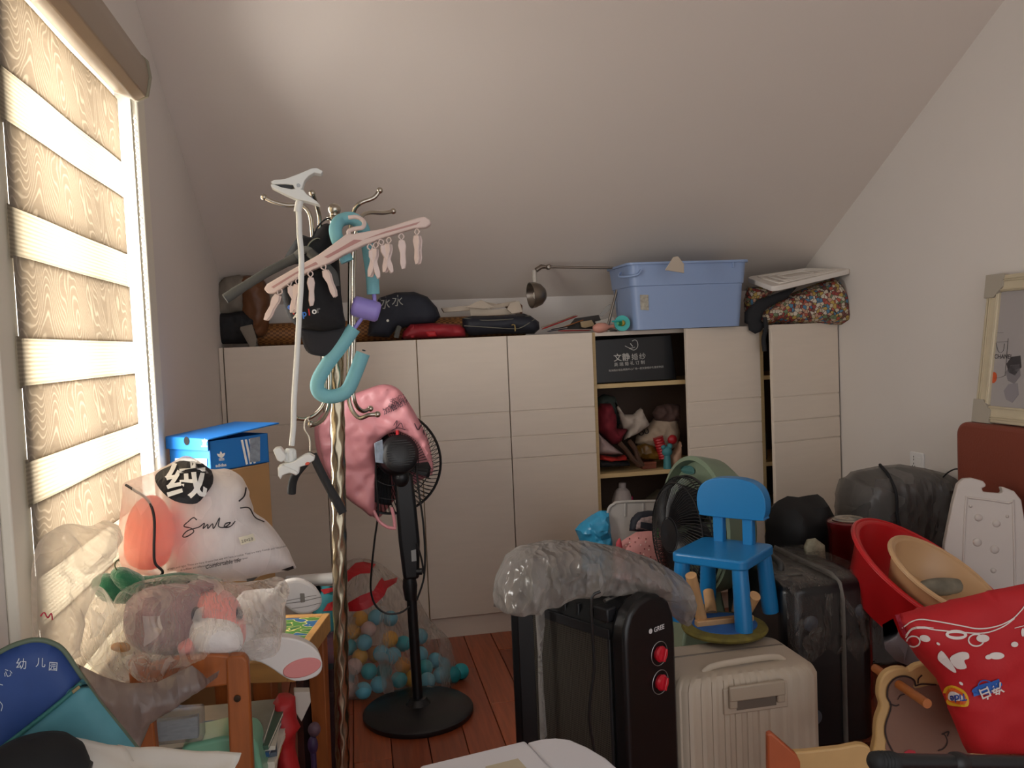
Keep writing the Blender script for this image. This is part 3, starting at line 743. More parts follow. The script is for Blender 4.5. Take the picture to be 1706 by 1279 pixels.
mark('print', [spx([(328, 866), (322, 862), (312, 870), (306, 877), (318, 880), (322, 886), (310, 894), (304, 893), (312, 884), (330, 878), (340, 871), (338, 880), (346, 873), (346, 880), (354, 872), (356, 880), (366, 862), (364, 876), (374, 878), (383, 870), (376, 872), (374, 878), (384, 876), (391, 868)], 1.9)], m_ink, bag, qb, off=.004)
mark('print', [tpx('straight and right. These are many dreams that way and have possible. They are many friends and happiness', 278, 948, 4.6, 10.5), tpx('all brilliant and different and make memories in every forever.', 300, 950, 4.6, 10.5)], m_ink, bag, qb, off=.007)
mark('print', [tpx('Comfortable life', 342, 946, 9, 12, shear=.25, bold=.012)], m_ink, bag, qb, off=.009)
mark('size_sticker', [ppx([(397, 895), (421, 889), (425, 900), (401, 908)])], M('cream_sticker', '#e3dcc4', .6), bag, qb, off=.004, maxlen=10)
mark('size_print', [tpx('2.0×2.0', 402, 904, 6.4, 14)], m_ink, bag, qb, off=.006)
mark('piping', [spx([(488, 944), (440, 959), (392, 969)], 5)], m_ink, bag, qb, off=.005, maxlen=12)
tubeF('piping', [(207, 806), (216, 812), (232, 824), (239, 850), (238, 900), (240, 922), (252, 936), (247, 955)], FQ, .0028, m_ink, qb, dy=[-.02, -.05, -.085, -.105, -.11, -.11, -.11, -.07])
mark('piping', [spx([(409, 812), (406, 826), (397, 835)], 2.5), spx([(399, 846), (414, 846), (424, 862), (440, 870)], 2)], m_ink, bag, qb, off=.004)
puffF('folded_quilt', [(312, 776), (352, 790), (398, 800), (412, 850), (440, 872), (464, 905), (478, 940), (392, 960), (300, 958), (286, 900), (284, 830), (290, 790)], FQ, .10, .10, M('quilt_white', '#efeae8', .9), label='white quilt folded inside the printed quilt bag', cat='quilt', wr=.01, D=.08)
puffF('orange_cushion', [(206, 905), (214, 858), (236, 830), (262, 826), (282, 850), (286, 900), (272, 936), (238, 948), (212, 936)], plane((-.33, 1.975, .6), 24), .085, .05, sheetmat('orange_plush', '#ff7a3e', .5, .9), label='glowing orange cushion pressed inside the white quilt bag', cat='cushion', wr=.006)
FW = plane((-.43, 1.72, .6), 72)
pw_ = puffF('pale_bag', [(70, 1092), (62, 1000), (64, 935), (80, 890), (112, 872), (150, 876), (176, 866), (186, 880), (174, 920), (150, 945), (138, 962), (136, 1000), (124, 1050), (112, 1105)], FW, .035, .03, film('milky_bag', '#fffaf2', .3, .7, .4, 6, .9, .25, .85), label='pale milky plastic bag slumped against the striped blind', cat='bag', wr=.02, ws=9, seed=5, ridge=.05, rs=11, res=.01, D=.05)
mark('red_scribble', [spx([(68, 1026), (74, 1020), (80, 1028), (86, 1022), (88, 1032)], 2.5)], M('red_ink', '#c8334a', .6), pw_, pw_, off=.004)
# green plush toy
FG = plane((-.34, 1.86, .62), 26)
m_gr = M('green_fleece', '#1f6b4a', .95, var=.25, vscale=45, bump=.6, bscale=160, sheen=.6)
gp = thing('green_plush', 'green fleece plush toy lying between the quilt bag and plastic bag', 'plush toy', m=FG)
puffF('body', [(152, 978), (158, 962), (178, 954), (198, 962), (225, 975), (226, 1000), (200, 1005), (170, 1000)], FG, .035, .03, m_gr, gp, wr=.004, ws=20)
puffF('head', [(184, 962), (190, 948), (206, 944), (222, 950), (240, 962), (238, 985), (215, 990), (195, 980)], FG @ TR(0, -.02, 0), .03, .03, m_gr, gp, wr=.004, ws=20)
puffF('arm', [(222, 962), (260, 958), (300, 953), (340, 958), (372, 966), (340, 972), (280, 975), (230, 980)], FG, .02, .02, m_gr, gp, wr=.003, ws=20)
tubeF('string', [(190, 946), (186, 938), (188, 930), (193, 928)], FG, .0012, M('string_dark', '#4b5a3a', .7), gp, dy=[-.03] * 4)

# ------------------------------------------------------------------ pink plush in a clear bag
FP = plane((-.335, 1.76, .62), 24)
pk = thing('pink_plush', 'pink and white plush animal wrapped inside the clear plastic bag', 'plush toy', m=FP)
m_pk = M('pink_fleece', '#e08a83', .95, var=.1, vscale=40, bump=.5, bscale=140, sheen=.5)
m_wf = M('white_fleece', '#e2dcd8', .95, var=.06, vscale=40, bump=.5, bscale=140, sheen=.5)
m_br = M('mauve_fur', '#8c6a6c', .95, var=.3, vscale=18, bump=.8, bscale=120, sheen=.5)
puffF('body', [(205, 1040), (215, 1000), (250, 978), (300, 972), (340, 985), (345, 1040), (320, 1080), (260, 1090), (218, 1075)], FP @ TR(0, .02, 0), .07, .06, m_br, pk, wr=.008, ws=14)
puffF('head', [(310, 1050), (312, 1010), (328, 988), (352, 980), (378, 984), (396, 1000), (406, 1030), (404, 1062), (385, 1082), (340, 1084)], FP, .075, .06, m_pk, pk)
puffF('snout', [(314, 1060), (322, 1036), (345, 1024), (372, 1024), (394, 1036), (402, 1058), (394, 1080), (368, 1090), (336, 1088), (320, 1078)], FP @ TR(0, -.048, 0), .062, .03, m_wf, pk)
for (x, y, rx, ry, dy) in ((326, 1023, 8, 13, -.045), (396, 1022, 7, 11, -.05)):
    puffF('eye', ell(x, y, rx, ry, 15, 12), FP @ TR(0, dy, 0), .02, .01, M('eye_glossy', '#2b3342', .15), pk)
puffF('foot', [(296, 1078), (304, 1068), (320, 1062), (326, 1078), (314, 1090), (300, 1090)], FP @ TR(0, -.05, 0), .02, .02, m_pk, pk)
puffF('ear', [(296, 990), (320, 968), (350, 966), (366, 976), (340, 984), (315, 1000)], FP @ TR(0, .0, 0), .02, .02, m_br, pk)
mbk = puff_pts(pF([(186, 1075), (196, 1070), (214, 1072), (216, 1082), (200, 1086), (186, 1082)], FP @ TR(0, -.02, 0)), .012, .012)
build(mbk, 'tail', M('tan_fleece', '#a8794a', .9), pk, m=FP @ TR(0, -.02, 0))
m_clear = film('clear_bag_film', '#fdfdfa', .13, .6, .06, 13, 1.0, .2, .6)
cbag = thing('clear_plastic_bag', 'crinkled clear plastic bag knotted around the pink plush animal', 'bag', m=FP)
puffF('bag_film', [(190, 1052), (188, 1020), (202, 990), (240, 970), (300, 960), (360, 961), (405, 972), (452, 966), (470, 962), (473, 972), (466, 1000), (462, 1030), (452, 1068), (430, 1086), (400, 1094), (350, 1098), (300, 1102), (260, 1112), (220, 1104), (198, 1082)], FP, .112, .10, m_clear, cbag, wr=.02, ws=9, seed=8, D=.07, res=.0068, ridge=.035, rs=17)
puffF('knotted_end', [(128, 1064), (132, 1030), (142, 1000), (154, 980), (170, 978), (186, 998), (199, 1022), (204, 1035), (198, 1060), (204, 1100), (220, 1128), (190, 1132), (160, 1118), (136, 1092)], FP @ TR(0, -.02, 0), .05, .04, m_clear, cbag, wr=.02, ws=13, seed=4, res=.0065, ridge=.035, rs=18)
puffF('loose_skirt', [(204, 1095), (260, 1090), (300, 1096), (340, 1092), (372, 1092), (358, 1108), (326, 1112), (296, 1120), (270, 1134), (230, 1134)], FP @ TR(0, -.07, 0), .02, .02, m_clear, cbag, wr=.02, ws=15, seed=6)
FS = plane((-.35, 1.60, .5), 20)
gb = puffF('grey_plastic_bag', [(128, 1105), (170, 1126), (210, 1138), (262, 1136), (320, 1108), (338, 1122), (344, 1130), (366, 1116), (362, 1128), (346, 1140), (318, 1160), (284, 1184), (250, 1206), (232, 1250), (226, 1300), (190, 1300), (150, 1190)], FS, .03, .03, film('smoky_film', '#a89a94', .72, .97, .3, 8, .6), label='crumpled smoky grey plastic bag hanging over the orange chair', cat='bag', wr=.02, ws=10, seed=9, sm=False)
# rabbit-ear stool lying on its side
m_rab = M('rabbit_white', '#dcd8d4', .4)
rb = thing('rabbit_ear_stool', 'white plastic stool lying sideways with two rabbit ears, one pink inside', 'stool')
F1 = plane((-.2, 1.86, .6), 8); F2 = plane((-.2, 2.16, .6), 10)
e1 = slabF('ear', [(380, 1096), (392, 1078), (415, 1068), (445, 1062), (480, 1062), (508, 1070), (528, 1084), (537, 1104), (533, 1122), (515, 1132), (492, 1135), (472, 1127), (450, 1112), (425, 1101)], F1, .035, m_rab, rb, sm=3, bevel=.01, bseg=3)
slabF('inner_ear', ell(503, 1112, 33, 15, -16, 24), F1, .006, M('rabbit_pink', '#d98a88', .5), rb, off=-.004, bevel=.002)
e2 = slabF('ear', [(455, 1000), (462, 978), (480, 968), (500, 966), (520, 974), (533, 988), (537, 1003), (530, 1016), (512, 1023), (494, 1022), (478, 1012), (470, 1006)], F2, .03, m_rab, rb, sm=3, bevel=.008, bseg=3)
mark('seam', [spx([(462, 1004), (500, 996), (534, 990)], .8), spx([(466, 1006), (500, 1002), (535, 994)], 1.0), spx([(480, 1014), (510, 1010), (534, 1004)], .8)], M('seam_grey', '#77726c', .6), e2, rb)
slabF('latch', [(500, 988), (507, 988), (508, 1002), (501, 1003)], F2, .005, M('latch_grey', '#7d7870', .5), rb, off=-.004, bevel=.001)
c1, c2 = F1 @ inF(405, 1085, F1), F2 @ inF(462, 1000, F2)
build(MB().hexa([c1 + V((-.09, .0, -.02)), c1 + V((.02, .0, -.02)), c2 + V((.02, .03, -.1)), c2 + V((-.09, .03, -.1))], [c1 + V((-.09, .0, .05)), c1 + V((.02, .0, .05)), c2 + V((.02, .03, .03)), c2 + V((-.09, .03, .03))]), 'seat_block', m_rab, rb, bevel=.02, bseg=3)

# ------------------------------------------------------------------ near left corner
FB = plane((-.42, 1.30, .7), 14)
kb = thing('kindergarten_bag', 'dark blue and teal zip bag with white kindergarten lettering', 'bag', m=FB)
ko = [(-25, 1100), (0, 1086), (28, 1073), (58, 1066), (84, 1070), (106, 1084), (132, 1122), (160, 1164), (200, 1212), (240, 1262), (250, 1330), (-40, 1330)]
bk = puffF('bag_body', ko, FB, .018, .03, M('navy_nylon', '#1d3f7e', .55, var=.06, vscale=30), kb, D=.03, res=.012, n=3)
m_teal = M('teal_nylon', '#4b8792', .6, var=.06, vscale=30)
pkpx = [(138, 1130), (165, 1168), (200, 1212), (240, 1262), (250, 1330), (-10, 1330), (-8, 1246), (5, 1236), (70, 1186), (110, 1152)]
puffF('front_pocket', pkpx, FB @ TR(0, -.016, 0), .010, .004, m_teal, kb, sm=False, D=.02, res=.012)
tubeF('zipper', [(-20, 1252), (5, 1234), (70, 1184), (112, 1150), (136, 1127)], FB, .0032, M('zip_green', '#2f6e6a', .5), kb, dy=[-.026] * 5, n=3)
slabF('zip_pull', [(121, 1138), (133, 1129), (136, 1133), (124, 1143)], FB, .003, M('zip_brass', '#8a7a58', .35, .8), kb, off=-.031, bevel=.0005)
tubeF('piping', [(-25, 1100), (0, 1086), (28, 1073), (58, 1066), (84, 1070), (106, 1084), (132, 1122), (160, 1164), (200, 1212), (240, 1262)], FB, .004, M('olive_piping', '#5d6b58', .6), kb, n=5)
m_chalk = M('lettering_white', '#c9d2da', .7)
mark('lettering', [tpx('幼', 26, 1112, 19, -2), tpx('儿', 59, 1109, 17, -2), tpx('园', 80, 1115, 16, -4), tpx('心', 8, 1128, 15, 22), tpx('人', -8, 1146, 15, 25), spx([(-2, 1166), (4, 1174), (2, 1184)], 1.2)], m_chalk, bk, kb, off=.002)
# paper sheets and a black dome at the near edge
FPp = None
def sheet(pts, z0, name, label, mat, curl=.02, seed=0):
    A, B, C, D = [atz(x, y, z) for (x, y, z) in pts]
    mb = MB().grid(lambda u, v: (A.lerp(B, u)).lerp(D.lerp(C, u), v) + V((0, 0, curl * math.sin(PI * u) * (.4 + .6 * math.sin(3 * v + seed)) + .006 * noise.noise(V((u * 4 + seed, v * 4, 0))))), 16, 12)
    return build(mb, name, mat, label=label, cat='paper', solid=.0012, smooth=60)
m_paper = M('white_paper', '#d9d6cf', .7, var=.03)
sheet([(4, 1246, .80), (205, 1242, .80), (270, 1330, .78), (-30, 1330, .78)], 0, 'paper_sheet', 'large white sheet of paper in front of the blue bag', m_paper, .012, 1)
sheet([(196, 1240, .80), (402, 1254, .805), (372, 1330, .78), (235, 1330, .78)], 0, 'paper_sheet', 'folded white paper sheet with upturned pointed corner below the orange chair', m_paper, .02, 4)
c = atz(58, 1290, .80)
bd = thing('domed_lid', 'black round domed lid at the lower left edge of the picture', 'hat')  # black round lid, modelled as a plain dome
build(MB().lathe([(.066, -.01), (.066, 0), (.06, .022), (.045, .038), (.022, .046), (0, .048)], c, (0, 0, 1), 32), 'dome', M('black_lid', '#101214', .85), bd)
build(MB().lathe([(.064, -.012), (.069, -.008), (.069, 0), (.064, .002)], c, (0, 0, 1), 32), 'rim', m_black, bd)
# ================================================================== coat rack and what hangs on it
RY = 2.10
FRK = plane((0, RY, 0))
m_ch = M('brushed_steel', '#b9b2a4', .22, 1.0, var=.1, vscale=8)
def rope_mat():
    m = M('twisted_steel', '#a39c8c', .2, 1.0); nt = m.node_tree; L = nt.links.new; p = nt.nodes['Principled BSDF']
    tc = nt.nodes.new('ShaderNodeTexCoord'); b = nt.nodes.new('ShaderNodeBump')
    w = nt.nodes.new('ShaderNodeTexVoronoi'); w.inputs['Scale'].default_value = 1; mp = nt.nodes.new('ShaderNodeMapping'); mp.inputs['Scale'].default_value = (70, 70, 26)
    L(tc.outputs['Object'], mp.inputs[0]); L(mp.outputs[0], w.inputs[0]); b.inputs['Strength'].default_value = .5; b.inputs['Distance'].default_value = .004
    L(w.outputs[0], b.inputs['Height']); L(b.outputs[0], p.inputs['Normal']); return m
rk = thing('coat_rack', 'tall steel coat rack with twisted pole and double hooks', 'coat rack')
top, bot = at(557, 352, RY), at(571, 1279, RY); dirv = (bot - top) / (top.z - bot.z)
floor_p = top + dirv * top.z
pt = lambda z: top + dirv * (top.z - z)
zt0 = at(560, 560, RY).z
# twisted outer sleeve: a lobed section turning along its length
mb = MB(); NZ, NS = 150, 28; vs = []
for i in range(NZ + 1):
    z = .025 + (zt0 - .025) * i / NZ; c = pt(z)
    for k in range(NS):
        a = 2 * PI * k / NS; r = .0175 + .0014 * abs(math.sin(2.5 * a + z * 55)) - .0008; r += .0009 * math.sin(4 * a - z * 70)
        vs.append(c + V((r * math.cos(a), r * math.sin(a), 0)))
mb.add(vs, [(i * NS + k, i * NS + (k + 1) % NS, (i + 1) * NS + (k + 1) % NS, (i + 1) * NS + k) for i in range(NZ) for k in range(NS)])
build(mb, 'twisted_pole', M('twisted_steel', '#a79c86', .2, 1.0, var=.15, vscale=20), rk, smooth=60)
build(MB().tube([pt(zt0 - .02), pt(top.z)], .0115, 16), 'upper_pole', m_ch, rk)
build(MB().sphere(top + V((0, 0, .004)), .016, 20, 12).lathe([(.02, 0), (.022, .006), (.013, .012)], top - V((0, 0, .022)), (0, 0, 1), 20), 'finial', m_ch, rk)
build(MB().lathe([(.17, 0), (.17, .012), (.15, .022), (.04, .03), (.022, .05), (.02, .08)], (floor_p.x, floor_p.y, 0), (0, 0, 1), 40), 'base', M('dark_steel', '#3a3833', .35, .8), rk)
build(MB().lathe([(.022, 0), (.024, .006), (.024, .02), (.02, .026)], pt(zt0 - .01), (0, 0, 1), 20), 'collar', m_ch, rk)
rodr = .0052
def rod(pts, dys): 
    p = pF(pts, FRK); p = [q + V((0, d, 0)) for q, d in zip(p, dys)]
    o = build(MB().tube(catmull(p, 6), rodr, 10), 'hook_rod', m_ch, rk, m=FRK)
    for q in (p[0], p[-1]): build(MB().sphere(q, .0078, 12, 8), 'hook_tip', m_ch, o, m=FRK)
rod([(441, 331), (455, 338), (478, 344), (504, 345), (517, 360), (521, 390), (526, 450), (538, 560), (543, 630), (541, 668), (527, 688), (510, 696), (494, 694)], [-.02, -.02, -.02, -.02, -.02, -.02, -.015, -.015, -.015, -.015, -.02, -.03, -.04])
rod([(523, 333), (528, 345), (533, 365), (534, 390), (540, 450), (548, 560), (551, 630), (549, 672), (540, 694), (527, 701), (521, 700)], [-.09, -.06, -.035, -.03, -.03, -.03, -.03, -.03, -.06, -.1, -.11])
rod([(632, 321), (622, 333), (600, 342), (589, 355), (584, 385), (583, 450), (582, 560), (580, 640), (584, 676), (598, 694), (614, 689), (628, 688)], [-.03, -.03, -.03, -.02, -.015, -.015, -.015, -.015, -.02, -.03, -.04, -.04])
rod([(658, 342), (640, 347), (615, 350), (601, 360), (594, 385), (590, 450), (590, 560), (588, 640), (592, 672), (604, 687), (618, 684)], [.09, .07, .04, .02, .015, .015, .015, .015, .02, .05, .07])

# thigh trainer: two teal foam loops and a purple hub
m_tl = M('teal_foam', '#7bb9c4', .7, bump=.15, bscale=220)
m_pp = M('lilac_plastic', '#9488d2', .45)
FT = plane((0, RY - .075, 0))
tt = thing('thigh_trainer', 'teal foam thigh trainer with lilac hub hooked on the coat rack', 'exerciser', m=FT)
tubeF('foam_arm', [(579, 438), (571, 420), (561, 397), (560, 380), (568, 367), (586, 364), (602, 376), (611, 400), (616, 430), (620, 460), (622, 490)], FT, .0152, m_tl, tt, seg=18, n=8, dy=[-.03, -.03, -.03, -.02, .0, .0, .0, .01, .01, .0, 0])
tubeF('foam_arm', [(590, 546), (570, 574), (545, 607), (530, 634), (531, 652), (545, 660), (565, 658), (580, 648), (592, 622), (605, 588)], FT, .0168, m_tl, tt, seg=18, n=8)
tubeF('link', [(623, 488), (624, 500), (623, 508)], FT, .005, m_pp, tt)
tubeF('link', [(604, 528), (597, 538), (590, 547)], FT, .005, m_pp, tt)
a, b = inF(586, 508, FT), inF(633, 521, FT); ax = (b - a).normalized()
L_ = (b - a).length
build(MB().lathe([(.0, 0), (.018, .001), (.0235, .006), (.0245, .012), (.0245, L_ - .012), (.0235, L_ - .006), (.018, L_ - .001), (0, L_)], a, ax, 28), 'hub', m_pp, tt)
build(MB().lathe([(.0045, 0), (.0045, .0008), (0, .0008)], inF(605.5, 586, FT) + V((.001, 0, .003)), (.3, -.35, 1), 10), 'end_hole', M('hole_dark', '#12303a', .8), tt)

# gooseneck phone holder
FGn = plane((0, RY - .20, 0))
m_wh = M('holder_white', '#dfe2df', .35)
gn = thing('phone_holder', 'white gooseneck phone holder clipped on top of the coat rack', 'phone holder', m=FGn)
tubeF('gooseneck', [(497, 346), (498, 362), (499, 390), (502, 424), (502, 464), (499, 516), (497, 555), (494, 605), (491, 647), (489.5, 680), (489, 710), (486, 742)], FGn, .0062, m_wh, gn, n=5, seg=14)
tubeF('sleeve', [(500, 333), (497, 345), (496, 353)], FGn, .0085, m_wh, gn, seg=14)
slabF('upper_jaw', [(452, 305), (457, 302), (476, 300), (500, 291), (520, 282.5), (528, 282), (538, 287), (536, 292), (524, 290), (515, 295), (508, 303), (504, 316), (499, 319), (492, 317), (489, 310), (476, 309), (456, 309)], FGn, .03, m_wh, gn, off=-.015, bevel=.0015)
slabF('lower_jaw', [(452.5, 309), (453, 314), (475, 325), (495, 334), (515, 338), (534, 344), (528, 337), (512, 326), (506, 318), (498, 316), (486, 317), (470, 314), (458, 309)], FGn, .03, m_wh, gn, off=-.015, bevel=.0015)
build(MB().lathe([(.004, 0), (.004, .034), (0, .034)], inF(498, 311, FGn) + V((0, .017, 0)), (0, -1, 0), 14), 'pivot', M('steel', '#8a8a88', .3, .9), gn)
slabF('grip_pad', [(458, 309), (476, 307), (490, 312), (484, 317), (470, 313)], FGn, .022, m_black, gn, off=-.011, bevel=.001)
mb = MB()
c = inF(483, 762, FGn)
for k in range(1): mb.lathe([(.009, .02), (.0125, .016), (.0135, .004), (.0125, -.008), (.006, -.012)], c, (.12, 0, 1), 20)
build(mb, 'ball_joint', m_wh, gn)
mb = MB()
for k in range(12):
    a = 2 * PI * k / 12; mb.cyl(c + V((.0132 * math.cos(a), .0132 * math.sin(a), -.004)), c + V((.0132 * math.cos(a), .0132 * math.sin(a), .013)), .0013, .0013, 6)
build(mb, 'knurling', m_wh, gn)
slabF('clamp_wing', [(456, 748), (460, 745), (468, 744), (478, 757), (476, 764), (470, 768), (463, 765)], FGn, .035, m_wh, gn, off=-.02, bevel=.002)
slabF('clamp_wing', [(464, 776), (472, 772), (482, 776), (497, 783), (496, 789), (484, 785), (472, 789), (469, 796), (465, 790)], FGn, .04, m_wh, gn, off=-.025, bevel=.002)
slabF('clamp_body', [(473, 771), (490, 767), (508, 756), (516, 754), (525, 759), (524, 765), (510, 773), (500, 776), (499, 786), (494, 790), (486, 786), (480, 779)], FGn, .03, m_wh, gn, off=-.02, bevel=.002)
m_or = M('orange_pad', '#d0503a', .6)
for x, y in ((513, 770), (493, 785)): slabF('rubber_pad', ell(x, y, 4, 2.6, -20, 10), FGn, .004, m_or, gn, off=-.024 if x < 500 else -.022, bevel=.0008)

# pink peg hanger
FH = plane((0, RY - .16, 0), -12)
m_ph = M('pale_pink_plastic', '#dcc9c2', .42)
hg = thing('peg_hanger', 'pale pink clothes hanger with rows of clothes pegs', 'hanger', m=FH)
slabF('hanger_bar', [(716, 366), (717, 373), (709, 379), (690, 380), (640, 395), (606, 408), (572, 424), (548, 438), (520, 449), (490, 466), (456, 488), (446, 489), (439, 481), (444, 473), (480, 452), (530, 424), (560, 402), (576, 390), (590, 389), (640, 380), (690, 364), (706, 360)], FH, .022, m_ph, hg, off=0, bevel=.003)
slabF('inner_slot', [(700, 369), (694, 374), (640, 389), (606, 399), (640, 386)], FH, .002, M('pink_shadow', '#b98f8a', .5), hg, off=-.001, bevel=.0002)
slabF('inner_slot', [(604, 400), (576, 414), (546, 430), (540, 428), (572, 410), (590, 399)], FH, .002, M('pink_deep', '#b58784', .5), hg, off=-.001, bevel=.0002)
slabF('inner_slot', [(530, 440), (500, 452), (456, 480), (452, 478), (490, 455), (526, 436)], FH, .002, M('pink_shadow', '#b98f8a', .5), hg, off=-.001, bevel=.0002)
tubeF('hook', [(580, 391), (580, 384), (590, 380), (602, 378), (604, 370), (598, 362), (588, 358), (576, 359)], FH, .005, m_ph, hg, dy=[.01, .01, .01, .01, .02, .03, .03, .03])
# clothes peg: two jaws, spring ring
def peg_meshes():
    A = MB()
    prof = [(-.004, .0), (.004, 0), (.006, -.012), (.0045, -.03), (.005, -.05), (.003, -.062), (-.002, -.064), (-.004, -.05), (-.003, -.03), (-.006, -.012)]
    A.prism([(x, -.005, z) for x, z in prof], (0, .0035, 0))
    B = MB().prism([(x + .001, .0025, z) for x, z in prof], (0, .0035, 0))
    C = MB().tube(catmull([(0, 0, .0), (.004, 0, .008), (0, 0, .015), (-.004, 0, .008), (0, 0, 0)], 3), .0013, 6)
    D = MB().tube(catmull([(.0035, -.006, -.02), (.0035, 0.008, -.024), (.0025, .008, -.03), (.0035, -.006, -.034)], 3), .001, 5)
    return A, B, C, D
PM = [build(x, n, m_ph, hg, bevel=.0008, bseg=1, m=I4) for x, n in zip(peg_meshes(), ('peg', 'peg', 'peg_hook', 'peg_spring'))]
offs = [WM[o].translation.copy() for o in PM]
pegs = [(617, 408, -12, 8), (624, 405, 14, -6), (636, 400, -16, 10), (646, 397, 10, -8), (668, 391, 0, 5), (694, 383, 2, -10), (540, 441, -18, 0), (516, 453, 2, 12), (494, 465, 14, -4), (482, 468, -14, 6), (462, 482, 30, 0)]
first = True
for (x, y, tilt, tw) in pegs:
    mm = FH @ TR(inF(x, y, FH) + V((0, .004, -.012))) @ roty(tilt) @ rotz(tw * 2.2) @ Matrix.Diagonal((1.45, 1.2, 1.02, 1))
    pr_ = None
    for o, of in zip(PM, offs):
        if first: c_ = o; WM[o] = mm @ TR(of)
        else: c_ = inst(o, hg, mm @ TR(of))
        if c_.name.split('.')[0] in ('peg_hook', 'peg_spring'): c_.parent = pr_
        else: pr_ = pr_ or c_
    first = False

# grey foam hanger and black garments behind it
FK = plane((0, RY - .06, 0), -8)
m_gf = M('grey_foam', '#4d4e4c', .8, bump=.1, bscale=200)
gh = thing('foam_hanger', 'dark grey foam covered hanger sticking out left of the coat rack', 'hanger', m=FK)
tubeF('left_arm', [(392, 497), (420, 477), (450, 457), (478, 441), (498, 430)], FK, .0108, m_gf, gh, seg=14, dy=[-.06, -.05, -.04, -.03, -.03])
tubeF('left_sleeve', [(388, 500), (400, 491), (411, 483)], FK, .0118, m_gf, gh, seg=14, dy=[-.062, -.056, -.052])
tubeF('neck', [(494, 432), (503, 423), (515, 418), (524, 424), (530, 430)], FK, .0085, M('grey_foam_light', '#6a6a66', .7), gh, seg=12, dy=[-.03] * 5)
tubeF('right_arm', [(522, 424), (538, 437), (552, 450), (562, 462), (565, 480)], FK, .011, m_gf, gh, seg=14, dy=[-.04, -.05, -.06, -.06, -.06])
tubeF('hook', [(514, 418), (520, 405), (530, 398), (538, 402)], FK, .002, m_ch, gh, dy=[-.03, -.02, -.01, 0])
FC = plane((0, RY - .045, 0), 5)
m_bk = M('black_cotton', '#18181b', .85, var=.15, vscale=40, bump=.15, bscale=250)
bbg = thing('black_sling_bag', 'black drawstring sling bag bunched under the top hooks', 'bag', m=FC)
puffF('bag_body', [(468, 447), (482, 415), (500, 392), (518, 395), (528, 380), (545, 372), (556, 382), (562, 410), (566, 450), (568, 500), (562, 540), (540, 545), (520, 470), (500, 440)], FC @ TR(0, .02, 0), .03, .03, m_bk, bbg, wr=.014, ws=14, seed=3)
tubeF('drawstring', [(520, 398), (530, 378), (545, 366), (553, 374), (548, 390)], FC, .002, m_bk, bbg, dy=[-.02] * 5)
# black baseball cap with coloured embroidery
cap = thing('baseball_cap', 'black baseball cap with colourful embroidered letters hanging brim down', 'cap', m=FC)
crown = puffF('crown', [(468, 480), (474, 462), (490, 452), (520, 448), (550, 455), (566, 480), (572, 520), (574, 545), (540, 552), (505, 548), (486, 535), (474, 510)], FC @ TR(0, -.03, 0), .04, .03, m_bk, cap, wr=.003, ws=10)
puffF('brim', [(500, 546), (535, 552), (575, 543), (575, 570), (568, 588), (552, 593), (525, 592), (510, 584), (503, 565)], FC @ TR(0, -.03, 0), .008, .006, M('charcoal_cotton', '#26262a', .85, var=.1, vscale=40), cap, D=.02, n=3)
for s, x, y, col in (('e', 478, 512, '#3a6fd0'), ('x', 484, 519, '#c8322e'), ('p', 490, 526, '#e6e6e0'), ('p', 504, 527, '#3f7fd6'), ('l', 514, 525, '#d23a34'), ('o', 520, 523, '#e9e9e4'), ('r', 528, 521, '#6b6b6b')):
    mark('embroidered_letter', [tpx(s, x, y, 15, 8 if x > 500 else -35, bold=.03)], M('thread_' + col[1:], col, .7), crown, cap, off=.002)
# lower wire hanger with black foam arms
FLh = plane((0, RY - .11, 0), 0)
lh = thing('wire_hanger', 'wire hanger with black foam arms on the lower rack hook', 'hanger', m=FLh)
tubeF('wire_hook', [(519, 706), (513, 698), (517, 694), (509, 700), (508, 715), (516, 730), (517, 752)], FLh, .002, m_ch, lh, n=5)
m_bf = M('black_foam', '#262729', .8, bump=.1, bscale=200)
tubeF('foam_arm', [(520, 757), (505, 775), (492, 792), (486, 808), (484, 826)], FLh, .0098, m_bf, lh, seg=14, dy=[0, .01, .02, .03, .035])
tubeF('foam_arm', [(521, 757), (535, 785), (550, 812), (562, 832), (572, 850)], FLh, .0098, m_bf, lh, seg=14, dy=[0, -.01, -.02, -.03, -.035])
tubeF('foam_sleeve', [(553, 818), (562, 832), (569, 845)], FLh, .0108, m_bf, lh, seg=14, dy=[-.022, -.03, -.033])

# ================================================================== pedestal fan with a pink bag over its head
FY = 3.05
fan = thing('pedestal_fan', 'black pedestal fan standing on the floor before the wardrobe', 'fan')
bc = atz(697, 1180, .02); bc.z = 0
m_bp = M('fan_black', '#141416', .38)
build(MB().lathe([(.196, 0), (.2, .006), (.2, .018), (.19, .026), (.1, .034), (.045, .04), (.03, .06), (.02, .062)], bc, (0, 0, 1), 56), 'base', m_bp, fan)
p0, p1 = V((bc.x, bc.y, .03)), at(685, 985, bc.y)
build(MB().tube([p0, p1 + (p1 - p0) * .1], .0185, 20), 'lower_tube', m_bp, fan)
build(MB().tube([at(684.5, 998, bc.y), at(683, 975, bc.y), at(682, 962, bc.y)], [.022, .027, .023], 20), 'height_collar', m_bp, fan)
F = plane((0, bc.y, 0))
slabF('neck_column', [(657, 800), (660, 790), (686, 786), (692, 830), (699, 900), (698, 962), (672, 965), (664, 900)], F, .05, m_bp, fan, off=-.025, bevel=.012, bseg=3)
build(MB().lathe([(.012, 0), (.012, .02), (0, .022)], at(694, 952, bc.y - .02), (1, -.2, 0), 14), 'height_knob', m_bp, fan)
slabF('label_plate', [(684, 914), (692, 912), (693, 931), (685, 932)], F, .002, M('label_silver', '#8d8d8d', .5), fan, off=-.028, bevel=.0003)
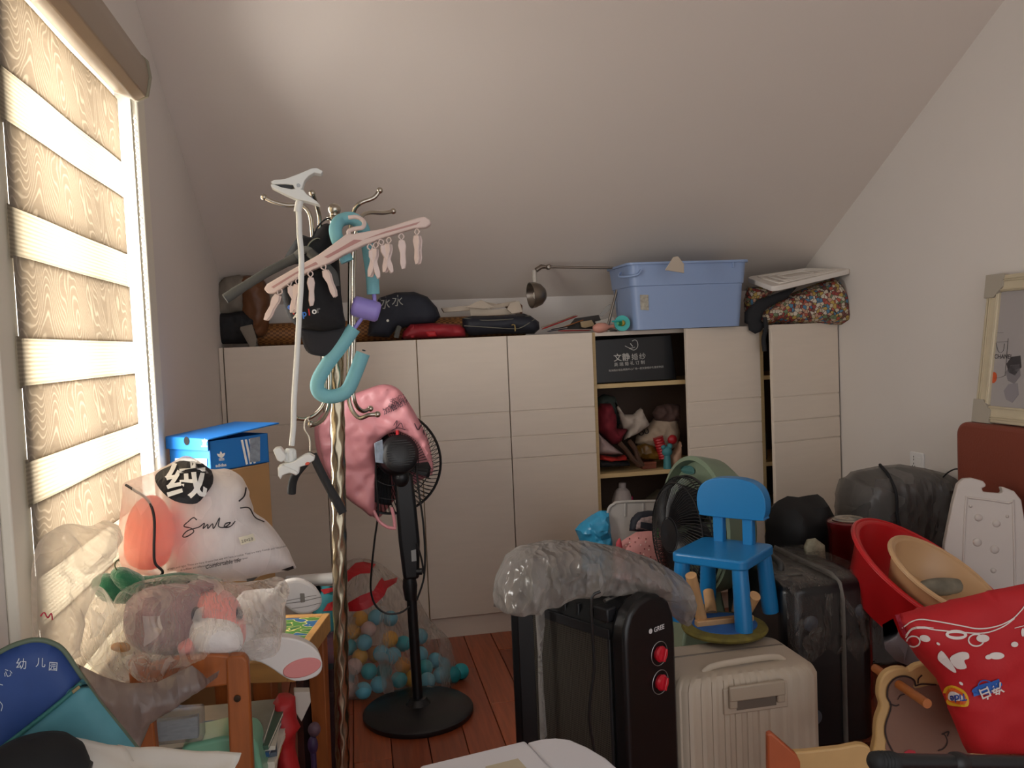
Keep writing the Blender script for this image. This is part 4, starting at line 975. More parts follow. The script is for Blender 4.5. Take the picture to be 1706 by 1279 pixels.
# head turned away to the left
AXF = V((.42, -.62, .12)).normalized()          # from grille towards the motor's back
hc = at(650, 768, 3.08)
mo = at(664, 757, 2.94)
ax = (mo - hc).normalized()
build(MB().lathe([(.05, -.02), (.068, 0), (.07, .05), (.066, .075), (.05, .088), (.02, .092), (0, .092)], mo - ax * .05, ax, 32), 'motor_housing', m_bp, fan)
mb = MB()
for k in range(9): 
    r = .058 - k * .0003; z = mo - ax * .05 + ax * .0885
x_, y_, z_ = frame(ax)
for k in range(-6, 7):
    h = k * .0085; w = math.sqrt(max(.05 ** 2 - h * h, 0))
    c = mo + ax * .0395; u = V((0, 0, 1)).cross(ax).normalized(); v = ax.cross(u)
    mb.tube([c + v * h - u * w, c + v * h + u * w], .0016, 5)
build(mb, 'motor_vents', M('vent_grey', '#2b2b2d', .5), fan)
build(MB().tube([mo + V((0, 0, .062)), mo + V((0, 0, .085))], .006, 10), 'swing_knob', M('red_knob', '#c01f28', .4), fan)
slabF('motor_label', [(624, 738), (637, 732), (641, 772), (626, 770)], plane(mo + V((0, .0, 0)), 35), .002, M('blue_white_label', '#aebfd0', .5, var=.3, vscale=50), fan, off=0, bevel=.0004)
build(MB().sphere(at(668, 795, 2.98), (.03, .03, .035), 16, 10), 'tilt_joint', m_bp, fan)
gx = V((0, 0, 1)).cross(ax).normalized(); gy = ax.cross(gx)
GR = .19
mb = MB()
for r, d in ((GR, 0), (GR * .75, .03), (GR * .5, .045), (GR * .3, .05)): mb.tube([hc + ax * d + gx * (r * math.cos(2 * PI * k / 48)) + gy * (r * math.sin(2 * PI * k / 48)) for k in range(48)], .0018 if d else .005, 5, closed=True)
build(mb, 'grille_rings', m_bp, fan)
mb = MB()
for k in range(72):
    a = 2 * PI * k / 72; a2 = a + .35
    f = lambda r, d, t: hc + ax * d + gx * (r * math.cos(t)) + gy * (r * math.sin(t))
    mb.tube([f(.06, .055, a), f(GR * .5, .045, a + .1), f(GR * .8, .028, a + .22), f(GR, 0, a2)], .0013, 4)
    mb.tube([f(.05, -.09, a), f(GR * .6, -.08, a), f(GR * .92, -.045, a), f(GR, 0, a)], .0013, 4)
g_ = build(mb, 'grille_wires', m_bp, fan)
g_['kind'] = 'stuff'
mb = MB()
for k in range(3):
    def bl_(u, v, k=k):
        r = .03 + .125 * u; a = 2 * PI * k / 3 + (v - .5) * (1.2 - .2 * u); return hc + gx * (r * math.cos(a)) + gy * (r * math.sin(a)) + ax * ((v - .5) * -.05 - .02)
    build(MB().grid(bl_, 8, 8), 'blade', M('blade_smoke', '#2a2c30', .35), fan, solid=.002)
cord = [(628, 742), (626, 790), (630, 850), (624, 900), (619, 950), (618, 985), (627, 1010), (646, 1022), (668, 1020), (682, 1010)]
Fc = plane((0, bc.y - .06, 0))
tubeF('power_cord', cord, Fc, .0036, m_black, fan, n=6, seg=8)
tubeF('power_cord', [(693, 772), (698, 820), (705, 870), (708, 920), (707, 955), (703, 975), (694, 1000)], Fc, .0036, m_black, fan, n=6, seg=8)
tubeF('power_cord', [(694, 905), (702, 930), (706, 955)], Fc, .0036, m_black, fan, n=6, seg=8)
# bag
m_pb = M('pink_bag_plastic', '#cf8a90', .38, var=.05, vscale=5, crease=.6, cscale=7)
FBg = plane((0, 3.18, 0), -12)
pbg = thing('pink_plastic_bag', 'pink plastic bag pulled over the head of the pedestal fan', 'bag', m=FBg)
body_ = puffF('bag_body', [(524, 712), (540, 686), (572, 664), (610, 648), (640, 640), (664, 648), (684, 675), (700, 704), (714, 734), (722, 784), (708, 796), (700, 800), (660, 830), (632, 862), (614, 855), (578, 830), (548, 796), (530, 760)], FBg, .03, .14, m_pb, pbg, wr=.014, ws=9, seed=3, res=.013)
FB2 = plane((0, 2.97, 0), -10)
flap = puffF('bag_mouth', [(530, 716), (545, 688), (572, 666), (610, 649), (640, 641), (664, 650), (684, 677), (700, 706), (712, 736), (722, 784), (708, 758), (697, 738), (682, 726), (664, 719), (648, 722), (634, 732), (626, 752), (624, 800), (622, 858), (600, 846), (566, 818), (542, 780)], FB2, .02, .10, m_pb, pbg, wr=.02, ws=11, seed=8, res=.011, D=.06)
tubeF('bag_handle', [(622, 850), (632, 868), (646, 878), (660, 880)], FB2, .006, m_pb, pbg, dy=[0, 0, 0, 0], seg=8)
tubeF('bag_handle', [(652, 845), (656, 860), (658, 878)], FB2, .006, m_pb, pbg, seg=8)
m_bi = M('bag_ink', '#4a2c38', .6)
mark('print', [tpx('加油站便利店', 640, 690, 12, 24, bold=.01), tpx('欢迎光临', 652, 674, 11, 24), tpx('全场满减', 648, 682, 10, 24)], m_bi, [flap, body_], pbg, off=.006)
mark('print', [spx([(656, 708), (662, 700), (660, 712), (668, 704), (672, 712)], 1.2), spx([(652, 716), (664, 712), (676, 715)], 1.4), spx([(690, 705), (696, 716), (702, 708), (706, 724)], 1.8)], m_bi, [flap, body_], pbg, off=.006)

# ================================================================== bag of play balls
BALLC = {'t': ('teal', '#1f9aa3'), 'b': ('blue', '#5fa9bd'), 'y': ('yellow', '#d69a2c'), 'p': ('pink', '#caa79d'), 'o': ('ochre', '#c07f2a'), 'g': ('dark teal', '#157f86')}
bm_ = {k: M('ball_' + n, h, .5) for k, (n, h) in BALLC.items()}
ballsrc = {}; BL = []
balls = [(560, 1104, 't', 3.3), (577, 1130, 'b', 3.32), (607, 1070, 'b', 3.36), (614, 1048, 'p', 3.42), (650, 1064, 'y', 3.34), (625, 1090, 'o', 3.4), (600, 1094, 'y', 3.36), (590, 1110, 'p', 3.3), (635, 1088, 'b', 3.3), (655, 1092, 'b', 3.28), (615, 1118, 't', 3.28), (671, 1108, 'o', 3.26), (665, 1132, 't', 3.24), (631, 1140, 'b', 3.22), (600, 1030, 'y', 3.45), (626, 1028, 'b', 3.45), (700, 1090, 'b', 3.34), (708, 1112, 't', 3.30), (725, 1100, 'b', 3.36), (738, 1108, 'b', 3.36), (712, 1135, 'b', 3.24), (735, 1136, 'b', 3.28), (755, 1130, 'g', 3.27), (650, 1030, 'b', 3.48), (588, 1052, 'y', 3.44), (582, 1078, 't', 3.4), (640, 1118, 'g', 3.3), (605, 1150, 'b', 3.2), (580, 1152, 'p', 3.24), (685, 1130, 'y', 3.28), (700, 1060, 'b', 3.44), (672, 1072, 't', 3.42)]
for i, (x, y, k, Y) in enumerate(balls):
    c = at(x, y, Y); c.z = max(c.z, .033)
    if k not in ballsrc:
        o = build(MB().sphere((0, 0, 0), .032, 20, 12), 'play_ball', bm_[k], m=TR(c)); ballsrc[k] = o; WM[o] = TR(c)
        me = o.data
        me.transform(Matrix.Translation(V((0, 0, -.032)))) if abs(sum(v.co.z for v in me.vertices)) > .1 else None
    else: o = inst(ballsrc[k], None, TR(c))
    BL.append((o, k, c, x))
ORD = ['first', 'second', 'third', 'fourth', 'fifth', 'sixth', 'seventh', 'eighth']
for k in BALLC:
    for row, lo_, hi_ in (('bottom', -1, .075), ('middle', .075, .17), ('top', .17, 9)):
        g = sorted([b for b in BL if b[1] == k and lo_ < b[2].z <= hi_], key=lambda b: b[3])
        for i, b in enumerate(g):
            w = 'only' if len(g) == 1 else ORD[i]
            tag(b[0], ('%s %s play ball from the left in the %s layer of the ball bag' % (w, BALLC[k][0], row)) if len(g) > 1 else '%s %s play ball in the %s layer of the ball bag' % (w, BALLC[k][0], row), 'ball', 'play balls in the clear bag')
o = inst(ballsrc['t'], None, TR(atz(768, 1118, .033))); tag(o, 'teal play ball lying loose beside the bag of balls', 'ball')
FBb = plane((0, 3.36, 0))
bb = thing('ball_bag', 'big clear plastic bag of play balls with red print', 'bag', m=FBb)
fb = puffF('bag_film', [(548, 1000), (560, 950), (590, 930), (625, 935), (660, 958), (690, 985), (715, 1030), (748, 1064), (757, 1096), (770, 1128), (762, 1148), (720, 1156), (660, 1164), (600, 1166), (552, 1160), (536, 1100)], FBb, .2, .16, film('ball_bag_film', '#d9cfc8', .10, .42, .15, 9, .8), bb, wr=.02, ws=7, seed=3, ridge=.02, rs=8)
m_rp = M('red_bag_print', '#b3141e', .5)
mark('red_print', [ppx([(578, 952), (592, 938), (606, 936), (600, 944), (626, 940), (620, 948), (616, 955), (600, 956), (588, 962), (580, 970)])], m_rp, fb, bb, off=.004, maxlen=10)
mark('red_print', [ppx([(580, 1004), (600, 992), (622, 984), (630, 970), (636, 962), (640, 968), (662, 962), (660, 970), (645, 980), (640, 992), (628, 1004), (612, 1014), (596, 1018), (582, 1018)])], m_rp, fb, bb, off=.004, maxlen=10)
# ================================================================== heater
HZ = .70
HN = atz(1040, 1036, .655)                       # near left corner of the end panel, height of the ledge
HD = (atz(906, 995, .655) - HN).normalized()     # long direction, going back
yawH = math.degrees(math.atan2(-HD.x, HD.y))
FHt = TR(HN.x, HN.y, 0) @ rotz(yawH)             # local x across, y along the length
W_, LN = .19, .44
ht = thing('oil_heater', 'black electric heater with two red dials and mesh side', 'heater', m=FHt)
m_hb = M('heater_black', '#0f1012', .3)
m_hm = M('heater_satin', '#1a1b1e', .45)
prof = [(0, .03), (0, .60), (.004, .635), (.02, .668), (.05, .69), (W_ / 2, .70), (W_ - .05, .69), (W_ - .02, .665), (W_ - .004, .63), (W_, .59), (W_, .03)]
def along(pr, y0, y1): return MB().frustum([(x, y0, z) for x, z in pr], [(x, y1, z) for x, z in pr])
def shrink(pr, d): 
    cx, cz = W_ / 2, .35
    return [(cx + (x - cx) * (1 - d / cx), cz + (z - cz) * (1 - d / .35)) for x, z in pr]
build(along(prof, 0, .05), 'control_end', m_hb, ht, bevel=.012, bseg=3)
build(along(shrink(prof, .008), .05, LN - .045), 'radiator_core', M('heater_core', '#0a0a0b', .7), ht)
build(along(prof, LN - .045, LN), 'rear_end', m_hb, ht, bevel=.012, bseg=3)
for k in range(6):
    y = .07 + k * .05
    build(MB().box((.012, y, .06), (W_ - .012, y + .012, .66)), 'fin', m_hm, ht, bevel=.003)
def mesh_mat():
    m = M('mesh_guard', '#5d5850', .35, .5); nt = m.node_tree; L = nt.links.new; p = nt.nodes['Principled BSDF']
    tc = nt.nodes.new('ShaderNodeTexCoord'); mp = nt.nodes.new('ShaderNodeMapping'); mp.inputs['Scale'].default_value = (1, 260, 260); mp.inputs['Rotation'].default_value = (math.radians(45), 0, 0)
    c = nt.nodes.new('ShaderNodeTexChecker'); c.inputs['Scale'].default_value = 1; L(tc.outputs['Object'], mp.inputs[0]); L(mp.outputs[0], c.inputs[0])
    L(c.outputs['Fac'], p.inputs['Alpha']); return m
mm_ = mesh_mat()
for xx in (-.003, W_ + .001):
    build(MB().box((xx, .055, .06), (xx + .002, LN - .10, .60)), 'mesh_guard', mm_, ht)
    for lo, hi in (((xx - .001, .05, .60), (xx + .003, LN - .045, .625)), ((xx - .001, .05, .04), (xx + .003, LN - .045, .062)), ((xx - .001, LN - .105, .06), (xx + .003, LN - .045, .60)), ((xx - .001, .048, .06), (xx + .003, .056, .60))):
        build(MB().box(lo, hi), 'side_frame', m_hm, ht, bevel=.001)
for k in range(9):
    y = .075 + k * .03
    build(MB().tube(catmull([(.03, y, .693), (W_ / 2, y, .703), (W_ - .03, y, .693)], 5), .004, 6), 'top_slat', m_hm, ht)
build(MB().box((-.004, .052, .64), (.03, .1, .675)), 'handle_mount', m_hm, ht, bevel=.004)
build(MB().box((W_ - .03, .052, .65), (W_ + .002, .1, .685)), 'handle_mount', m_hm, ht, bevel=.004)
build(MB().tube([(.012, .075, .688), (W_ - .012, .085, .698)], .005, 8), 'carry_handle', M('steel', '#8a8a88', .3, .9), ht)
m_rk = M('red_dial', '#c21a2c', .25, coat=.4)
for z in (.545, .472):
    c = V((W_ * .64, -.001, z))
    d = build(MB().lathe([(.019, 0), (.0205, .008), (.017, .014), (0, .015)], c, (0, -1, 0), 28), 'dial', m_rk, ht)
    build(MB().box((c.x - .004, -.024, z - .016), (c.x + .004, -.012, z + .016)).T(TR(c) @ roty(20) @ TR(-c)), 'dial_grip', m_rk, d, bevel=.002, m=FHt)
    build(MB().tube([(c.x + .03 * math.cos(2 * PI * k / 40), -.002, z + .03 * math.sin(2 * PI * k / 40)) for k in range(40)], .0011, 5, closed=True), 'dial_ring', M('ring_silver', '#9a9a9a', .35, .7), ht)
for x in (.02, W_ - .02):
    for y in (.05, LN - .05): build(MB().cyl((x - .012, y, .018), (x + .012, y, .018), .018, .018, 16).box((x - .006, y - .006, .02), (x + .006, y + .006, .04)), 'caster', m_black, ht)
vs, fs = text2d('GREE', .017, .0004)
build(MB().add([(W_ * .55 + a, -.0015, .603 + b) for a, b in vs], fs), 'brand_lettering', M('silver_print', '#c8c8c8', .4), ht, smooth=None)
build(MB().lathe([(.0065, 0), (.0065, .0005), (0, .0005)], (W_ * .55 - .012, -.001, .609), (0, -1, 0), 16), 'brand_emblem', M('silver_print', '#c8c8c8', .4), ht)
p_ = FHt.inverted()
FCd = plane((0, HN.y + .04, 0), 0)
tubeF('power_cord', [(1000, 985), (988, 992), (985, 1010), (987, 1060), (990, 1110), (984, 1160), (982, 1200), (990, 1250), (1000, 1300)], FCd @ TR(0, -.055, 0), .0038, m_black, None, n=6, seg=8).parent = ht
# film hood over the heater
FHd = plane(HN + HD * .2 + V((.08, 0, 0)), 0)
m_gfilm = film('grey_hood_film', '#b0aca8', .5, .8, .08, 8, 1.0)
hd = thing('plastic_hood', 'crinkled translucent plastic cover draped over the black heater', 'cover', m=FHd)
puffF('hood_film', [(822, 1010), (828, 970), (846, 932), (870, 915), (920, 904), (985, 905), (1040, 915), (1090, 932), (1136, 960), (1149, 990), (1146, 1018), (1136, 1040), (1120, 1026), (1100, 996), (1070, 985), (1030, 984), (985, 986), (940, 993), (900, 1004), (894, 1016), (868, 1012), (846, 1016)], FHd, .13, .14, m_gfilm, hd, wr=.02, ws=9, seed=3, ridge=.04, rs=16, res=.0085, sm=False, D=.06)
puffF('hanging_strip', [(890, 1000), (906, 1000), (908, 1040), (903, 1090), (906, 1150), (912, 1232), (900, 1232), (897, 1150), (896, 1090), (893, 1040)], plane((0, HN.y + .225, 0)), .008, .008, m_gfilm, hd, wr=.006, ws=20, sm=False, res=.008)

# ================================================================== white cabin suitcase
SZ = .44
sa, sb_ = atz(1141, 1137, SZ), atz(1372, 1107, SZ)
FSu = TR(sa.x - .02, sa.y, 0) @ rotz(math.degrees(math.atan2(sb_.y - sa.y, sb_.x - sa.x)))
SW, SD = (sb_ - sa).length + .02, .27
su = thing('cabin_suitcase', 'off-white ribbed cabin suitcase beside the black heater', 'suitcase', m=FSu)
m_su = M('suitcase_ivory', '#b9ab98', .5, var=.04, vscale=10)
def ribbed(w, d, h0, h1, ribs, r=.045):
    """rounded-rectangle section with vertical ribs, lofted with rounded top and bottom"""
    base = rrect(w, d, r, 8); N = 420
    # resample
    per = []; P = [V((a, b)) for a, b in base]; P.append(P[0]); L = [0]
    for i in range(len(P) - 1): L.append(L[-1] + (P[i + 1] - P[i]).length)
    for k in range(N):
        t_ = L[-1] * k / N; i = max(j for j in range(len(L) - 1) if L[j] <= t_); f = (t_ - L[i]) / max(L[i + 1] - L[i], 1e-9); per.append(P[i].lerp(P[i + 1], f))
    rings = []
    prof = [(h0, .03), (h0 + .006, .012), (h0 + .02, 0), (h1 - .03, 0), (h1 - .012, .008), (h1 - .003, .02), (h1, .04)]
    mb = MB(); vs = []
    for z, ins in prof:
        for k, p in enumerate(per):
            n = p.normalized(); s = (w / 2 - ins) / (w / 2), (d / 2 - ins) / (d / 2)
            g = 1.0
            q = V((p.x * s[0], p.y * s[1]))
            if ins < .012 and ribs:
                u = p.x / (w / 2) if abs(p.y) > d * .4 else p.y / (d / 2)
                rr = .004 * (1 if math.sin(u * ribs) > 0 else 0); q = q * (1 - rr / max(q.length, 1e-6) * 1.0)
            vs.append((q.x, q.y, z))
    m = len(prof)
    fs = [(i * N + k, i * N + (k + 1) % N, (i + 1) * N + (k + 1) % N, (i + 1) * N + k) for i in range(m - 1) for k in range(N)]
    fs += [tuple(range(N))[::-1], tuple((m - 1) * N + k for k in range(N))]
    return mb.add(vs, fs)
build(ribbed(SW, SD, .045, SZ, 40).T(TR(SW / 2, SD / 2, 0)), 'shell', m_su, su, smooth=35)
# recessed telescopic handle plate on the front, carry strap on top, wheels
hx0, hx1 = .30 * SW, .74 * SW
rec = MB()
rec.box((hx0, -.004, SZ - .10), (hx1, .006, SZ - .03))
build(rec, 'handle_plate', m_su, su, bevel=.003)
gb_ = MB().box((hx0 + .012, -.016, SZ - .062), (hx1 - .012, -.003, SZ - .022)).box((hx0 + .012, -.014, SZ - .082), (hx0 + .035, -.003, SZ - .055)).box((hx1 - .035, -.014, SZ - .082), (hx1 - .012, -.003, SZ - .055))
build(gb_, 'pull_handle', M('suitcase_grip', '#ab9d8a', .45), su, bevel=.004)
build(MB().box((hx0 + .035, -.0052, SZ - .09), (hx1 - .035, -.0035, SZ - .062)), 'handle_recess', M('suitcase_recess', '#6a6055', .6), su)
build(MB().tube(catmull([(hx0 - .03, .055, SZ - .004), (hx0, .055, SZ + .01), ((hx0 + hx1) / 2, .06, SZ + .013), (hx1, .065, SZ + .01), (hx1 + .03, .065, SZ - .004)], 5), .009, 10, flat=.55, ref=(0, 1, 0)), 'carry_strap', m_su, su)
build(MB().tube([(.0, SD * .62, .08), (.0, SD * .62, SZ - .03), (.03, SD * .62, SZ), (SW - .03, SD * .62, SZ), (SW, SD * .62, SZ - .03), (SW, SD * .62, .08)], .003, 6), 'zip_seam', M('suitcase_recess', '#6a6055', .6), su)
for x in (.05, SW - .05):
    for y in (.05, SD - .05): build(MB().cyl((x - .012, y, .022), (x + .012, y, .022), .022, .022, 16).box((x - .016, y - .012, .03), (x + .016, y + .012, .05)), 'wheel', m_black, su)

# ================================================================== black film-wrapped suitcase
BX0, BX1, BY0, BY1, BZ = 1.245, 1.545, 2.30, 2.76, .57
bs = thing('black_suitcase', 'large black suitcase wrapped in cling film next to the white one', 'suitcase')
m_bsu = M('suitcase_black', '#0d0e11', .28, var=.2, vscale=20)
bw, bd_ = BX1 - BX0, BY1 - BY0
build(ribbed(bw, bd_, .05, BZ, 0, .06).T(TR((BX0 + BX1) / 2, (BY0 + BY1) / 2, 0)), 'shell', m_bsu, bs, smooth=40)
xm = (BX0 + BX1) / 2 + .03
build(MB().tube([(xm, BY0 - .001, .07), (xm, BY0 - .001, BZ - .05), (xm, BY0 + .012, BZ - .012), (xm, BY0 + .05, BZ + .001), (xm, BY1 - .05, BZ + .001)], .016, 8, flat=.35, ref=(1, 0, 0)), 'zip_band', M('zip_grey', '#77726c', .5, var=.1, vscale=40), bs)
build(MB().tube(catmull([(BX0 + .06, 2.45, BZ - .002), (BX0 + .065, 2.46, BZ + .025), (BX0 + .075, 2.55, BZ + .03), (BX0 + .075, 2.63, BZ + .022), (BX0 + .07, 2.65, BZ - .002)], 5), .011, 10), 'top_handle', M('handle_charcoal', '#3a3937', .5), bs)
build(MB().box((BX0 + .035, 2.4, BZ - .004), (BX0 + .11, 2.7, BZ + .006)), 'handle_base', M('handle_grey', '#5a5853', .5), bs, bevel=.004)
for x, z in ((BX0 + .075, BZ - .12), (BX1 - .055, BZ - .10), (BX0 + .08, .16)):
    build(MB().lathe([(.024, -.004), (.024, .006), (.02, .010), (0, .012)], (x, BY0 + .004, z), (0, -1, 0), 24), 'corner_stud', M('stud_grey', '#4a5058', .35), bs)
for x in (BX0 + .05, BX1 - .05):
    for y in (BY0 + .06, BY1 - .06): build(MB().cyl((x - .014, y, .025), (x + .014, y, .025), .025, .025, 16).box((x - .018, y - .012, .03), (x + .018, y + .012, .055)), 'wheel', m_black, bs)
# film skin over the upper part
def skin(u, v):
    # runs from the front down over the top to the rear
    x = BX0 - .006 + (bw + .012) * u
    path = [(BY0 - .006, BZ - .22), (BY0 - .006, BZ - .1), (BY0 - .005, BZ - .05), (BY0 + .012, BZ - .005), (BY0 + .06, BZ + .008), (BY0 + .2, BZ + .010), (BY1 - .05, BZ + .009)]
    t_ = v * (len(path) - 1); i = min(int(t_), len(path) - 2); f = t_ - i
    y = path[i][0] * (1 - f) + path[i + 1][0] * f; z = path[i][1] * (1 - f) + path[i + 1][1] * f
    if v < .02: z += .06 * noise.noise(V((u * 6, 3, 1)))
    w = .006 * (.4 - abs(noise.noise(V((u * 14 + 2, v * 5, 7)))))
    return V((x, y - (w if v < .45 else 0), z + (w if v >= .45 else 0)))
build(MB().grid(skin, 40, 40), 'cling_film', film('cling_film', '#b5aea5', .06, .4, .12, 14, 1.0), bs, smooth=80)

# ================================================================== upturned stool and blue chair
sc0 = atz(1207, 1048, SZ + .02)
stl = thing('upturned_stool', 'upside-down round stool with bare wooden legs pointing up', 'stool')
m_ol = M('olive_fabric', '#6d6226', .8, var=.35, vscale=30)
m_dw = M('bare_dowel', '#b98f62', .55, var=.1, vscale=14, stretch=(3, 3, 1))
zs0 = SZ + .016
build(MB().lathe([(.10, 0), (.122, .004), (.126, .011), (.122, .018), (.10, .022), (0, .022)], (sc0.x, sc0.y, zs0), (0, 0, 1), 40), 'seat', m_ol, stl)
build(MB().lathe([(.095, 0), (.095, .002), (0, .002)], (sc0.x, sc0.y, zs0 + .022), (0, 0, 1), 36), 'underside', M('blue_underside', '#2a5fa0', .7, var=.2, vscale=20), stl)
for (xt, yt, Y1), (xb_, yb, Y0) in (((1151, 958, 2.28), (1170, 1038, 2.33)), ((1258, 992, 2.22), (1232, 1040, 2.30)), ((1238, 952, 2.42), (1228, 1030, 2.38)), ((1180, 985, 2.46), (1186, 1035, 2.40))):
    a, b = at(xt, yt, Y1), at(xb_, yb, Y0); b.z = zs0 + .022
    build(MB().tube([b, a], [.0175, .0165], 16), 'leg', m_dw, stl)
build(MB().hexa(*[[(sc0.x + a, sc0.y + b, zs0 + z) for a, b in ((-.09, -.012), (.09, -.012), (.09, .012), (-.09, .012))] for z in (.022, .04)]), 'cross_brace', m_dw, stl, bevel=.003)

CHF = TR(1.078, 2.375, 0) @ rotz(-48)
bc_ = thing('blue_kids_chair', 'bright blue plastic child chair standing on the upturned stool', 'chair', m=CHF)
m_cb = M('chair_blue', '#1b74ae', .32)
cz0, cz1 = .475, .685
sw2, sd2 = .118, .12
build(MB().prism([(x, y, cz1 - .03) for x, y in rrect(2 * sw2, 2 * sd2, .025, 5)], (0, 0, .03)), 'seat', m_cb, bc_, bevel=.006, bseg=3)
for sx in (-1, 1):
    for sy in (-1, 1):
        x, y = sx * (sw2 - .028), sy * (sd2 - .028)
        build(MB().tube([(x + sx * .014, y + sy * .014, cz0), (x + sx * .012, y + sy * .012, cz0 + .02), (x, y, cz1 - .02)], [.024, .026, .023], 18), 'leg', m_cb, bc_)
for sx in (-1, 1):
    build(MB().box((sx * .048 - .017, sd2 - .045, cz1 - .01), (sx * .048 + .017, sd2 - .018, cz1 + .11)), 'back_post', m_cb, bc_, bevel=.004)
bo = [(-.105, .075), (-.112, .10), (-.11, .135), (-.095, .165), (-.06, .185), (0, .191), (.06, .185), (.095, .165), (.11, .135), (.112, .10), (.105, .075), (.09, .066), (-.09, .066)]
build(MB().prism(catmull([(x, sd2 - .055, cz1 + z + .014) for x, z in bo], 3, True), (0, .045, 0)), 'backrest', m_cb, bc_, bevel=.012, bseg=3)

# ================================================================== green round fan
gfc = at(1160, 888, 2.74)
AXG = (V((-.97, -.12, .05))).normalized()
gf = thing('green_floor_fan', 'sage green round floor fan with black wire grille', 'fan')
m_sg = M('sage_plastic', '#71806a', .4)
u_ = V((0, 0, 1)).cross(AXG).normalized(); v_ = AXG.cross(u_)
build(MB().lathe([(.0, -.12), (.12, -.118), (.185, -.10), (.215, -.06), (.226, .0), (.228, .03), (.214, .034), (.208, .0)], gfc + V((.022, .012, .026)), AXG, 56, sq=(1.04, 1.06)), 'shell', m_sg, gf)
mb = MB()
G2 = .2
fG = lambda r, d, t: gfc + AXG * d + u_ * (r * math.cos(t)) + v_ * (r * math.sin(t))
for k in range(84):
    a = 2 * PI * k / 84
    mb.tube([fG(.05, .105, a + .5), fG(.1, .10, a + .3), fG(.16, .085, a + .12), fG(.195, .055, a), fG(.2, .03, a)], .0021, 4)
build(mb, 'grille_wires', m_black, gf, kind='stuff')
mb = MB()
for r, d in ((.2, .03), (.2, .055), (.178, .078), (.06, .104)): mb.tube([fG(r, d, 2 * PI * k / 56) for k in range(56)], .0025 if d > .03 else .005, 6, closed=True)
build(mb, 'grille_rings', m_black, gf)
build(MB().lathe([(.055, .1), (.055, .108), (0, .112)], gfc, AXG, 28), 'hub_cap', m_black, gf)
for k in range(5):
    def bl2(u, v, k=k):
        r = .04 + .13 * u; a = 2 * PI * k / 5 + (v - .5) * .9; return fG(r, .03 + (v - .5) * .06, a)
    build(MB().grid(bl2, 6, 6), 'blade', m_blackm, gf, solid=.002)
hp = gfc + V((0, 0, .19)) + AXG * -.0
Fh_ = plane(at(1138, 782, 2.66), 0)
slabF('handle_hole', catmull([V((p[0], p[1], 0)) for p in ((1127, 774), (1146, 774), (1150, 786), (1144, 791), (1128, 788), (1123, 780))], 1, True) and [(1127, 774), (1146, 774), (1150, 786), (1144, 791), (1128, 788), (1123, 780)], Fh_, .004, M('handle_teal', '#3f6a66', .5), gf, bevel=.001, m_=None) if False else None
mark('handle_hole', [ppx([(1136, 776), (1152, 776), (1158, 784), (1154, 790), (1140, 788), (1134, 782)], 3)], M('handle_teal', '#3f6a66', .5), [o for o in gf.children if o.name.startswith('shell')], gf, off=.004)
build(MB().hexa([(gfc.x - .12, gfc.y - .03, 0), (gfc.x + .16, gfc.y - .03, 0), (gfc.x + .16, gfc.y + .16, 0), (gfc.x - .12, gfc.y + .16, 0)], [(gfc.x - .02, gfc.y + .02, gfc.z - .18), (gfc.x + .09, gfc.y + .02, gfc.z - .18), (gfc.x + .09, gfc.y + .1, gfc.z - .18), (gfc.x - .02, gfc.y + .1, gfc.z - .18)]), 'stand', m_sg, gf, bevel=.01)

# ================================================================== things behind the heater
F = plane((0, 3.12, 0), 0, -6)
ld = thing('clear_lid', 'frosted clear plastic lid leaning against the open wardrobe', 'tray', m=F)  # a clear storage lid stood on its edge
m_cl = M('frosted_clear', '#b9b4ae', .3, alpha=.85)
lp = [(1012, 1180), (1011, 900), (1012, 855), (1018, 842), (1032, 836), (1110, 834), (1120, 1180)]
slabF('panel', lp, F, .012, m_cl, ld, bevel=.004)
tubeF('rim', [(1012, 1180), (1011, 900), (1013, 852), (1022, 840), (1036, 836), (1110, 834)], F, .006, m_cl, ld, n=5)
for x in (1040, 1070): slabF('rib', [(x, 838), (x + 2, 838), (x + 2, 860), (x, 860)], F, .006, m_cl, ld, off=-.006, bevel=.001)
F = plane((0, 3.02, 0), 0, -4)
m_pd = M('pink_dotted', '#c98a86', .75)
pp = thing('pink_spotted_bag', 'pink spotted bag with dark trimmed pocket beside the green fan', 'bag', m=F)
pbd = puffF('bag_body', [(1022, 1180), (1022, 920), (1030, 905), (1045, 895), (1060, 886), (1080, 884), (1112, 886), (1114, 1180)], F, .04, .05, m_pd, pp, sm=False, wr=.004, D=.05)
random.seed(11)
for j in range(7):
    for i in range(9):
        x, y = 1032 + i * 8.5 + random.uniform(-2.5, 2.5), 897 + j * 6 + random.uniform(-2, 2)
        if y > 895 + max(0, (1050 - x)) * .5 and random.random() < .62: mark('spot', [ppx(ell(x, y, 1.3, 1.5, 0, 6))], M('spot_dark', '#7a3d3f', .7) if (i + j) % 3 else M('spot_pale', '#e8c9bd', .7), pbd, pp, off=.002)
puffF('pocket_trim', [(1048, 884), (1052, 864), (1062, 853), (1080, 850), (1112, 852), (1112, 900), (1090, 888)], F @ TR(0, .03, 0), .02, .03, M('navy_trim', '#1b1d27', .7), pp, sm=False, D=.02)
puffF('pocket_print', [(1055, 882), (1058, 868), (1066, 860), (1082, 857), (1112, 858), (1112, 892), (1085, 884)], F @ TR(0, .022, 0), .02, .01, M('mesh_print', '#8d7a78', .7, var=.4, vscale=90), pp, sm=False, D=.02)
slabF('label_patch', [(1068, 869), (1088, 872), (1088, 884), (1067, 879)], F, .003, M('navy_trim', '#1b1d27', .7), pp, off=-.0, bevel=.0005)
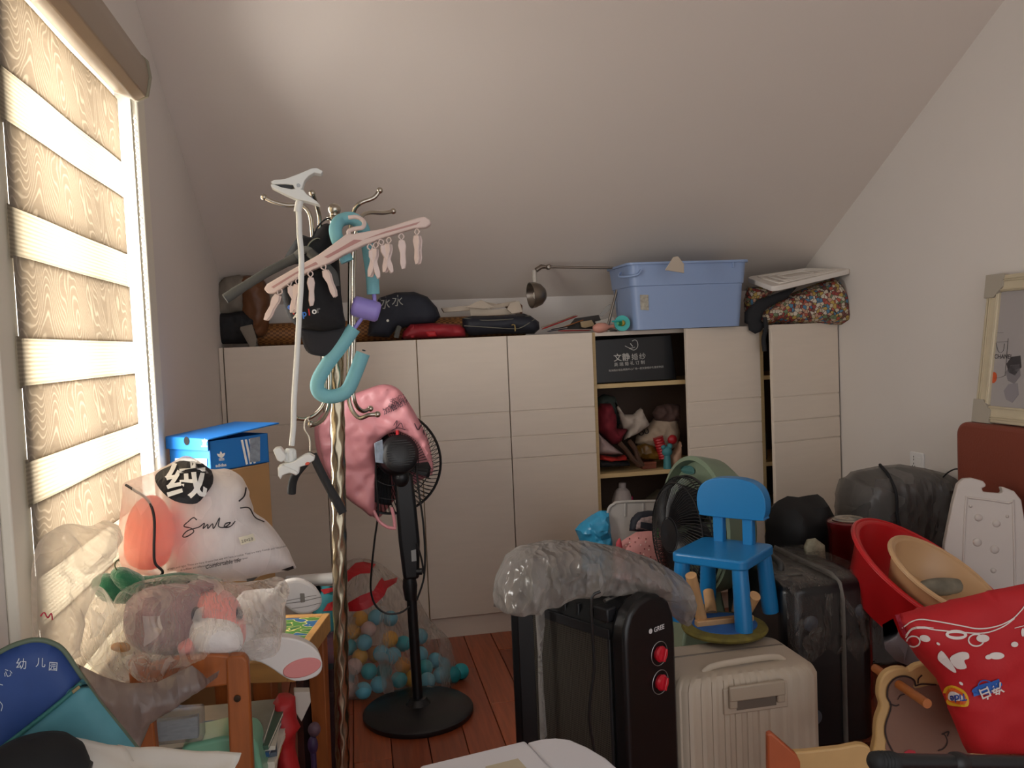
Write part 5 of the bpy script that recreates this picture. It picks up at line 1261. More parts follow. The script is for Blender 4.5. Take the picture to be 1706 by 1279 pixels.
puffF('red_ribbon', [(1026, 906), (1033, 896), (1037, 915), (1030, 925)], F @ TR(0, -.035, 0), .01, .005, M('red_ribbon', '#b8434c', .6), pp)
tubeF('green_zip_tag', [(1087, 872), (1089, 880), (1090, 892)], F, .005, M('neon_green', '#2fae3a', .5), pp, dy=[-.035, -.04, -.04])
F = plane((0, 3.2, 0))
puffF('blue_plastic_bag', [(958, 882), (966, 872), (985, 858), (1000, 850), (1014, 851), (1020, 900), (1024, 1000), (1020, 1200), (965, 1200), (972, 1000), (968, 905)], F, .05, .05, M('cyan_bag', '#2f8fb8', .3, var=.12, vscale=10, crease=1, cscale=14), label='crumpled cyan blue plastic bag on the floor by the open bay', cat='bag', wr=.02, ws=14, seed=2, ridge=.02, rs=20, sm=False, res=.011)
F = plane((0, 2.95, 0), 0)
puffF('black_cloth_bag', [(1272, 1200), (1276, 870), (1284, 848), (1296, 834), (1312, 826), (1330, 828), (1346, 825), (1362, 823), (1372, 830), (1384, 850), (1396, 868), (1398, 1200)], F, .1, .1, M('black_nylon', '#09090b', .6, var=.1, vscale=20), label='slumped black nylon bag behind the blue chair', cat='bag', wr=.02, ws=10, seed=4, sm=False, ridge=.02, rs=9)
F = plane((0, 2.62, 0))
puffF('patterned_pouch', [(1340, 912), (1346, 898), (1358, 896), (1374, 908), (1376, 940), (1345, 950)], F, .015, .03, M('floral_pouch', '#a8a48c', .6, var=.4, vscale=40), label='small floral printed pouch between black suitcase and red canister', cat='pouch', wr=.005, sm=False)
# grey wrapped luggage by the right wall
F = plane((2.06, 3.0, 0), -6)
wl = thing('wrapped_luggage', 'bulky luggage wrapped in grey film with a dark strap', 'luggage', m=F)
puffF('bundle', [(1402, 1100), (1400, 900), (1402, 830), (1410, 800), (1432, 786), (1462, 780), (1500, 777), (1540, 784), (1575, 792), (1590, 800), (1594, 850), (1594, 1100)], F, .13, .12, M('bundle_dark', '#2d2c2e', .5, var=.5, vscale=6), wl, wr=.012, ws=6, seed=6, sm=False, D=.08)
puffF('film_wrap', [(1399, 1100), (1397, 900), (1399, 828), (1408, 796), (1432, 782), (1462, 776), (1500, 773), (1542, 780), (1578, 789), (1594, 798), (1598, 850), (1598, 1100)], F, .142, .13, film('grey_wrap_film', '#a39e98', .45, .7, .18, 5, .8), wl, wr=.012, ws=6, seed=6, sm=False, D=.08, ridge=.008)
tubeF('strap', [(1466, 774), (1460, 785), (1457, 810), (1456, 845), (1462, 870), (1464, 900), (1464, 1050)], F, .006, m_blackm, wl, dy=[.0, -.09, -.16, -.172, -.172, -.172, -.172])
# red canister
c = at(1414, 880, 2.74)
cn = thing('red_canister', 'tall dark red canister with a shiny round lid', 'canister')
m_rc = M('canister_red', '#6d0f14', .25, coat=.5)
ztop = at(1414, 866, 2.74).z
build(MB().lathe([(.07, 0), (.072, .01), (.072, ztop - .03), (.075, ztop - .026), (.075, ztop - .004), (.07, ztop), (.05, ztop)], (c.x, c.y, 0), (0, 0, 1), 40), 'body', m_rc, cn)
build(MB().lathe([(.056, 0), (.058, .004), (.05, .008), (.044, .006), (.02, .007), (0, .012)], (c.x, c.y, ztop), (0, 0, 1), 36), 'lid', M('lid_steel', '#b8b2a6', .25, .9), cn)
# ================================================================== basins
def basin(name, label, cx, cy, Y, n, r, depth, mat, grp):
    c = at(cx, cy, Y); n = V(n).normalized(); t = .004
    b = thing(name, label, 'basin', grp)
    P = [(0, -depth), (r * .66, -depth), (r * .72, -depth + .01), (r * .93, -.01), (r * .95, 0), (r, .004), (r + .012, .002), (r + .014, -.004), (r + .006, -.006), (r * .96, -.016), (r * .745, -depth - .004), (0, -depth - t)]
    build(MB().lathe(P, c, n, 72), 'bowl', mat, b)
    rp = [c + frame(n)[0] * ((r + .007) * math.cos(2 * PI * k / 72)) + frame(n)[1] * ((r + .007) * math.sin(2 * PI * k / 72)) for k in range(72)]
    build(MB().tube(rp, .007, 8, closed=True), 'rim', mat, b)
    return b
camR = Matrix([[RW[i][0], RW[i][1], RW[i][2]] for i in range(3)])
nv = camR @ V((.40, -.83, -.39))
basin('red_basin', 'large red plastic wash basin tilted in front of the wall', 1556, 962, 2.28, nv, .262, .15, M('basin_red', '#c21b20', .35), 'wash basins')
nv2 = camR @ V((.36, -.84, -.42))
basin('beige_basin', 'beige plastic wash basin nested inside the red basin', 1572, 958, 2.17, nv2, .158, .09, M('basin_beige', '#c9a378', .4), 'wash basins')
F = plane(at(1570, 975, 2.17), 0)
puffF('folded_rag', [(1528, 978), (1540, 966), (1570, 962), (1600, 966), (1598, 985), (1570, 992), (1545, 990)], F @ TR(0, .04, -.03), .02, .02, M('rag_grey', '#7f7a6a', .8, var=.3, vscale=25), label='greyish rag lying in the bottom of the beige basin', cat='rag', wr=.006)
# ================================================================== white moulded panel, leather board, picture
F = plane((2.10, 2.335, 0), -25, -7)
wp = thing('white_moulded_panel', 'white moulded plastic panel with notch leaning on the brown board', 'panel', m=F)
m_wpn = M('panel_white', '#c6beb6', .5, var=.04)
slabF('panel_body', [(1560, 1060), (1574, 905), (1588, 836), (1596, 806), (1606, 797), (1620, 796), (1638, 801), (1643, 807), (1642, 811), (1636, 813), (1638, 819), (1668, 822), (1671, 819), (1668, 811), (1672, 811), (1690, 818), (1702, 833), (1708, 870), (1712, 1060)], F, .035, m_wpn, wp, bevel=.007, bseg=3)
tubeF('moulded_groove', [(1602, 1050), (1606, 900), (1610, 832), (1616, 829), (1680, 838), (1688, 850), (1692, 1050)], F, .004, m_wpn, wp, n=3)
for x, y, r in ((1630, 862, 7), (1660, 872, 7), (1628, 903, 8), (1657, 915, 8), (1655, 950, 5), (1617, 843, 3), (1678, 860, 3)):
    p = inF(x, y, F); build(MB().sphere(p, (r * pxm(2.5), .006, r * pxm(2.5)), 14, 8), 'moulded_bump', m_wpn, wp)
lbx = 2.205
lb = thing('leather_board', 'tall padded brown leather board standing along the right wall', 'board')
yl0, yl1 = 1.75, atx(1592, 760, lbx).y; zl = atx(1640, 707, lbx).z
build(MB().prism([(lbx, (yl0 + yl1) / 2 + a, zl / 2 + b) for a, b in rrect(yl1 - yl0, zl, .05, 6)], (.07, 0, 0)), 'padded_face', M('brown_leather', '#7d3b2a', .5, bump=.2, bscale=160), lb, bevel=.015, bseg=3)
build(MB().box((lbx + .07, yl0 + .03, .0), (lbx + .085, yl1 - .03, zl - .03)), 'backing', m_blackm, lb)
# framed picture, tipped against the wall, standing on the board
pa, pb_ = atx(1650, 462, XR - .02), atx(1634, 706, lbx + .055)
pic = thing('framed_picture', 'cream framed picture with cardboard corner guards leaning on wall', 'picture')
PH = (pa - V((pa.x, pa.y, pb_.z))).length
zb = zl + .002; ztp = pa.z; xb0, xt0 = lbx + .05, XR - .03; hgt = math.hypot(ztp - zb, xt0 - xb0); ln = math.degrees(math.atan2(xt0 - xb0, ztp - zb))
yfar = (atx(1650, 470, XR - .03).y + atx(1634, 700, xb0).y) / 2
FPc = TR(xb0, yfar, zb) @ rotz(-90) @ rotx(-ln)      # local x towards the camera side, z up the frame, y into the wall
PWd = .46
m_cf = M('cream_frame', '#c8bb9f', .4, var=.06, vscale=20)
fw = .06
fo = thing('tmp', 'x', 'y') if False else None
def rail(x0, x1, z0, z1): return MB().box((x0, -.02, z0), (x1, .0, z1))
for a in ((0, fw, 0, hgt), (PWd - fw, PWd, 0, hgt), (fw, PWd - fw, 0, fw), (fw, PWd - fw, hgt - fw, hgt)):
    o = build(rail(*a), 'frame_rail', m_cf, pic, bevel=.004, m=FPc)
    x0, x1, z0, z1 = a
    if x1 - x0 < z1 - z0:
        for q in (.012, .02, fw - .008): build(MB().box(((x0 + q) if x0 == 0 else (x1 - q - .004), -.0245, z0 + .004), ((x0 + q + .004) if x0 == 0 else (x1 - q), -.019, z1 - .004)), 'moulding', m_cf, o, m=FPc, bevel=.001, bseg=1)
    else:
        for q in (.012, .02, fw - .008):
            zz = (z0 + q) if z0 == 0 else (z1 - q - .004); build(MB().box((x0, -.0245, zz), (x1, -.019, zz + .004)), 'moulding', m_cf, o, m=FPc, bevel=.001, bseg=1)
art = build(MB().box((fw - .004, -.009, fw - .004), (PWd - fw + .004, -.004, hgt - fw + .004)), 'print', M('art_paper', '#a39d9b', .5), pic, m=FPc)
m_cg = M('corner_guard', '#a89f90', .75)
for cx_, sx in ((-.004, 1), (PWd + .004, -1)):
    for cz_, sz in ((-.004, 1), (hgt + .004, -1)):
        g = .085; poly = [(cx_, -.027, cz_), (cx_ + sx * g, -.027, cz_), (cx_ + sx * g, -.027, cz_ + sz * g * .55), (cx_ + sx * g * .55, -.027, cz_ + sz * g), (cx_, -.027, cz_ + sz * g)]
        build(MB().prism(poly, (0, .029, 0)), 'corner_guard', m_cg, pic, m=FPc, bevel=.001, bseg=1)
m_al = M('art_line', '#2a2728', .6)
def artT(s, x, z, size):
    vs, fs = text2d(s, size, .0003); return build(MB().add([(x + a, -.0098, z + b) for a, b in vs], fs), 'art_lettering', m_al, pic, m=FPc, smooth=None)
def artL(pts, w=.0022): return build(MB().tube(catmull([(x, -.0096, z) for x, z in pts], 5), w / 2, 5, flat=.4), 'art_line', m_al, pic, m=FPc)
zc_ = hgt
artT('CHANEL', fw - .002, hgt * .435, .022)
artL([(fw, hgt * .61), (fw + .03, hgt * .61)]); artL([(fw, hgt * .545), (fw + .055, hgt * .55)])
artL([(fw, hgt * .54), (fw + .012, hgt * .49), (fw + .025, hgt * .475), (fw + .038, hgt * .49), (fw + .04, hgt * .535)])
artL([(fw + .055, hgt * .57), (fw + .058, hgt * .32)]); artL([(fw + .01, hgt * .30), (fw + .04, hgt * .31), (fw + .06, hgt * .325)])
build(MB().prism([(fw + .004 + .016 * math.cos(a), -.0096, hgt * .305 + .02 * math.sin(a)) for a in [k * PI / 12 for k in range(24)] if fw + .004 + .016 * math.cos(a) > fw - .003], (0, .001, 0)), 'art_patch', M('art_orange', '#c8552a', .6), pic, m=FPc)
for zz, c_ in ((.40, '#3a3536'), (.345, '#7a7578'), (.22, '#8a8589')):
    build(MB().prism([(fw + .058 + x * .05, -.0097, hgt * zz + z * .05) for x, z in ((0, 0), (.4, .5), (1.2, .6), (1.4, -.2), (.9, -.8), (.3, -.6))], (0, .001, 0)), 'art_patch', M('art' + c_[1:], c_, .6), pic, m=FPc)
# cable on the wall
build(MB().tube(catmull([atx(1606, 783, 2.25), atx(1592, 781, 2.25), atx(1578, 788, 2.26), atx(1568, 800, 2.25), atx(1567, 815, 2.25), atx(1580, 832, 2.24), atx(1590, 845, 2.24), atx(1606, 858, 2.24)], 6), .003, 8), 'power_cable', m_black, label='thin black cable looping out beside the brown leather board', cat='cable')

# ================================================================== near right: red bag, wooden ride-on, handle, white box
F = plane((1.35, 1.60, .5), -6)
tb = thing('red_shopping_bag', 'red nonwoven shopping bag with white pattern and detergent logo', 'bag', m=F)
m_rb = M('red_nonwoven', '#b3141d', .7, var=.06, vscale=5, bump=.1, bscale=200)
to = [(1490, 1024), (1560, 1006), (1640, 986), (1706, 972), (1790, 955), (1790, 1270), (1690, 1256), (1612, 1254), (1604, 1240), (1590, 1205), (1560, 1130), (1528, 1095), (1508, 1066)]
rbag = puffF('bag_body', to, F, .05, .06, m_rb, tb, wr=.012, ws=7, seed=2, sm=False, D=.09)
mark('side_gusset', [ppx([(1491, 1024), (1498, 1024), (1524, 1092), (1528, 1096), (1508, 1068)])], M('red_gusset', '#8f0f2a', .7), rbag, tb, off=.002, maxlen=20)
m_wi = M('white_ink', '#d8cfc9', .65)
strokes = [spx([(1503, 1046), (1518, 1036), (1534, 1032), (1560, 1035), (1600, 1042), (1630, 1047), (1660, 1043), (1685, 1032), (1700, 1018), (1708, 1008)], 2), spx([(1509, 1062), (1520, 1048), (1540, 1046), (1558, 1049), (1600, 1053), (1640, 1054), (1670, 1044), (1690, 1030)], 2), spx([(1509, 1058), (1520, 1046), (1536, 1044), (1555, 1046)], 1.3), spx([(1510, 1066), (1516, 1082), (1520, 1088), (1522, 1098)], 2.4), spx([(1690, 1046), (1706, 1042)], 1.2)]
for s_ in strokes: mark('white_print', [s_], m_wi, rbag, tb, off=.002)
def ring(cx, cy, rx, ry, w, ang=0):
    o = ell(cx, cy, rx, ry, ang, 24); i = ell(cx, cy, rx - w, ry - w, ang, 24); return o + i, [(k, (k + 1) % 24, 24 + (k + 1) % 24, 24 + k) for k in range(24)]
for sh in (ring(1522, 1068, 12, 10, 2.4), ring(1626, 1066, 14, 11, 2.4), ppx(ell(1541, 1063, 9, 5.5, 15)), ppx(ell(1637, 1063, 11, 6.5, 0)), ring(1593, 1057, 18, 8, 5, 2), ppx(ell(1563, 1072, 3.5, 2, 35)), ppx(ell(1690, 1073, 6, 4.5, 0)), ppx([(1565, 1086), (1572, 1086), (1592, 1115), (1588, 1119), (1566, 1102), (1562, 1094)], 3), ppx([(1582, 1096), (1598, 1086), (1612, 1087), (1614, 1096), (1606, 1100), (1610, 1112), (1594, 1113)], 3), ppx(ell(1660, 1092, 13, 6, 0)), ppx(ell(1647, 1094, 6, 4, -10)), ppx(ell(1601, 1138, 4, 2.2, 40)), ppx(ell(1704, 1053, 3, 7, 0))):
    mark('white_print', [sh], m_wi, rbag, tb, off=.002, maxlen=16)
m_ty, m_to, m_tb = M('logo_yellow', '#d9a520', .5), M('logo_orange', '#cf5a1c', .5), M('logo_blue', '#1c3f8c', .5)
mark('detergent_logo', [ppx([(1571, 1158), (1574, 1146), (1584, 1141), (1596, 1144), (1608, 1152), (1614, 1165), (1612, 1176), (1596, 1176), (1582, 1174), (1574, 1168)], 3)], m_ty, rbag, tb, off=.0025, maxlen=10)
mark('detergent_logo', [ppx([(1576, 1157), (1579, 1149), (1587, 1145), (1597, 1149), (1607, 1157), (1610, 1167), (1605, 1173), (1588, 1170), (1579, 1165)], 3)], m_to, rbag, tb, off=.004, maxlen=10)
mark('detergent_logo', [ppx([(1580, 1158), (1584, 1151), (1592, 1152), (1605, 1160), (1608, 1166), (1592, 1166), (1582, 1165)], 3)], m_wi, rbag, tb, off=.0055, maxlen=10)
mark('detergent_lettering', [tpx('Tide', 1609, 1154, 17, 9, sx=.85, bold=.025, flip=True)], m_tb, rbag, tb, off=.007)
mark('detergent_emblem', [ring(1644, 1145, 26, 8, 2.5, -14), ring(1642, 1144, 14, 12, 2, 30), ppx([(1622, 1160), (1620, 1148), (1664, 1130), (1668, 1146)])], M('logo_sky', '#2a5fb0', .5), rbag, tb, off=.003, maxlen=10)
mark('detergent_lettering', [tpx('净白', 1667, 1135, 22, 22, sx=.95, bold=.02, flip=True)], m_wi, rbag, tb, off=.006)
# grey cloth peeping out behind the red bag
F2_ = plane((0, 1.95, 0)); puffF('grey_cloth', [(1470, 1040), (1488, 1030), (1500, 1060), (1540, 1100), (1600, 1120), (1620, 1500), (1570, 1500), (1560, 1130), (1520, 1112), (1492, 1100), (1474, 1080)], F2_, .02, .03, M('lilac_grey_cloth', '#7e7a82', .8), label='pale grey cloth peeping out behind the red bag', cat='cloth', wr=.008, sm=False)
# wooden bear ride-on
F = plane((1.3, 1.74, .4), -12)
br = thing('wooden_ride_on', 'wooden bear-shaped ride-on toy with dowel handlebar', 'ride-on toy', m=F)
m_ply = M('birch_ply', '#c4a06a', .5, var=.08, vscale=12)
bo_ = [(1463, 1270), (1459, 1230), (1461, 1200), (1468, 1178), (1464, 1160), (1466, 1138), (1476, 1122), (1492, 1114), (1508, 1114), (1516, 1116), (1530, 1108), (1560, 1104), (1600, 1112), (1640, 1130), (1660, 1180), (1650, 1230), (1630, 1275), (1560, 1290)]
face = slabF('head_panel', bo_, F, .024, m_ply, br, sm=4, bevel=.004)
mark('painted_face', [ppx([(1486, 1255), (1477, 1230), (1477, 1205), (1486, 1178), (1480, 1165), (1482, 1142), (1494, 1130), (1512, 1127), (1522, 1134), (1524, 1146), (1560, 1140), (1600, 1150), (1630, 1180), (1628, 1230), (1600, 1262)], 3)], M('bear_brown', '#7a5a4a', .6, var=.06, vscale=10), face, br, off=.0015, maxlen=25)
for s_ in (spx([(1490, 1257), (1477, 1230), (1475, 1208), (1484, 1176), (1478, 1160), (1480, 1142), (1492, 1129), (1508, 1126), (1522, 1132), (1525, 1142)], 3), spx([(1482, 1172), (1492, 1175), (1498, 1173)], 2.6), spx([(1524, 1142), (1536, 1139), (1560, 1140)], 2.6), spx([(1529, 1138), (1530, 1130), (1536, 1124)], 2.4), spx([(1495, 1165), (1500, 1158), (1507, 1156)], 1.5), spx([(1568, 1222), (1574, 1224), (1578, 1236), (1572, 1246), (1562, 1250)], 2), spx([(1570, 1222), (1580, 1218), (1578, 1226)], 2.5)):
    mark('painted_line', [s_], M('bear_line', '#2a1914', .6), face, br, off=.003, maxlen=25)
mark('painted_tongue', [ppx([(1506, 1252), (1514, 1248), (1524, 1250), (1526, 1256), (1508, 1257)])], M('bear_red', '#b0303c', .5), face, br, off=.003)
mdw = M('dowel_orange', '#a8622c', .45, var=.1, vscale=20)
Fi = F
a, b = inF(1503, 1142, F) + V((0, -.075, 0)), inF(1503, 1142, F)
h0 = FHt
e0, e1 = F.inverted() @ at(1545, 1172, 1.63), F.inverted() @ at(1458, 1113, 1.87)
build(MB().tube([e0, e1], .0105, 14), 'handlebar', mdw, br)
slabF('seat', [(1310, 1262), (1345, 1252), (1400, 1246), (1430, 1240), (1446, 1244), (1452, 1256), (1452, 1330), (1310, 1330)], F @ TR(0, -.10, 0), .02, m_ply, br, bevel=.004, sm=2)
build(MB().box((inF(1320, 1262, F).x, -.10, .07 + inF(1452, 1270, F).z - .09), (inF(1470, 1262, F).x, .012, inF(1452, 1258, F).z)), 'seat_beam', m_ply, br, bevel=.004)
slabF('tail_board', [(1279, 1224), (1286, 1221), (1328, 1258), (1334, 1270), (1336, 1330), (1280, 1330)], F @ TR(0, -.2, 0), .02, M('orange_varnish', '#a8542f', .4, var=.15, vscale=10), br, bevel=.004)
for x in (1340, 1600):
    p = inF(x, 1300, F); build(MB().box((p.x - .03, -.06, -.40), (p.x + .03, .0, p.z)), 'leg', m_ply, br, bevel=.004)
# black handle across the lower right
a, b = at(1452, 1268, 1.22), at(1730, 1272, 1.26)
hb = thing('push_handle', 'black rubber-gripped push handle across the lower right corner', 'handle')
d = (b - a).normalized(); L_ = (b - a).length
build(MB().tube([a + d * .05, b], .0135, 20), 'bar', M('handle_black', '#121619', .4), hb)
build(MB().lathe([(0, -.004), (.010, -.002), (.0155, .004), (.0165, .012)] + [(.0155 + (.0015 if k % 2 else 0), .014 + k * .0035) for k in range(8)] + [(.0145, .05)], a, d, 24), 'grip', M('grip_rubber', '#16191b', .7), hb)
build(MB().lathe([(.0135, 0), (.017, .004), (.018, .016), (.016, .026), (.0135, .03)], a + d * (L_ * .46), d, 24), 'joint_collar', m_black, hb)
# white appliance at the bottom centre
wz = .62
FA = TR(atz(875, 1232, wz)) @ rotz(math.degrees(math.atan2(*(lambda q: (q.y, q.x))(atz(875, 1232, wz) - atz(710, 1272, wz)))))
wa = thing('white_appliance', 'white box-shaped appliance with rounded side at bottom centre', 'appliance', m=FA)
m_aw = M('appliance_white', '#d3d3da', .4)
build(MB().box((-.20, -.30, -wz), (0, 0, 0)), 'body', m_aw, wa, bevel=.006, bseg=3)
build(MB().prism([(x, y, -wz) for x, y in catmull([V((.002, -.30, 0)), V((.002, -.002, 0)), V((.03, -.002, 0)), V((.06, -.012, 0)), V((.085, -.05, 0)), V((.10, -.12, 0)), V((.10, -.30, 0))], 1, True) and [(.002, -.30), (.002, -.004), (.03, -.004), (.055, -.012), (.075, -.03), (.09, -.07), (.1, -.12), (.1, -.3)]], (0, 0, wz - .003)), 'rounded_side', m_aw, wa, bevel=.004)
build(MB().box((-.10, -.13, 0.0005), (-.04, -.06, .002)), 'beige_note', M('beige_note', '#b9b09a', .7), wa)
# ================================================================== things on top of the wardrobes
TY = 3.86
m_navy = M('navy_canvas', '#20232e', .8, var=.15, vscale=25, crease=.3, cscale=12)
F = plane((0, 3.93, 0))
hb_ = thing('grey_tote', 'grey and black tote bag slumped in the corner on the wardrobe', 'bag', m=F)
puffF('grey_side', [(352, 528), (358, 500), (364, 472), (374, 462), (398, 458), (412, 462), (410, 500), (405, 520), (380, 524)], F, .05, .05, M('grey_canvas', '#7d7468', .8, var=.12, vscale=14), hb_, wr=.014, ws=16, seed=4, sm=False)
puffF('black_side', [(352, 522), (380, 522), (405, 518), (428, 530), (428, 572), (368, 573), (356, 555)], F @ TR(0, -.02, 0), .05, .05, M('black_canvas', '#17171a', .75), hb_, wr=.01, ws=16, sm=False)
puffF('hanging_flap', [(398, 545), (420, 540), (428, 565), (424, 590), (414, 574)], plane((0, 3.775, 0)), .004, .004, M('grey_canvas', '#7d7468', .8), hb_, sm=False)
F = plane((0, 3.95, 0))
puffF('brown_leather_bag', [(396, 470), (402, 460), (425, 460), (442, 470), (450, 500), (448, 540), (440, 560), (412, 560), (402, 530), (400, 500)], F, .07, .06, M('leather_brown', '#6a4226', .5, var=.25, vscale=14, crease=.5, cscale=16), label='brown leather bag behind the grey foam hanger', cat='bag', wr=.016, ws=14, seed=9)
def weave_mat():
    m = M('woven_cane', '#8a5a2c', .6); nt = m.node_tree; L = nt.links.new; p = nt.nodes['Principled BSDF']
    tc = nt.nodes.new('ShaderNodeTexCoord'); mp = nt.nodes.new('ShaderNodeMapping'); mp.inputs['Scale'].default_value = (75, 75, 110); L(tc.outputs['Object'], mp.inputs[0])
    c = nt.nodes.new('ShaderNodeTexChecker'); c.inputs['Scale'].default_value = 1; c.inputs[1].default_value = lin('#a06c38') + (1,); c.inputs[2].default_value = lin('#6e4420') + (1,); L(mp.outputs[0], c.inputs[0]); L(c.outputs[0], p.inputs['Base Color'])
    b = nt.nodes.new('ShaderNodeBump'); b.inputs['Distance'].default_value = .003; L(c.outputs['Fac'], b.inputs['Height']); L(b.outputs[0], p.inputs['Normal']); return m
a, b = at(428, 520, 4.06), at(872, 497, 4.06)
mr = thing('cane_mat_roll', 'long rolled brown woven cane mat lying along the wardrobe tops', 'mat')
ra = .052; a.z = b.z = ZT + ra + .002
mb = MB(); mb.tube([a.lerp(b, i / 20) for i in range(21)], ra, 28)
build(mb, 'roll', weave_mat(), mr)
build(MB().tube([b + V((.0005, ra * .9 * (1 - k / 60) * math.cos(k * .45), ra * .9 * (1 - k / 60) * math.sin(k * .45))) for k in range(50)], .003, 5), 'rolled_edge', M('cane_edge', '#5a3618', .6), mr)
F = plane((0, 3.90, 0))
bk_ = thing('navy_shoulder_bag', 'dark navy bag with white characters behind the lilac hub', 'bag', m=F)
nb = puffF('bag_body', [(612, 560), (618, 520), (632, 496), (660, 487), (690, 486), (712, 494), (728, 512), (734, 528), (722, 540), (690, 543), (660, 548), (648, 562)], F, .06, .05, m_navy, bk_, wr=.01, ws=12, seed=1, sm=False, D=.05)
mark('lettering', [tpx('冰', 628, 512, 22, -4), tpx('水', 652, 508, 20, -2)], M('letter_grey', '#9a9a92', .7), nb, bk_, off=.003)
mark('button', [ppx(ell(646, 534, 2.2, 2.2, 0, 10))], M('button_white', '#d5d5cc', .5), nb, bk_, off=.003)
tubeF('strap', [(664, 545), (661, 553), (659, 563)], F, .012, M('strap_grey', '#55544f', .8), bk_, dy=[-.06, -.07, -.07], seg=8)
F = plane((0, 3.85, 0))
rbg = thing('red_folded_bag', 'red folded fabric bag between the navy bag and pouch', 'bag', m=F)
puffF('bag_body', [(668, 565), (672, 552), (684, 540), (720, 538), (765, 540), (775, 548), (776, 561), (720, 563)], F, .05, .06, M('red_nylon', '#8f1522', .6, var=.2, vscale=12, crease=.4), rbg, wr=.012, ws=16, seed=5, sm=False)
puffF('flap', [(708, 552), (726, 551), (728, 560), (714, 561)], F @ TR(0, -.045, 0), .01, .004, M('red_flap', '#b01a24', .6), rbg, sm=False)
puffF('side_loop', [(682, 548), (690, 540), (694, 556), (690, 563), (684, 563)], F @ TR(0, -.04, 0), .01, .004, M('red_nylon', '#8f1522', .6), rbg, sm=False)
F = plane((0, 3.87, 0))
nbp = thing('navy_pencil_pouch', 'dark navy zip pouch with grey piping on the wardrobe', 'pouch', m=F)
puffF('pouch_body', [(770, 530), (786, 526), (830, 526), (872, 522), (884, 526), (898, 536), (899, 548), (890, 556), (830, 556), (786, 559), (771, 552)], F, .055, .06, M('navy_nylon_dark', '#151824', .6, var=.1), nbp, wr=.008, ws=14, sm=False)
tubeF('piping', [(771, 543), (800, 545), (850, 548), (864, 546), (878, 538), (888, 532)], F, .0022, M('piping_grey', '#6d6a5e', .6), nbp, dy=[-.045, -.062, -.062, -.06, -.055, -.04])
tubeF('piping', [(772, 530), (800, 534), (850, 532), (880, 526)], F, .0022, M('piping_grey', '#6d6a5e', .6), nbp, dy=[-.03, -.05, -.05, -.03])
tubeF('zip_pull', [(848, 542), (853, 542), (854, 552)], F, .003, M('brass', '#a08850', .35, .8), nbp, dy=[-.066, -.066, -.064], n=2)
F = plane((0, 3.93, 0))
pst = thing('paper_bundle', 'bundle of torn white paper and card on the pouch', 'paper', m=F)
m_pp2 = M('old_paper', '#b9ab9a', .8, var=.06)
for px, off in (([(782, 508), (820, 516), (866, 512), (866, 522), (830, 525), (784, 527)], 0), ([(774, 512), (800, 500), (822, 512), (805, 515)], -.03), ([(800, 500), (832, 506), (862, 500), (858, 508), (820, 514)], .03), ([(842, 516), (846, 506), (862, 502), (868, 520), (850, 523)], -.045)):
    slabF('sheet', px, F, .012, m_pp2, pst, off=off, bevel=.001)
slabF('brown_card', [(818, 506), (868, 502), (874, 508), (874, 522), (866, 524), (842, 508)], F, .02, M('brown_card', '#6a4122', .6), pst, off=.05)
F = plane((0, 3.97, 0))
build(MB().prism(pF([(736, 513), (790, 508), (792, 516), (740, 520)], F), (0, .04, 0)), 'flat_card', m_pp2, m=F, label='flat pale card resting on the cane mat roll', cat='card')
# pens, rulers and papers scattered around
sp = [('ruler', 'red ruler lying across the scattered pens', 'ruler', (903, 548), (962, 526), '#a32a26', .007, 3.84), ('pencil', 'orange pencil lying under the red ruler', 'pencil', (935, 546), (980, 530), '#a8632a', .005, 3.88), ('pen', 'dark blue pen near the pencil pouch', 'pen', (912, 552), (945, 547), '#20283e', .005, 3.80), ('pen', 'black pen beside the flat papers', 'pen', (918, 549), (960, 541), '#16161a', .005, 3.83), ('paper_strip', 'pale paper strip propped on the red ruler', 'paper', (902, 545), (960, 524), '#b3a79a', .008, 3.89), ('ribbon', 'red and white ribbon at the wardrobe edge', 'ribbon', (930, 551), (985, 550), '#a5282c', .006, 3.80)]
for nm, lab, cat, p, q, col, r, Y in sp:
    a, b = at(*p, Y), at(*q, Y + .08)
    a.z = max(a.z, ZT + r); b.z = max(b.z, ZT + r + .004)
    build(MB().tube([a, a.lerp(b, .08), a.lerp(b, .92), b], [r * .5, r, r, r * .4], 8, flat=.5), nm, M('c' + col[1:], col, .5), label=lab, cat=cat)
F = plane((0, 3.92, 0))
for px, nm, lab, hx, off in (([(945, 548), (960, 530), (1000, 524), (1004, 536), (990, 548)], 'notebook', 'dark notebook leaning among the scattered pens', '#2e2823', .02), ([(966, 536), (985, 533), (990, 542), (975, 546), (968, 545)], 'paper_scrap', 'tan paper scrap beside the pens', '#a08a68', -.01), ([(990, 536), (1020, 528), (1024, 540), (994, 543)], 'white_card', 'white card standing behind the pink bulb', '#bdb5aa', -.02), ([(998, 526), (1010, 510), (1018, 506), (1016, 516), (1004, 527)], 'plastic_strip', 'curled clear plastic strip at the foot of the lamp', '#9a968f', 0)):
    slabF(nm, px, F, .008, M('c' + hx[1:], hx, .6), None, lab, 'card' if 'card' in nm else nm.split('_')[-1], off=off, bevel=.001)
pbm = thing('rubber_bulb', 'pink rubber squeeze bulb on the edge of the wardrobe top', 'bulb')
c = at(1003, 547, 3.78); c.z = ZT + .021
m_rbp = M('pink_rubber', '#c58a7a', .55)
build(MB().lathe([(0, -.045), (.012, -.042), (.022, -.025), (.024, -.005), (.02, .018), (.01, .03), (.007, .038), (.007, .055), (0, .056)], c, (1, -.1, .08), 24), 'bulb', m_rbp, pbm)
build(MB().lathe([(.0085, .05), (.01, .056), (.0085, .062)], c, (1, -.1, .08), 16), 'nozzle_ring', m_rbp, pbm)
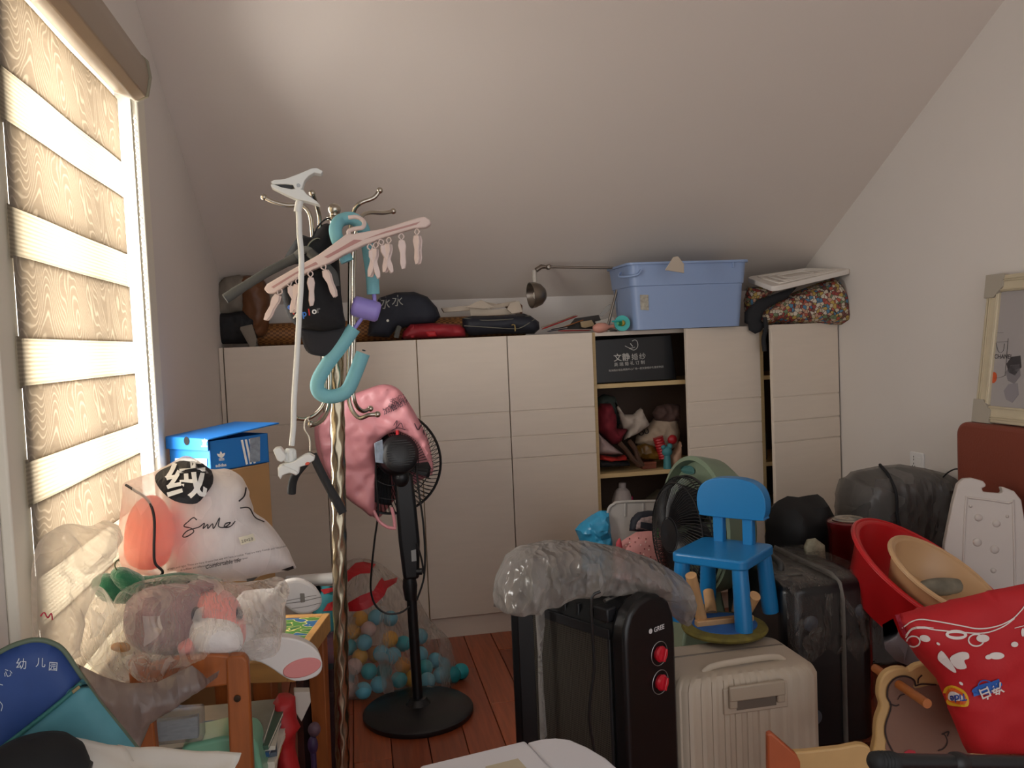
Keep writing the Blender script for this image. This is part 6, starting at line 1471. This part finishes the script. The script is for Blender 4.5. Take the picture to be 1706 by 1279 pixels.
tr_ = thing('tape_dispenser', 'turquoise round tape dispenser with yellow core by the bin', 'tape')
c = at(1036, 530, 3.73); c.z = ZT + .036
m_tq = M('turquoise', '#2fa7a2', .45)
build(MB().lathe([(.022, -.012), (.036, -.012), (.037, 0), (.036, .012), (.022, .012)], c, (-.25, -1, .05), 32), 'wheel', m_tq, tr_)
build(MB().lathe([(.0, -.016), (.014, -.016), (.014, .018), (.008, .026), (0, .027)], c, (-.25, -1, .05), 20), 'core', M('yellow_core', '#b59a2c', .5), tr_)
build(MB().lathe([(.010, .02), (.012, .03), (.006, .04), (.006, .06), (0, .06)], c, (-.6, -.8, .0), 16), 'knob', M('green_knob', '#2f8f5a', .5), tr_)
build(MB().tube([c + V((-.01, -.03, .012)), c + V((-.06, -.04, .01))], .004, 8), 'tape_end', m_tq, tr_)
# metal desk lamp
lp_ = thing('desk_lamp', 'brushed metal articulated desk lamp beside the blue bin', 'lamp')
m_lm = M('lamp_metal', '#8a8075', .3, .9)
LY = 3.90
J1, J2, BS = at(1037, 447, LY), at(913, 445, LY), at(1012, 528, LY)
BS.z = ZT + .03
build(MB().lathe([(.045, -.03), (.045, -.022), (.03, -.016), (.012, -.01), (.01, .01)], BS, (0, 0, 1), 28), 'base', m_lm, lp_)
build(MB().tube([BS, J1], .0062, 12), 'lower_arm', m_lm, lp_)
build(MB().tube([J1 + V((0, -.012, 0)), J2 + V((0, -.012, 0))], .0062, 12), 'upper_arm', m_lm, lp_)
for j in (J1, J2): build(MB().lathe([(0, -.016), (.010, -.015), (.013, -.006), (.013, .008), (.008, .015), (0, .016)], j + V((0, -.006, 0)), (0, -1, 0), 20), 'joint', m_lm, lp_)
hq = at(890, 450, LY)
build(MB().tube([J2, at(902, 444, LY), at(893, 450, LY)], [.007, .011, .012], 14), 'head_swivel', m_lm, lp_)
s0 = at(891, 458, LY)
build(MB().tube([hq, at(891, 470, LY)], [.010, .0105], 14), 'socket', M('lamp_socket', '#b8b1a6', .5), lp_)
ax_ = V((-.55, -.35, -.35)).normalized()
hc_ = at(893, 490, LY)
hc_ = at(884, 492, LY)
build(MB().lathe([(.010, -.075), (.03, -.07), (.05, -.05), (.06, -.02), (.062, 0), (.058, 0), (.054, -.02), (.03, -.055), (0, -.06)], hc_, V((-1, -.12, -.08)), 36), 'shade', m_lm, lp_)
build(MB().sphere(hc_ + V((.03, 0, 0)), .02, 14, 10), 'bulb', M('lamp_bulb', '#d8d2c4', .3), lp_)
# blue storage bin
BF, BB = 3.66, 4.0
bx0, bx1 = at(1062, 548, BF).x, at(1240, 545, BF).x
bt0, bt1 = at(1050, 452, BF).x, at(1246, 436, BF).x
bzt = at(1150, 437, BF).z
bn = thing('blue_storage_bin', 'light blue plastic storage bin on top of the wardrobe', 'bin')
m_bb = M('bin_blue', '#889dc2', .4)
def rr_at(x0, x1, y0, y1, z, r): return [V((a, b, z)) for a, b in rrect(x1 - x0, y1 - y0, r, 5, (x0 + x1) / 2, (y0 + y1) / 2)]
ymid = lambda f: (BF + .02 * f, BB - .03 * f)
mb = MB(); z0 = ZT + .002
R_ = []
for f, z, ins in ((1, z0, 0), (.45, z0 + (bzt - z0) * .66, 0), (.42, z0 + (bzt - z0) * .67, -.004), (.12, bzt - .01, -.004), (.1, bzt, -.004), (.1, bzt, .006), (1, z0 + .006, .006)):
    x0, x1 = bx0 * f + bt0 * (1 - f) + ins, bx1 * f + bt1 * (1 - f) - ins; y0, y1 = BF + .02 * f + ins, BB - .03 * f - ins
    R_.append(rr_at(x0, x1, y0, y1, z, .04))
n = len(R_[0]); vs = [p for r in R_ for p in r]
mb.add(vs, [(i * n + k, i * n + (k + 1) % n, (i + 1) * n + (k + 1) % n, (i + 1) * n + k) for i in range(len(R_) - 1) for k in range(n)] + [tuple(range(n))[::-1], tuple((len(R_) - 1) * n + k for k in range(n))])
bbod = build(mb, 'tub', m_bb, bn, smooth=35)
lo_, li_ = rr_at(bt0 - .012, bt1 + .012, BF - .012, BB + .01, bzt - .004, .045), rr_at(bt0 - .012, bt1 + .012, BF - .012, BB + .01, bzt + .006, .045)
mb = MB(); ii = rr_at(bt0 + .01, bt1 - .01, BF + .01, BB - .01, bzt + .006, .035); ib = rr_at(bt0 + .01, bt1 - .01, BF + .01, BB - .01, bzt - .004, .035)
vs = lo_ + li_ + ii + ib; mb.add(vs, [(a * n + k, a * n + (k + 1) % n, ((a + 1) % 4) * n + (k + 1) % n, ((a + 1) % 4) * n + k) for a in range(4) for k in range(n)])
build(mb, 'rim', m_bb, bn, smooth=35)
for t_ in (.35, .86):
    x = bt0 + (bt1 - bt0) * t_; build(MB().box((x, BF - .008, bzt - .03), (x + .008, BF + .008, bzt - .003)), 'rib', m_bb, bn, bevel=.001)
build(MB().tube(catmull([(bt0 - .012, BF + .10, bzt - .03), (bt0 - .03, BF + .07, bzt - .05), (bt0 - .01, BF + .02, bzt - .055), (bt0 + .03, BF - .012, bzt - .05), (bt0 + .05, BF - .01, bzt - .03)], 4), .006, 8), 'clip_handle', m_bb, bn)
mark('sticker', [ppx([(1066, 491), (1080, 491), (1081, 517), (1067, 516)])], M('sticker_paper', '#a8a294', .6, var=.35, vscale=70), bbod, bn, off=.002)
F = plane((0, 3.8, 0), 0, 10)
slabF('paper_card', [(1108, 450), (1122, 428), (1130, 427), (1140, 440), (1140, 455)], F, .004, m_pp2, None, 'cream card sticking up out of the blue bin', 'card')
# patterned bag and white lid next to the bin
def floral():
    m = M('cartoon_print', '#a08060', .65); nt = m.node_tree; L = nt.links.new; p = nt.nodes['Principled BSDF']
    tc = nt.nodes.new('ShaderNodeTexCoord'); v = nt.nodes.new('ShaderNodeTexVoronoi'); v.inputs['Scale'].default_value = 62; L(tc.outputs['Object'], v.inputs[0])
    r = nt.nodes.new('ShaderNodeValToRGB'); r.color_ramp.interpolation = 'CONSTANT'; e = r.color_ramp.elements
    cols = ['#8f3a34', '#b9a78c', '#4a7794', '#b0934a', '#c4b8a6', '#6a7a58', '#a8523e', '#6a4038', '#b58a72', '#bdb09c']
    sp_ = nt.nodes.new('ShaderNodeSeparateColor'); L(v.outputs['Color'], sp_.inputs[0]); L(sp_.outputs[0], r.inputs[0])
    while len(e) < len(cols): e.new(.5)
    for i, (q, c_) in enumerate(zip(e, cols)): q.position = i / len(cols); q.color = lin(c_) + (1,)
    v2 = nt.nodes.new('ShaderNodeTexVoronoi'); v2.feature = 'DISTANCE_TO_EDGE'; v2.inputs['Scale'].default_value = 62; L(tc.outputs['Object'], v2.inputs[0])
    mr_ = nt.nodes.new('ShaderNodeMapRange'); mr_.inputs[1].default_value = .03; mr_.inputs[2].default_value = .08; L(v2.outputs[0], mr_.inputs[0])
    mx = nt.nodes.new('ShaderNodeMix'); mx.data_type = 'RGBA'; mx.inputs[6].default_value = lin('#3a2620') + (1,); L(mr_.outputs[0], mx.inputs[0]); L(r.outputs[0], mx.inputs[7]); L(mx.outputs[2], p.inputs['Base Color']); return m
F = plane((1.98, 3.80, 0), -8)
pbq = thing('patterned_bag', 'colourful busy-patterned fabric bag under the white lid', 'bag', m=F)
m_fl = floral()
puffF('bag_body', [(1252, 548), (1256, 520), (1275, 505), (1310, 492), (1350, 476), (1388, 462), (1400, 470), (1412, 500), (1416, 530), (1408, 541), (1350, 540), (1290, 540)], F, .08, .09, m_fl, pbq, wr=.008, ws=10, sm=False, D=.06)
puffF('bag_corner', [(1240, 500), (1246, 478), (1275, 478), (1296, 484), (1268, 500), (1252, 520), (1242, 520)], F @ TR(0, -.02, 0), .05, .06, m_fl, pbq, sm=False, D=.05)
puffF('black_strap', [(1240, 520), (1262, 500), (1300, 486), (1328, 478), (1312, 496), (1280, 512), (1272, 520), (1268, 534), (1276, 540), (1268, 552), (1258, 556), (1248, 550), (1246, 540), (1240, 538)], F @ TR(0, -.085, 0), .01, .01, m_blackm, pbq, sm=False, D=.01)
tubeF('strap_end', [(1274, 528), (1276, 546), (1272, 565), (1274, 585)], F @ TR(0, -.11, 0), .011, m_blackm, pbq, seg=8)
A, B, C, D = at(1246, 478, 3.66), at(1416, 446, 3.70), at(1405, 441, 3.98), at(1300, 452, 3.92)
wl_ = thing('white_box_lid', 'white ridged plastic lid tipped on top of the patterned bag', 'lid')
P1, P2, P3, P4 = at(1243, 461, 3.82), at(1288, 478, 3.56), at(1421, 447, 3.66), at(1345, 446, 3.96)
nlid = ((P2 - P1).cross(P3 - P1)).normalized()
if nlid.z < 0: nlid = -nlid
def lidpt(u, v): return (P1.lerp(P2, u)).lerp(P4.lerp(P3, u), v)
cor = []
for (u, v) in rrect(1, 1, .1, 4, .5, .5): cor.append(lidpt(u, v))
m_wl = M('lid_white', '#ded6cd', .5)
build(MB().prism(cor, nlid * -.024), 'lid_plate', m_wl, wl_, bevel=.003)
for s_ in (.12, .22, .32):
    loop = [lidpt(u, v) + nlid * .001 for (u, v) in rrect(1 - 2 * s_, 1 - 2 * s_, .05, 3, .5, .5)]
    build(MB().tube(loop, .004, 6, closed=True), 'ridge', m_wl, wl_)

# ================================================================== inside the open bay
z1s, z2s = zsh[0], zsh[1]
BYi = 3.83
F = plane((0, BYi, 0), 0)
wb = thing('black_wedding_box', 'black gift box printed with white Chinese characters on the top shelf', 'box', m=F)
q = pF([(990, 566), (1118, 557), (1131, 626), (992, 634)], F)
zz = z1s + .002
bxm = MB().prism([V((q[0].x, 0, q[0].z)), V((q[1].x, 0, q[1].z)), V((q[2].x - .012, 0, zz)), V((q[3].x, 0, zz))], (0, .30, 0))
bbx = build(bxm, 'box_body', M('gloss_black_card', '#0c0c0e', .3), wb, bevel=.004, m=F)
m_gp = M('pale_print', '#b8b4ae', .6)
mark('logo_characters', [tpx('文', 1022.5, 601, 13.5, 4, bold=.015), tpx('静', 1036.5, 600, 13.5, 4, bold=.015), tpx('婚', 1052, 599, 11.5, 5), tpx('纱', 1065, 598, 11.5, 6)], m_gp, bbx, wb, off=.002)
mark('logo_tagline', [tpx('高 端 婚 礼 订 制', 1023, 610, 7, 5, sx=1.0)], m_gp, bbx, wb, off=.002)
mark('address_line', [tpx('南海婚纱城金鼎路中心广场一层文静婚纱礼服定制店', 1014, 619, 4, 4.5)], m_gp, bbx, wb, off=.002)
mark('logo_swirl', [spx([(1048, 580), (1056, 583), (1062, 578), (1062, 570), (1058, 566), (1053, 568)], 1), spx([(1041, 576), (1050, 580), (1058, 578)], 1), spx([(1050, 572), (1054, 577)], 1.4)], m_gp, bbx, wb, off=.002)
F = plane((0, 3.92, 0))
def cloth(px, dY, mat, nm, lab, cat='cloth', fr=.06, bk=.06, **k):
    return puffF(nm, px, plane((0, BYi + dY, 0)), fr, bk, mat, None, lab, cat, wr=k.pop('wr', .012), ws=16, sm=False, **k)
cloth([(992, 778), (992, 764), (1030, 766), (1047, 768), (1047, 776)], .06, M('black_folded', '#101014', .8), 'black_garment', 'folded black garment at the bottom of the middle shelf', seed=1)
cloth([(996, 765), (1000, 757), (1028, 762), (1041, 758), (1043, 766), (1015, 769)], .05, M('scarlet_cloth', '#b32a22', .8), 'red_garment', 'bright red garment strip above the folded black garment', fr=.05)
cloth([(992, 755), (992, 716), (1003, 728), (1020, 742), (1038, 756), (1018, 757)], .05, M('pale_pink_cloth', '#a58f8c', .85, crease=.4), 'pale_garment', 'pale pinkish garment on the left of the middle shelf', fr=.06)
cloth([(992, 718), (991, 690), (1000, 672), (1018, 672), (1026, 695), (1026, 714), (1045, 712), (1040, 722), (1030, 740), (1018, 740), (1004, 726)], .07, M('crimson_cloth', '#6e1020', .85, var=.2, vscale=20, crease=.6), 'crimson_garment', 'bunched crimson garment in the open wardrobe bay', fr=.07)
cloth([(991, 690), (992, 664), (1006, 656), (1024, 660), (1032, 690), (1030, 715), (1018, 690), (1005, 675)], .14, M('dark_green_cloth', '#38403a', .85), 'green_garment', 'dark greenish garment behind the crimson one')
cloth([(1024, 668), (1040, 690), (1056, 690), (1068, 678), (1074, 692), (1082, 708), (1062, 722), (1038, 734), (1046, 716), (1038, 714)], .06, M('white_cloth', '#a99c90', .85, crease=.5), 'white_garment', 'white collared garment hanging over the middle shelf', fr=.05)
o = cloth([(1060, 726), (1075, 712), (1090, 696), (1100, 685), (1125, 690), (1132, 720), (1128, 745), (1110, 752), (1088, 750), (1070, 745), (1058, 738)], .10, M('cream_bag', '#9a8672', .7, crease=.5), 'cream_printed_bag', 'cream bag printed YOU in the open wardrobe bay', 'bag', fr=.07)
mark('lettering', [tpx('YOU', 1058, 729, 11, 18, sx=1.1, bold=.02)], m_ink, o, o, off=.003)
cloth([(1088, 688), (1096, 676), (1112, 672), (1132, 674), (1133, 700), (1110, 705), (1092, 700)], .07, M('brown_scarf', '#4a332c', .8, var=.3, vscale=20), 'brown_scarf', 'dark brown scarf on top of the cream bag', fr=.05)
cloth([(1058, 764), (1062, 742), (1075, 738), (1088, 742), (1098, 755), (1103, 766), (1085, 766)], .05, M('amber_visor', '#6a4a14', .35, var=.3, vscale=15), 'amber_sunglasses', 'amber tinted visor lying on the middle shelf', 'visor', fr=.03)
o = thing('belt_pair', 'pair of brown leather belts hanging over the middle shelf edge', 'belt')  # two separate belts grouped under one root
F = plane((0, BYi - .02, 0))
for k, dx in enumerate((0, 16)): tubeF('belt_strap', [(1032 + dx, 738 - k * 4), (1042 + dx, 748), (1054 + dx * .6, 764), (1066 + dx * .3, 776)], F, .012, M('belt_brown', '#4d3426', .5, var=.2, vscale=20), o, seg=8, n=4)
cb_ = thing('card_box', 'small reddish cardboard box at the front of the middle shelf', 'box')
p = at(1082, 771, BYi + .02); build(MB().box((p.x - .035, BYi + .02, z2s + .001), (p.x + .035, BYi + .09, z2s + .03)), 'box_body', M('terracotta_card', '#7a3f2a', .7), cb_, bevel=.002)
build(MB().box((p.x - .036, BYi + .018, z2s + .022), (p.x + .036, BYi + .092, z2s + .034)), 'box_top', M('terracotta_card', '#7a3f2a', .7), cb_, bevel=.002)
m_rt = M('red_toy', '#a81f26', .4)
rt_ = thing('red_ribbed_toy', 'red ribbed plastic toy behind the green fan top', 'toy')
a, b = at(1096, 728, BYi + .02), at(1106, 762, BYi + .02); a2 = at(1120, 732, BYi + .03)
build(MB().tube([a.lerp(b, i / 16) for i in range(17)], [.026 - (.003 if i % 2 else 0) for i in range(17)], 16), 'ribbed_barrel', m_rt, rt_)
build(MB().sphere(a2, (.025, .02, .024), 14, 10), 'knob', m_rt, rt_)
tt2 = thing('teal_toy', 'teal lumpy plastic toy in front of the red one', 'toy')
c = at(1111, 752, BYi - .0)
m_t2 = M('teal_toy', '#3f8288', .5)
build(MB().sphere(c, (.027, .022, .026), 14, 10), 'body', m_t2, tt2); build(MB().sphere(c + V((.014, -.004, .026)), (.014, .013, .014), 12, 8).sphere(c + V((-.018, -.002, .022)), (.013, .012, .013), 12, 8), 'bumps', m_t2, tt2)
build(MB().cyl((c.x, c.y, z2s), (c.x, c.y, c.z - .015), .02, .016, 14), 'stem', m_t2, tt2)
cloth([(1118, 778), (1116, 760), (1128, 745), (1134, 730), (1136, 778)], .03, M('skin_doll', '#b08a70', .6), 'pale_toy', 'pale beige plastic toy at the right end of the middle shelf', 'toy', fr=.03)
# shelf below: bottle, pink sponge, box
bt = thing('white_bottle', 'blurred white rounded bottle on the lower shelf', 'bottle')
c = at(1035, 838, BYi + .06); 
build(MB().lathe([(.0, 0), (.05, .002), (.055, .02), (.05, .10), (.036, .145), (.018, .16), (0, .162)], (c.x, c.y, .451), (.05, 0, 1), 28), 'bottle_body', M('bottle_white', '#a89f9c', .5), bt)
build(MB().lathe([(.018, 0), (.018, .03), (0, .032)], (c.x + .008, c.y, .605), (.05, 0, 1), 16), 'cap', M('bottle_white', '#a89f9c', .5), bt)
cloth([(1042, 842), (1046, 830), (1054, 825), (1055, 835), (1050, 900), (1042, 900)], .05, M('hot_pink', '#b01f55', .6), 'pink_sponge', 'hot pink sponge beside the white bottle', 'sponge', fr=.02)
cloth([(1072, 900), (1076, 830), (1095, 815), (1130, 812), (1134, 900)], .10, M('olive_heap', '#3f3626', .8, var=.3, vscale=20), 'olive_cloth', 'dark olive cloth heaped on the lower shelf')
# spray mop seen through the gap of the right wardrobe
bm2 = thing('grey_bottle', 'slim grey bottle standing in the gap of the ajar wardrobe', 'bottle')
c = at(1271, 740, BYi + .06)
build(MB().lathe([(.018, 0), (.02, .01), (.02, .12), (.008, .15), (.006, .16), (.006, .25), (0, .252)], (c.x, c.y, z2s + .001), (0, 0, 1), 20), 'bottle_body', M('grey_plastic', '#4a5056', .5), bm2)
build(MB().lathe([(.009, 0), (.009, .03), (0, .031)], (c.x, c.y, z2s + .225), (0, 0, 1), 14), 'cap', M('grey_plastic', '#4a5056', .5), bm2)
finalize()
